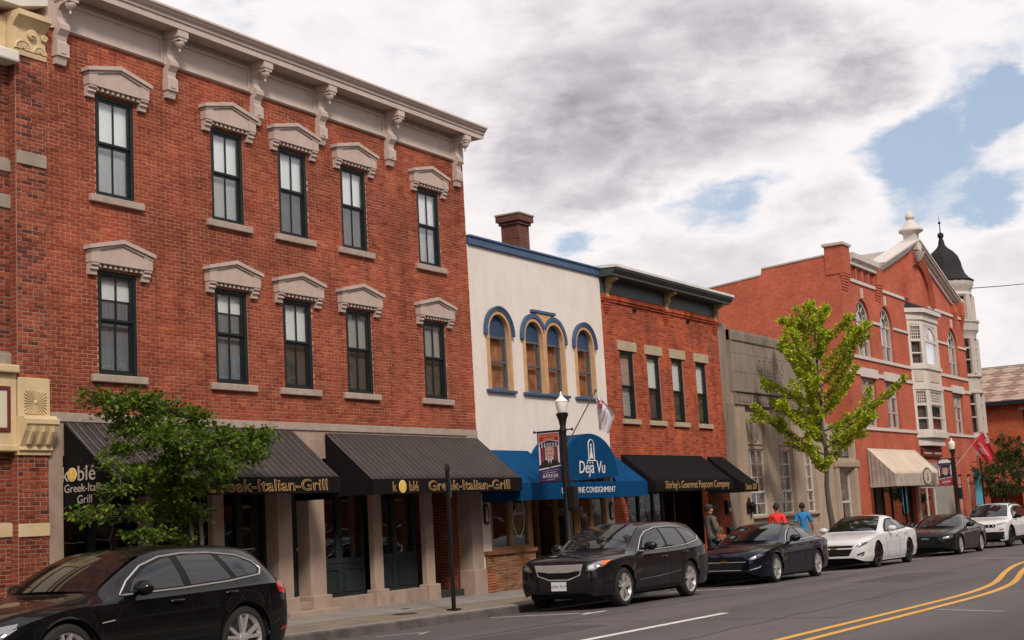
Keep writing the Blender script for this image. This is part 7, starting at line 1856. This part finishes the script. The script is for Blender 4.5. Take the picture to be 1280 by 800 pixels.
    decal('rear_window', S['rearglass'], 'top', car_glass, None, 0.004)
    for pts in S['seams']: line('door_seam', pts, 'side', dark_trim, 0.0045, None, False, True, -0.001)
    for hx, hz in S['handles']:
        p = proj((hx, hz), 'side', 0.012)
        for s in (1, -1):
            build(MB().tube([(p.x - 0.10, s * (p.y + 0.012), p.z), (p.x - 0.08, s * (p.y - 0.018), p.z + 0.004), (p.x + 0.08, s * (p.y - 0.018), p.z + 0.004), (p.x + 0.10, s * (p.y + 0.012), p.z)], [0.012, 0.016, 0.016, 0.012], 6), 'door_handle', S.get('handle_mat', S['paint']), t, sm=60, local=True)
    mx, mz = S['mirror']; p = proj((mx, mz), 'side', 0.0)
    for s in (1, -1):
        mi = MB().sphere((mx - 0.02, s * (p.y - 0.15), mz + 0.05), 0.10, 0.135, 0.085, 12, 8).tube([(mx, s * (p.y + 0.03), mz - 0.02), (mx - 0.01, s * (p.y - 0.09), mz + 0.02)], [0.035, 0.03], 6)
        build(mi, 'side_mirror', S.get('mirror_mat', S['paint']), t, sm=60, local=True)
    for nm, pts, ax, mat, off, mir in S['front']: decal(nm, pts, ax, mat, None, off, 0.05, mir)
    for nm, pts, ax, mat, rad in S.get('lines', []): line(nm, pts, ax, mat, rad, None, False, ax == 'side', 0.004)
    if S.get('sill_trim', True): pass
    for a in axl:
        for s in (1, -1):
            pts = []
            for k in range(0, 25):
                an = math.pi * k / 24; x = a - Ra * math.cos(an); z = r + Ra * math.sin(an)
                y = -F[0](x) + 0.0 ; pts.append((x, s * y, z))
            ln_ = MB(); m = len(pts)
            for q in pts: ln_.v += [(q[0], q[1] * 0.975, q[2]), (q[0], q[1] * 0.45, q[2])]
            for k in range(m - 1): ln_.f.append((2 * k, 2 * k + 1, 2 * k + 3, 2 * k + 2))
            ln_.f.append(tuple(2 * k + 1 for k in range(m)))
            build(ln_, 'wheel_liner', liner, t, local=True)
            if S.get('cladding'):
                cl = MB().tube([(q[0], q[1] * 1.0, min(q[2], F[2](q[0]) - 0.05)) for q in pts], S['cladding'], 6); build(cl, 'wheel_arch_trim', dark_trim, t, sm=60, local=True)
    zl0 = min(q[2] for q in st)
    build(MB().box(0.25, L_ - 0.25, -F[0](L_ / 2) * 0.80, F[0](L_ / 2) * 0.80, zl0 - 0.05, zl0 + 0.18).box(0.15, L_ - 0.15, -0.55, 0.55, zl0 + 0.0, zl0 + 0.3), 'underbody', liner, t, local=True)
    hw = F[0](fo) ; key = S['wheel']
    ty, rb, dk, bk = wheel_mesh(r, 0.225, key[0], key[1], key[2], (r,) + key)
    for a in axl:
        for s in (1, -1):
            yc = s * (-hw + 0.125)
            def put(src, nm, mat, par):
                mb = MB(); mb.f = src.f if s > 0 else [tuple(reversed(f)) for f in src.f]; mb.v = [(v[0] + a, s * v[1] + yc, v[2] + r) for v in src.v]
                return build(mb, nm, mat, par, sm=35, local=True)
            w = put(ty, 'wheel', tyre_m, t); put(rb, 'rim', S.get('rim_mat', alloy), w); put(dk, 'brake_disc', disc_m, w); put(bk, 'wheel_back', liner, w)
    if S.get('roof_rails'):
        for s in (1, -1): build(MB().tube([(q, s * -1 * (F[6](q) * 0.97), F[5](q) + 0.045 - (0.035 if q in (S['roof_rails'][0], S['roof_rails'][-1]) else 0)) for q in S['roof_rails']], 0.018, 6), 'roof_rail', dark_trim, t, sm=60, local=True)
    # licence plate, wipers, antenna
    pz = S['plate']; p = proj((0.0, pz), 'front', 0.012)
    if S.get('plate_on', True):
        po = build(MB().box(p.x - 0.012, p.x - 0.004, -0.155, 0.155, pz - 0.08, pz + 0.08), 'license_plate', plate_m, t, local=True)
        tm = text_mesh(S.get('plate_text', 'HVN 7517'), 0.075, 0.001); tm.transform((Matrix.Rotation(R(-90), 3, 'Z') @ Matrix.Rotation(R(90), 3, 'X')).to_4x4()); tm.materials.clear(); tm.materials.append(M('plate_ink', (0.03, 0.04, 0.12), 0.6))
        to = bpy.data.objects.new('plate_number', tm); COL.objects.link(to); to.parent = po; to.location = (p.x - 0.0135, 0, pz - 0.03); WL[to.name] = Vector()
    for s in (1, -1): line('hood_seam', [(S['fo'] * 0.3, s * F[6](S['fo'] * 0.3) * 0.9), (S['fo'], s * F[6](S['fo']) * 0.97), (S['shield_x'] - 0.03, s * 0.74)], 'top', dark_trim, 0.004, None, False, False, -0.001)
    for s in (-0.35, 0.25):
        sh = S['shield_x']; V = [proj((sh + 0.05 + 0.02 * k, s + 0.11 * k), 'top', 0.012) for k in range(5)]; build(MB().tube(V, 0.007, 4), 'wiper', dark_trim, t, local=True)
    return t
# stations: x, half width, sill, shoulder height, half width at shoulder, centre height, rail height, half width at rail
def paint(name, col, metal=0.0, rough=0.3): return M(name, col, rough, metal=metal, coat=0.7, var=0.0, spec=0.05)
P_rdx = paint('graphite_paint', (0.011, 0.0095, 0.0125)); P_navy = paint('navy_paint', (0.0045, 0.005, 0.013)); P_white = paint('white_paint_car', (0.62, 0.62, 0.64)); P_black = paint('black_paint', (0.004, 0.004, 0.005)); P_ink = paint('ink_paint', (0.007, 0.007, 0.009))
SUV = [(0.00, .64, .32, .78, .62, .90, .88, .52), (.05, .78, .26, .84, .75, .96, .93, .64), (.17, .86, .27, .88, .84, 1.01, .98, .71), (.45, .905, .265, .94, .885, 1.055, 1.02, .76), (.95, .93, .265, 1.0, .905, 1.10, 1.065, .77), (1.30, .935, .265, 1.03, .90, 1.145, 1.105, .775),
       (1.45, .935, .265, 1.04, .895, 1.22, 1.16, .755), (1.85, .935, .265, 1.05, .89, 1.49, 1.40, .68), (2.18, .935, .265, 1.055, .885, 1.64, 1.555, .64), (2.65, .935, .265, 1.065, .885, 1.695, 1.62, .63), (3.3, .935, .265, 1.085, .885, 1.70, 1.625, .63), (3.85, .935, .27, 1.12, .88, 1.68, 1.60, .62),
       (4.25, .92, .26, 1.14, .86, 1.635, 1.54, .61), (4.45, .89, .30, 1.13, .83, 1.48, 1.40, .62), (4.60, .85, .34, 1.07, .78, 1.18, 1.14, .63), (4.68, .76, .40, .95, .70, 1.0, .97, .58)]
SED = [(0, .58, .30, .60, .56, .68, .66, .46), (.06, .74, .24, .66, .71, .76, .73, .60), (.2, .84, .2, .72, .81, .82, .79, .68), (.5, .90, .19, .79, .88, .88, .85, .74), (1.0, .925, .18, .87, .90, .945, .915, .76), (1.45, .925, .18, .91, .895, .99, .955, .77), (1.65, .925, .18, .925, .89, 1.08, 1.02, .74),
       (2.1, .925, .18, .945, .88, 1.31, 1.22, .64), (2.5, .925, .18, .955, .875, 1.43, 1.35, .58), (2.95, .925, .18, .97, .875, 1.46, 1.385, .565), (3.4, .925, .18, .985, .875, 1.43, 1.35, .56), (3.85, .925, .18, 1.0, .87, 1.32, 1.24, .57), (4.2, .92, .2, 1.01, .855, 1.19, 1.12, .60),
       (4.45, .91, .22, 1.0, .84, 1.10, 1.06, .64), (4.75, .86, .27, .97, .79, 1.04, 1.01, .62), (4.88, .78, .34, .88, .72, .95, .92, .58), (4.92, .70, .40, .80, .65, .86, .84, .52)]
CAY = [(0, .62, .34, .66, .60, .76, .74, .5), (.06, .78, .28, .74, .75, .85, .82, .62), (.2, .88, .25, .82, .85, .94, .91, .72), (.5, .94, .24, .92, .92, 1.03, 1.0, .77), (1.0, .965, .24, 1.01, .94, 1.10, 1.07, .78), (1.45, .97, .24, 1.055, .935, 1.16, 1.12, .79), (1.6, .97, .24, 1.07, .93, 1.25, 1.185, .77),
       (2.05, .97, .24, 1.09, .925, 1.51, 1.42, .69), (2.45, .97, .24, 1.10, .92, 1.65, 1.565, .64), (2.9, .97, .24, 1.115, .92, 1.70, 1.625, .63), (3.4, .97, .24, 1.13, .92, 1.695, 1.62, .62), (3.95, .97, .25, 1.15, .915, 1.675, 1.595, .62), (4.35, .96, .28, 1.16, .90, 1.615, 1.525, .61), (4.6, .93, .33, 1.14, .86, 1.42, 1.34, .62),
       (4.75, .88, .38, 1.05, .80, 1.12, 1.08, .62), (4.85, .78, .45, .92, .70, .98, .95, .58)]
def sym(pts): return pts + [(-y, z) for y, z in reversed(pts)]
rdx = dict(L=4.68, wb=2.685, fo=0.93, r=0.35, st=SUV, paint=P_rdx, scale=(1.06, 0.89), nose=0.16, tyre=1.13, wheel=(0.70, 5, 'twin'),
    dlo=[(1.56, 1.08), (1.72, 1.20), (1.95, 1.37), (2.18, 1.475), (2.6, 1.55), (3.2, 1.565), (3.7, 1.54), (4.05, 1.46), (4.26, 1.32), (4.18, 1.24), (3.6, 1.15), (2.8, 1.11)],
    windows=[[(1.70, 1.11), (1.97, 1.35), (2.20, 1.455), (2.60, 1.525), (2.66, 1.525), (2.70, 1.125)], [(2.79, 1.13), (2.75, 1.528), (3.2, 1.526), (3.42, 1.51), (3.55, 1.17)], [(3.63, 1.18), (3.50, 1.525), (3.75, 1.505), (4.02, 1.43), (4.18, 1.31), (4.14, 1.265)]],
    shield=[(1.40, -.71), (1.36, -.35), (1.35, 0), (1.36, .35), (1.40, .71), (1.75, .655), (2.12, .59), (2.15, 0), (2.12, -.59), (1.75, -.655)], shield_x=1.38, rearglass=[(4.25, -.5), (4.25, .5), (4.48, .48), (4.48, -.48)],
    seams=[[(1.64, 1.06), (1.60, .8), (1.66, .32)], [(2.745, 1.09), (2.77, .7), (2.72, .28)], [(3.60, 1.13), (3.70, .98), (3.52, .78), (3.36, .6), (3.2, .3)], [(1.5, .34), (3.15, .36)]], handles=[(2.52, .93), (3.42, .99)], handle_mat=None, mirror=(1.84, 1.13), mirror_mat=None, plate=.47,
    front=[('grille_frame', sym([(-.50, .895), (-.44, .68), (-.2, .585)]), 'front', chrome, .005, False), ('grille', sym([(-.45, .765), (-.415, .69), (-.19, .61)]), 'front', dark_trim, .009, False), ('grille_bar', sym([(-.475, .878), (-.45, .785), (-.2, .74)]), 'front', alloy, .010, False),
           ('headlamp', [(-.55, .765), (-.60, .87), (-.76, .945), (-.872, .955), (-.84, .85), (-.70, .77)], 'front', lens, .006, True), ('headlamp_lens', [(-.61, .795), (-.63, .86), (-.71, .885), (-.71, .81)], 'front', lens_in, .010, True), ('turn_lamp', [(-.80, .87), (-.80, .945), (-.874, .953), (-.852, .865)], 'front', amber, .010, True),
           ('lower_intake', sym([(-.78, .37), (-.62, .40), (-.55, .27)]), 'front', dark_trim, .005, False), ('fog_recess', [(-.84, .56), (-.60, .49), (-.58, .42), (-.80, .42)], 'front', dark_trim, .005, True), ('tail_lamp', [(4.36, 1.06), (4.44, 1.14), (4.58, 1.06), (4.60, .93), (4.46, .96)], 'side', tail, .006, True),
           ('sill_trim', [(1.36, .33), (3.17, .34), (3.17, .235), (1.36, .235)], 'side', dark_trim, .005, True), ('emblem', [(-.045, .775), (-.014, .865), (.014, .865), (.045, .775), (.026, .775), (0, .84), (-.026, .775)], 'front', chrome, .016, False)],
    lines=[('body_crease', [(1.45, .50), (2.3, .535), (3.2, .60)], 'side', M('crease_graphite', (0.09, 0.085, 0.09), 0.3, metal=0.5), 0.009)])
rdx['handle_mat'] = P_rdx; rdx['mirror_mat'] = P_rdx
make_car(rdx, 'dark graphite crossover SUV with chrome shield grille, parked below the blue awning', 23.0, -3.45)
def sedan(pt, label, cx, cy, scale, rim, trimm, plate, extra):
    s = dict(L=4.92, wb=2.83, fo=0.95, r=0.335, st=SED, paint=pt, scale=scale, wheel=rim[:3], rim_mat=rim[3], trim=trimm, plate_on=plate,
        dlo=[(1.78, .975), (2.0, 1.09), (2.3, 1.22), (2.6, 1.315), (3.0, 1.335), (3.4, 1.30), (3.75, 1.22), (4.05, 1.10), (4.1, 1.065), (3.5, 1.03), (2.7, .995)],
        windows=[[(1.92, .995), (2.12, 1.11), (2.36, 1.21), (2.64, 1.295), (2.80, 1.305), (2.84, 1.01)], [(2.92, 1.015), (2.88, 1.305), (3.05, 1.305), (3.38, 1.275), (3.5, 1.24), (3.52, 1.045)], [(3.58, 1.05), (3.56, 1.225), (3.75, 1.17), (3.97, 1.09)]],
        shield=[(1.56, -.70), (1.52, -.35), (1.51, 0), (1.52, .35), (1.56, .70), (2.0, .63), (2.42, .54), (2.46, 0), (2.42, -.54), (2.0, -.63)], shield_x=1.54, rearglass=[(3.5, -.48), (3.5, .48), (4.2, .54), (4.2, -.54)],
        seams=[[(1.84, .96), (1.72, .75), (1.76, .26)], [(2.87, 1.0), (2.90, .7), (2.86, .22)], [(3.54, 1.035), (3.72, .88), (3.55, .7), (3.44, .5), (3.36, .24)], [(1.45, .25), (3.35, .25)]], handles=[(2.66, .86), (3.5, .90)], handle_mat=pt, mirror=(2.05, 1.0), mirror_mat=pt, plate=.45, front=extra,
        lines=[('body_crease', [(1.5, .78), (2.6, .80), (3.9, .84)], 'side', pt, 0.006)])
    return make_car(s, label, cx, cy)
mal = [('upper_grille', sym([(-.56, .645), (-.50, .585)]), 'front', dark_trim, .005, False), ('lower_grille', sym([(-.52, .545), (-.40, .36)]), 'front', dark_trim, .005, False), ('headlamp', [(-.60, .60), (-.64, .655), (-.78, .715), (-.865, .725), (-.83, .665), (-.72, .60)], 'front', lens, .006, True), ('headlamp_lens', [(-.65, .62), (-.68, .655), (-.74, .67), (-.73, .625)], 'front', lens_in, .010, True),
       ('fog_recess', [(-.80, .47), (-.62, .40), (-.62, .36), (-.78, .36)], 'front', dark_trim, .005, True), ('running_lamp', [(-.82, .455), (-.80, .40), (-.60, .345), (-.60, .36), (-.78, .415)], 'front', chrome, .008, True), ('emblem', [(-.09, .555), (-.03, .555), (-.03, .545), (.03, .545), (.03, .555), (.09, .555), (.09, .58), (.03, .58), (.03, .59), (-.03, .59), (-.03, .58), (-.09, .58)], 'front', M('emblem_gold', (0.45, 0.28, 0.06), 0.3, metal=0.8), .014, False),
       ('tail_lamp', [(4.62, .86), (4.66, .96), (4.82, .92), (4.84, .82)], 'side', tail, .006, True)]
def grille_bars(z0, z1, hw, n): return [('grille_bar', [(-hw, z0 + (z1 - z0) * k / n), (hw, z0 + (z1 - z0) * k / n), (hw, z0 + (z1 - z0) * k / n + 0.012), (-hw, z0 + (z1 - z0) * k / n + 0.012)], 'front', M('grille_grey', (0.05, 0.05, 0.052), 0.4, metal=0.5), .009, False) for k in range(1, n)]
chr_l = [('grille_trim', sym([(-.53, .56), (-.525, .545)]), 'front', chrome, .010, False), ('grille_trim', sym([(-.41, .365), (-.40, .35)]), 'front', chrome, .010, False)]
sedan(P_navy, 'dark navy sedan with gold bow-tie emblem, parked behind the graphite SUV', 30.7, -3.4, (0.97, 0.925), (0.70, 5, 'twin', alloy), chrome, False, mal + chr_l + grille_bars(.36, .545, .40, 5))
sedan(P_white, 'white sedan with black grille and dark wheels, parked under the ginkgo', 38.15, -3.45, (1.05, 0.97), (0.72, 5, 'twin', alloy_dark), dark_trim, False, mal + grille_bars(.36, .545, .40, 5))
aud = [('grille', sym([(-.36, .68), (-.42, .58), (-.34, .36)]), 'front', dark_trim, .006, False), ('headlamp', [(-.56, .60), (-.58, .66), (-.78, .70), (-.86, .71), (-.82, .62), (-.70, .58)], 'front', lens, .006, True), ('lower_intake', [(-.78, .44), (-.50, .44), (-.48, .32), (-.74, .32)], 'front', dark_trim, .005, True), ('emblem', [(-.12, .60), (.12, .60), (.12, .625), (-.12, .625)], 'front', chrome, .012, False), ('tail_lamp', [(4.62, .86), (4.66, .96), (4.82, .92), (4.84, .82)], 'side', tail, .006, True)]
sedan(P_ink, 'black sedan with single-frame grille parked beside the far lamp post', 46.85, -3.5, (0.97, 0.90), (0.72, 10, 'single', alloy), chrome, False, aud + grille_bars(.36, .68, .33, 6))
jeep = dict(rdx); jeep.update(paint=P_white, handle_mat=P_white, mirror_mat=dark_trim, cladding=0.035, trim=dark_trim, scale=(1.02, 0.95), roof_rails=[2.15, 2.25, 3.0, 3.8, 3.95], wheel=(0.68, 5, 'single'), rim_mat=alloy_dark, plate_on=False, lines=[],
    front=[('grille', sym([(-.54, .88), (-.52, .77)]), 'front', dark_trim, .006, False), ('headlamp', [(-.58, .84), (-.58, .90), (-.80, .95), (-.866, .95), (-.81, .87)], 'front', lens, .006, True), ('bumper_trim', sym([(-.82, .60), (-.80, .30)]), 'front', dark_trim, .005, False), ('lower_lamp', [(-.80, .72), (-.80, .66), (-.66, .64), (-.66, .71)], 'front', lens_in, .008, True), ('sill_trim', [(1.34, .40), (3.2, .40), (3.2, .235), (1.34, .235)], 'side', dark_trim, .005, True)]
    + [('grille_bar', [(-.47 + .155 * k, .865), (-.44 + .155 * k, .865), (-.44 + .155 * k, .785), (-.47 + .155 * k, .785)], 'front', P_white, .010, False) for k in range(7)])
make_car(jeep, 'white compact SUV with black lower trim at the right edge, behind the black sedan', 54.0, -3.55)
cay = dict(L=4.85, wb=2.895, fo=0.94, r=0.385, st=CAY, paint=P_black, scale=(0.93, 0.915), dz=-0.075, tyre=1.12, wheel=(0.74, 5, 'twin'), plate_on=False, plate=.5, crease=0.3,
    dlo=[(1.75, 1.12), (1.95, 1.28), (2.25, 1.45), (2.6, 1.55), (3.0, 1.58), (3.5, 1.57), (3.95, 1.52), (4.2, 1.43), (4.30, 1.33), (4.22, 1.25), (3.6, 1.19), (2.8, 1.15)],
    windows=[[(1.92, 1.155), (2.05, 1.29), (2.32, 1.43), (2.62, 1.52), (2.75, 1.535), (2.80, 1.175)], [(2.93, 1.18), (2.88, 1.545), (3.2, 1.555), (3.5, 1.545), (3.66, 1.225)], [(3.76, 1.235), (3.62, 1.535), (3.95, 1.49), (4.15, 1.40), (4.23, 1.33), (4.17, 1.27)]],
    shield=[(1.54, -.72), (1.50, -.36), (1.49, 0), (1.50, .36), (1.54, .72), (1.95, .665), (2.36, .60), (2.40, 0), (2.36, -.60), (1.95, -.665)], shield_x=1.52, rearglass=[(4.35, -.5), (4.35, .5), (4.62, .5), (4.62, -.5)],
    seams=[[(1.80, 1.11), (1.66, .85), (1.70, .36)], [(2.865, 1.17), (2.89, .75), (2.84, .30)], [(3.70, 1.2), (3.84, 1.04), (3.62, .82), (3.46, .62), (3.36, .3)]], handles=[(2.62, 1.0), (3.58, 1.045)], handle_mat=P_black, mirror=(2.0, 1.14), mirror_mat=P_black,
    front=[('headlamp', [(-.62, .66), (-.65, .78), (-.76, .875), (-.86, .90), (-.885, .84), (-.83, .72), (-.72, .64)], 'front', lens, .006, True), ('headlamp_lens', [(-.68, .70), (-.70, .79), (-.79, .83), (-.80, .74)], 'front', lens_in, .010, True), ('lower_intake', sym([(-.55, .52), (-.50, .38)]), 'front', dark_trim, .005, False), ('tail_lamp', [(4.46, 1.10), (4.58, 1.15), (4.70, 1.03), (4.70, .96), (4.52, 1.0)], 'side', tail, .006, True),
           ('side_marker', [(.24, .60), (.52, .62), (.50, .575), (.24, .56)], 'side', amber, .005, True), ('fender_badge', [(1.42, .83), (1.62, .85), (1.61, .835), (1.42, .818)], 'side', chrome, .006, True), ('rear_reflector', [(4.55, .52), (4.74, .56), (4.74, .52), (4.55, .48)], 'side', tail, .005, True)],
    lines=[('exhaust_crease', [(1.6, .42), (2.6, .40), (3.3, .44)], 'side', P_black, 0.01)])
car = make_car(cay, 'glossy black SUV with chrome window outline in the left foreground', 10.22, -3.45)
# roof spoiler
sp_ = build(MB().prism([(a * 0.93, b * 0.915) for a, b in ((4.22, 1.585), (4.55, 1.60), (4.60, 1.575), (4.35, 1.50))], 'y', -0.52, 0.52), 'roof_spoiler', P_black, car, bevel=0.015, local=True)
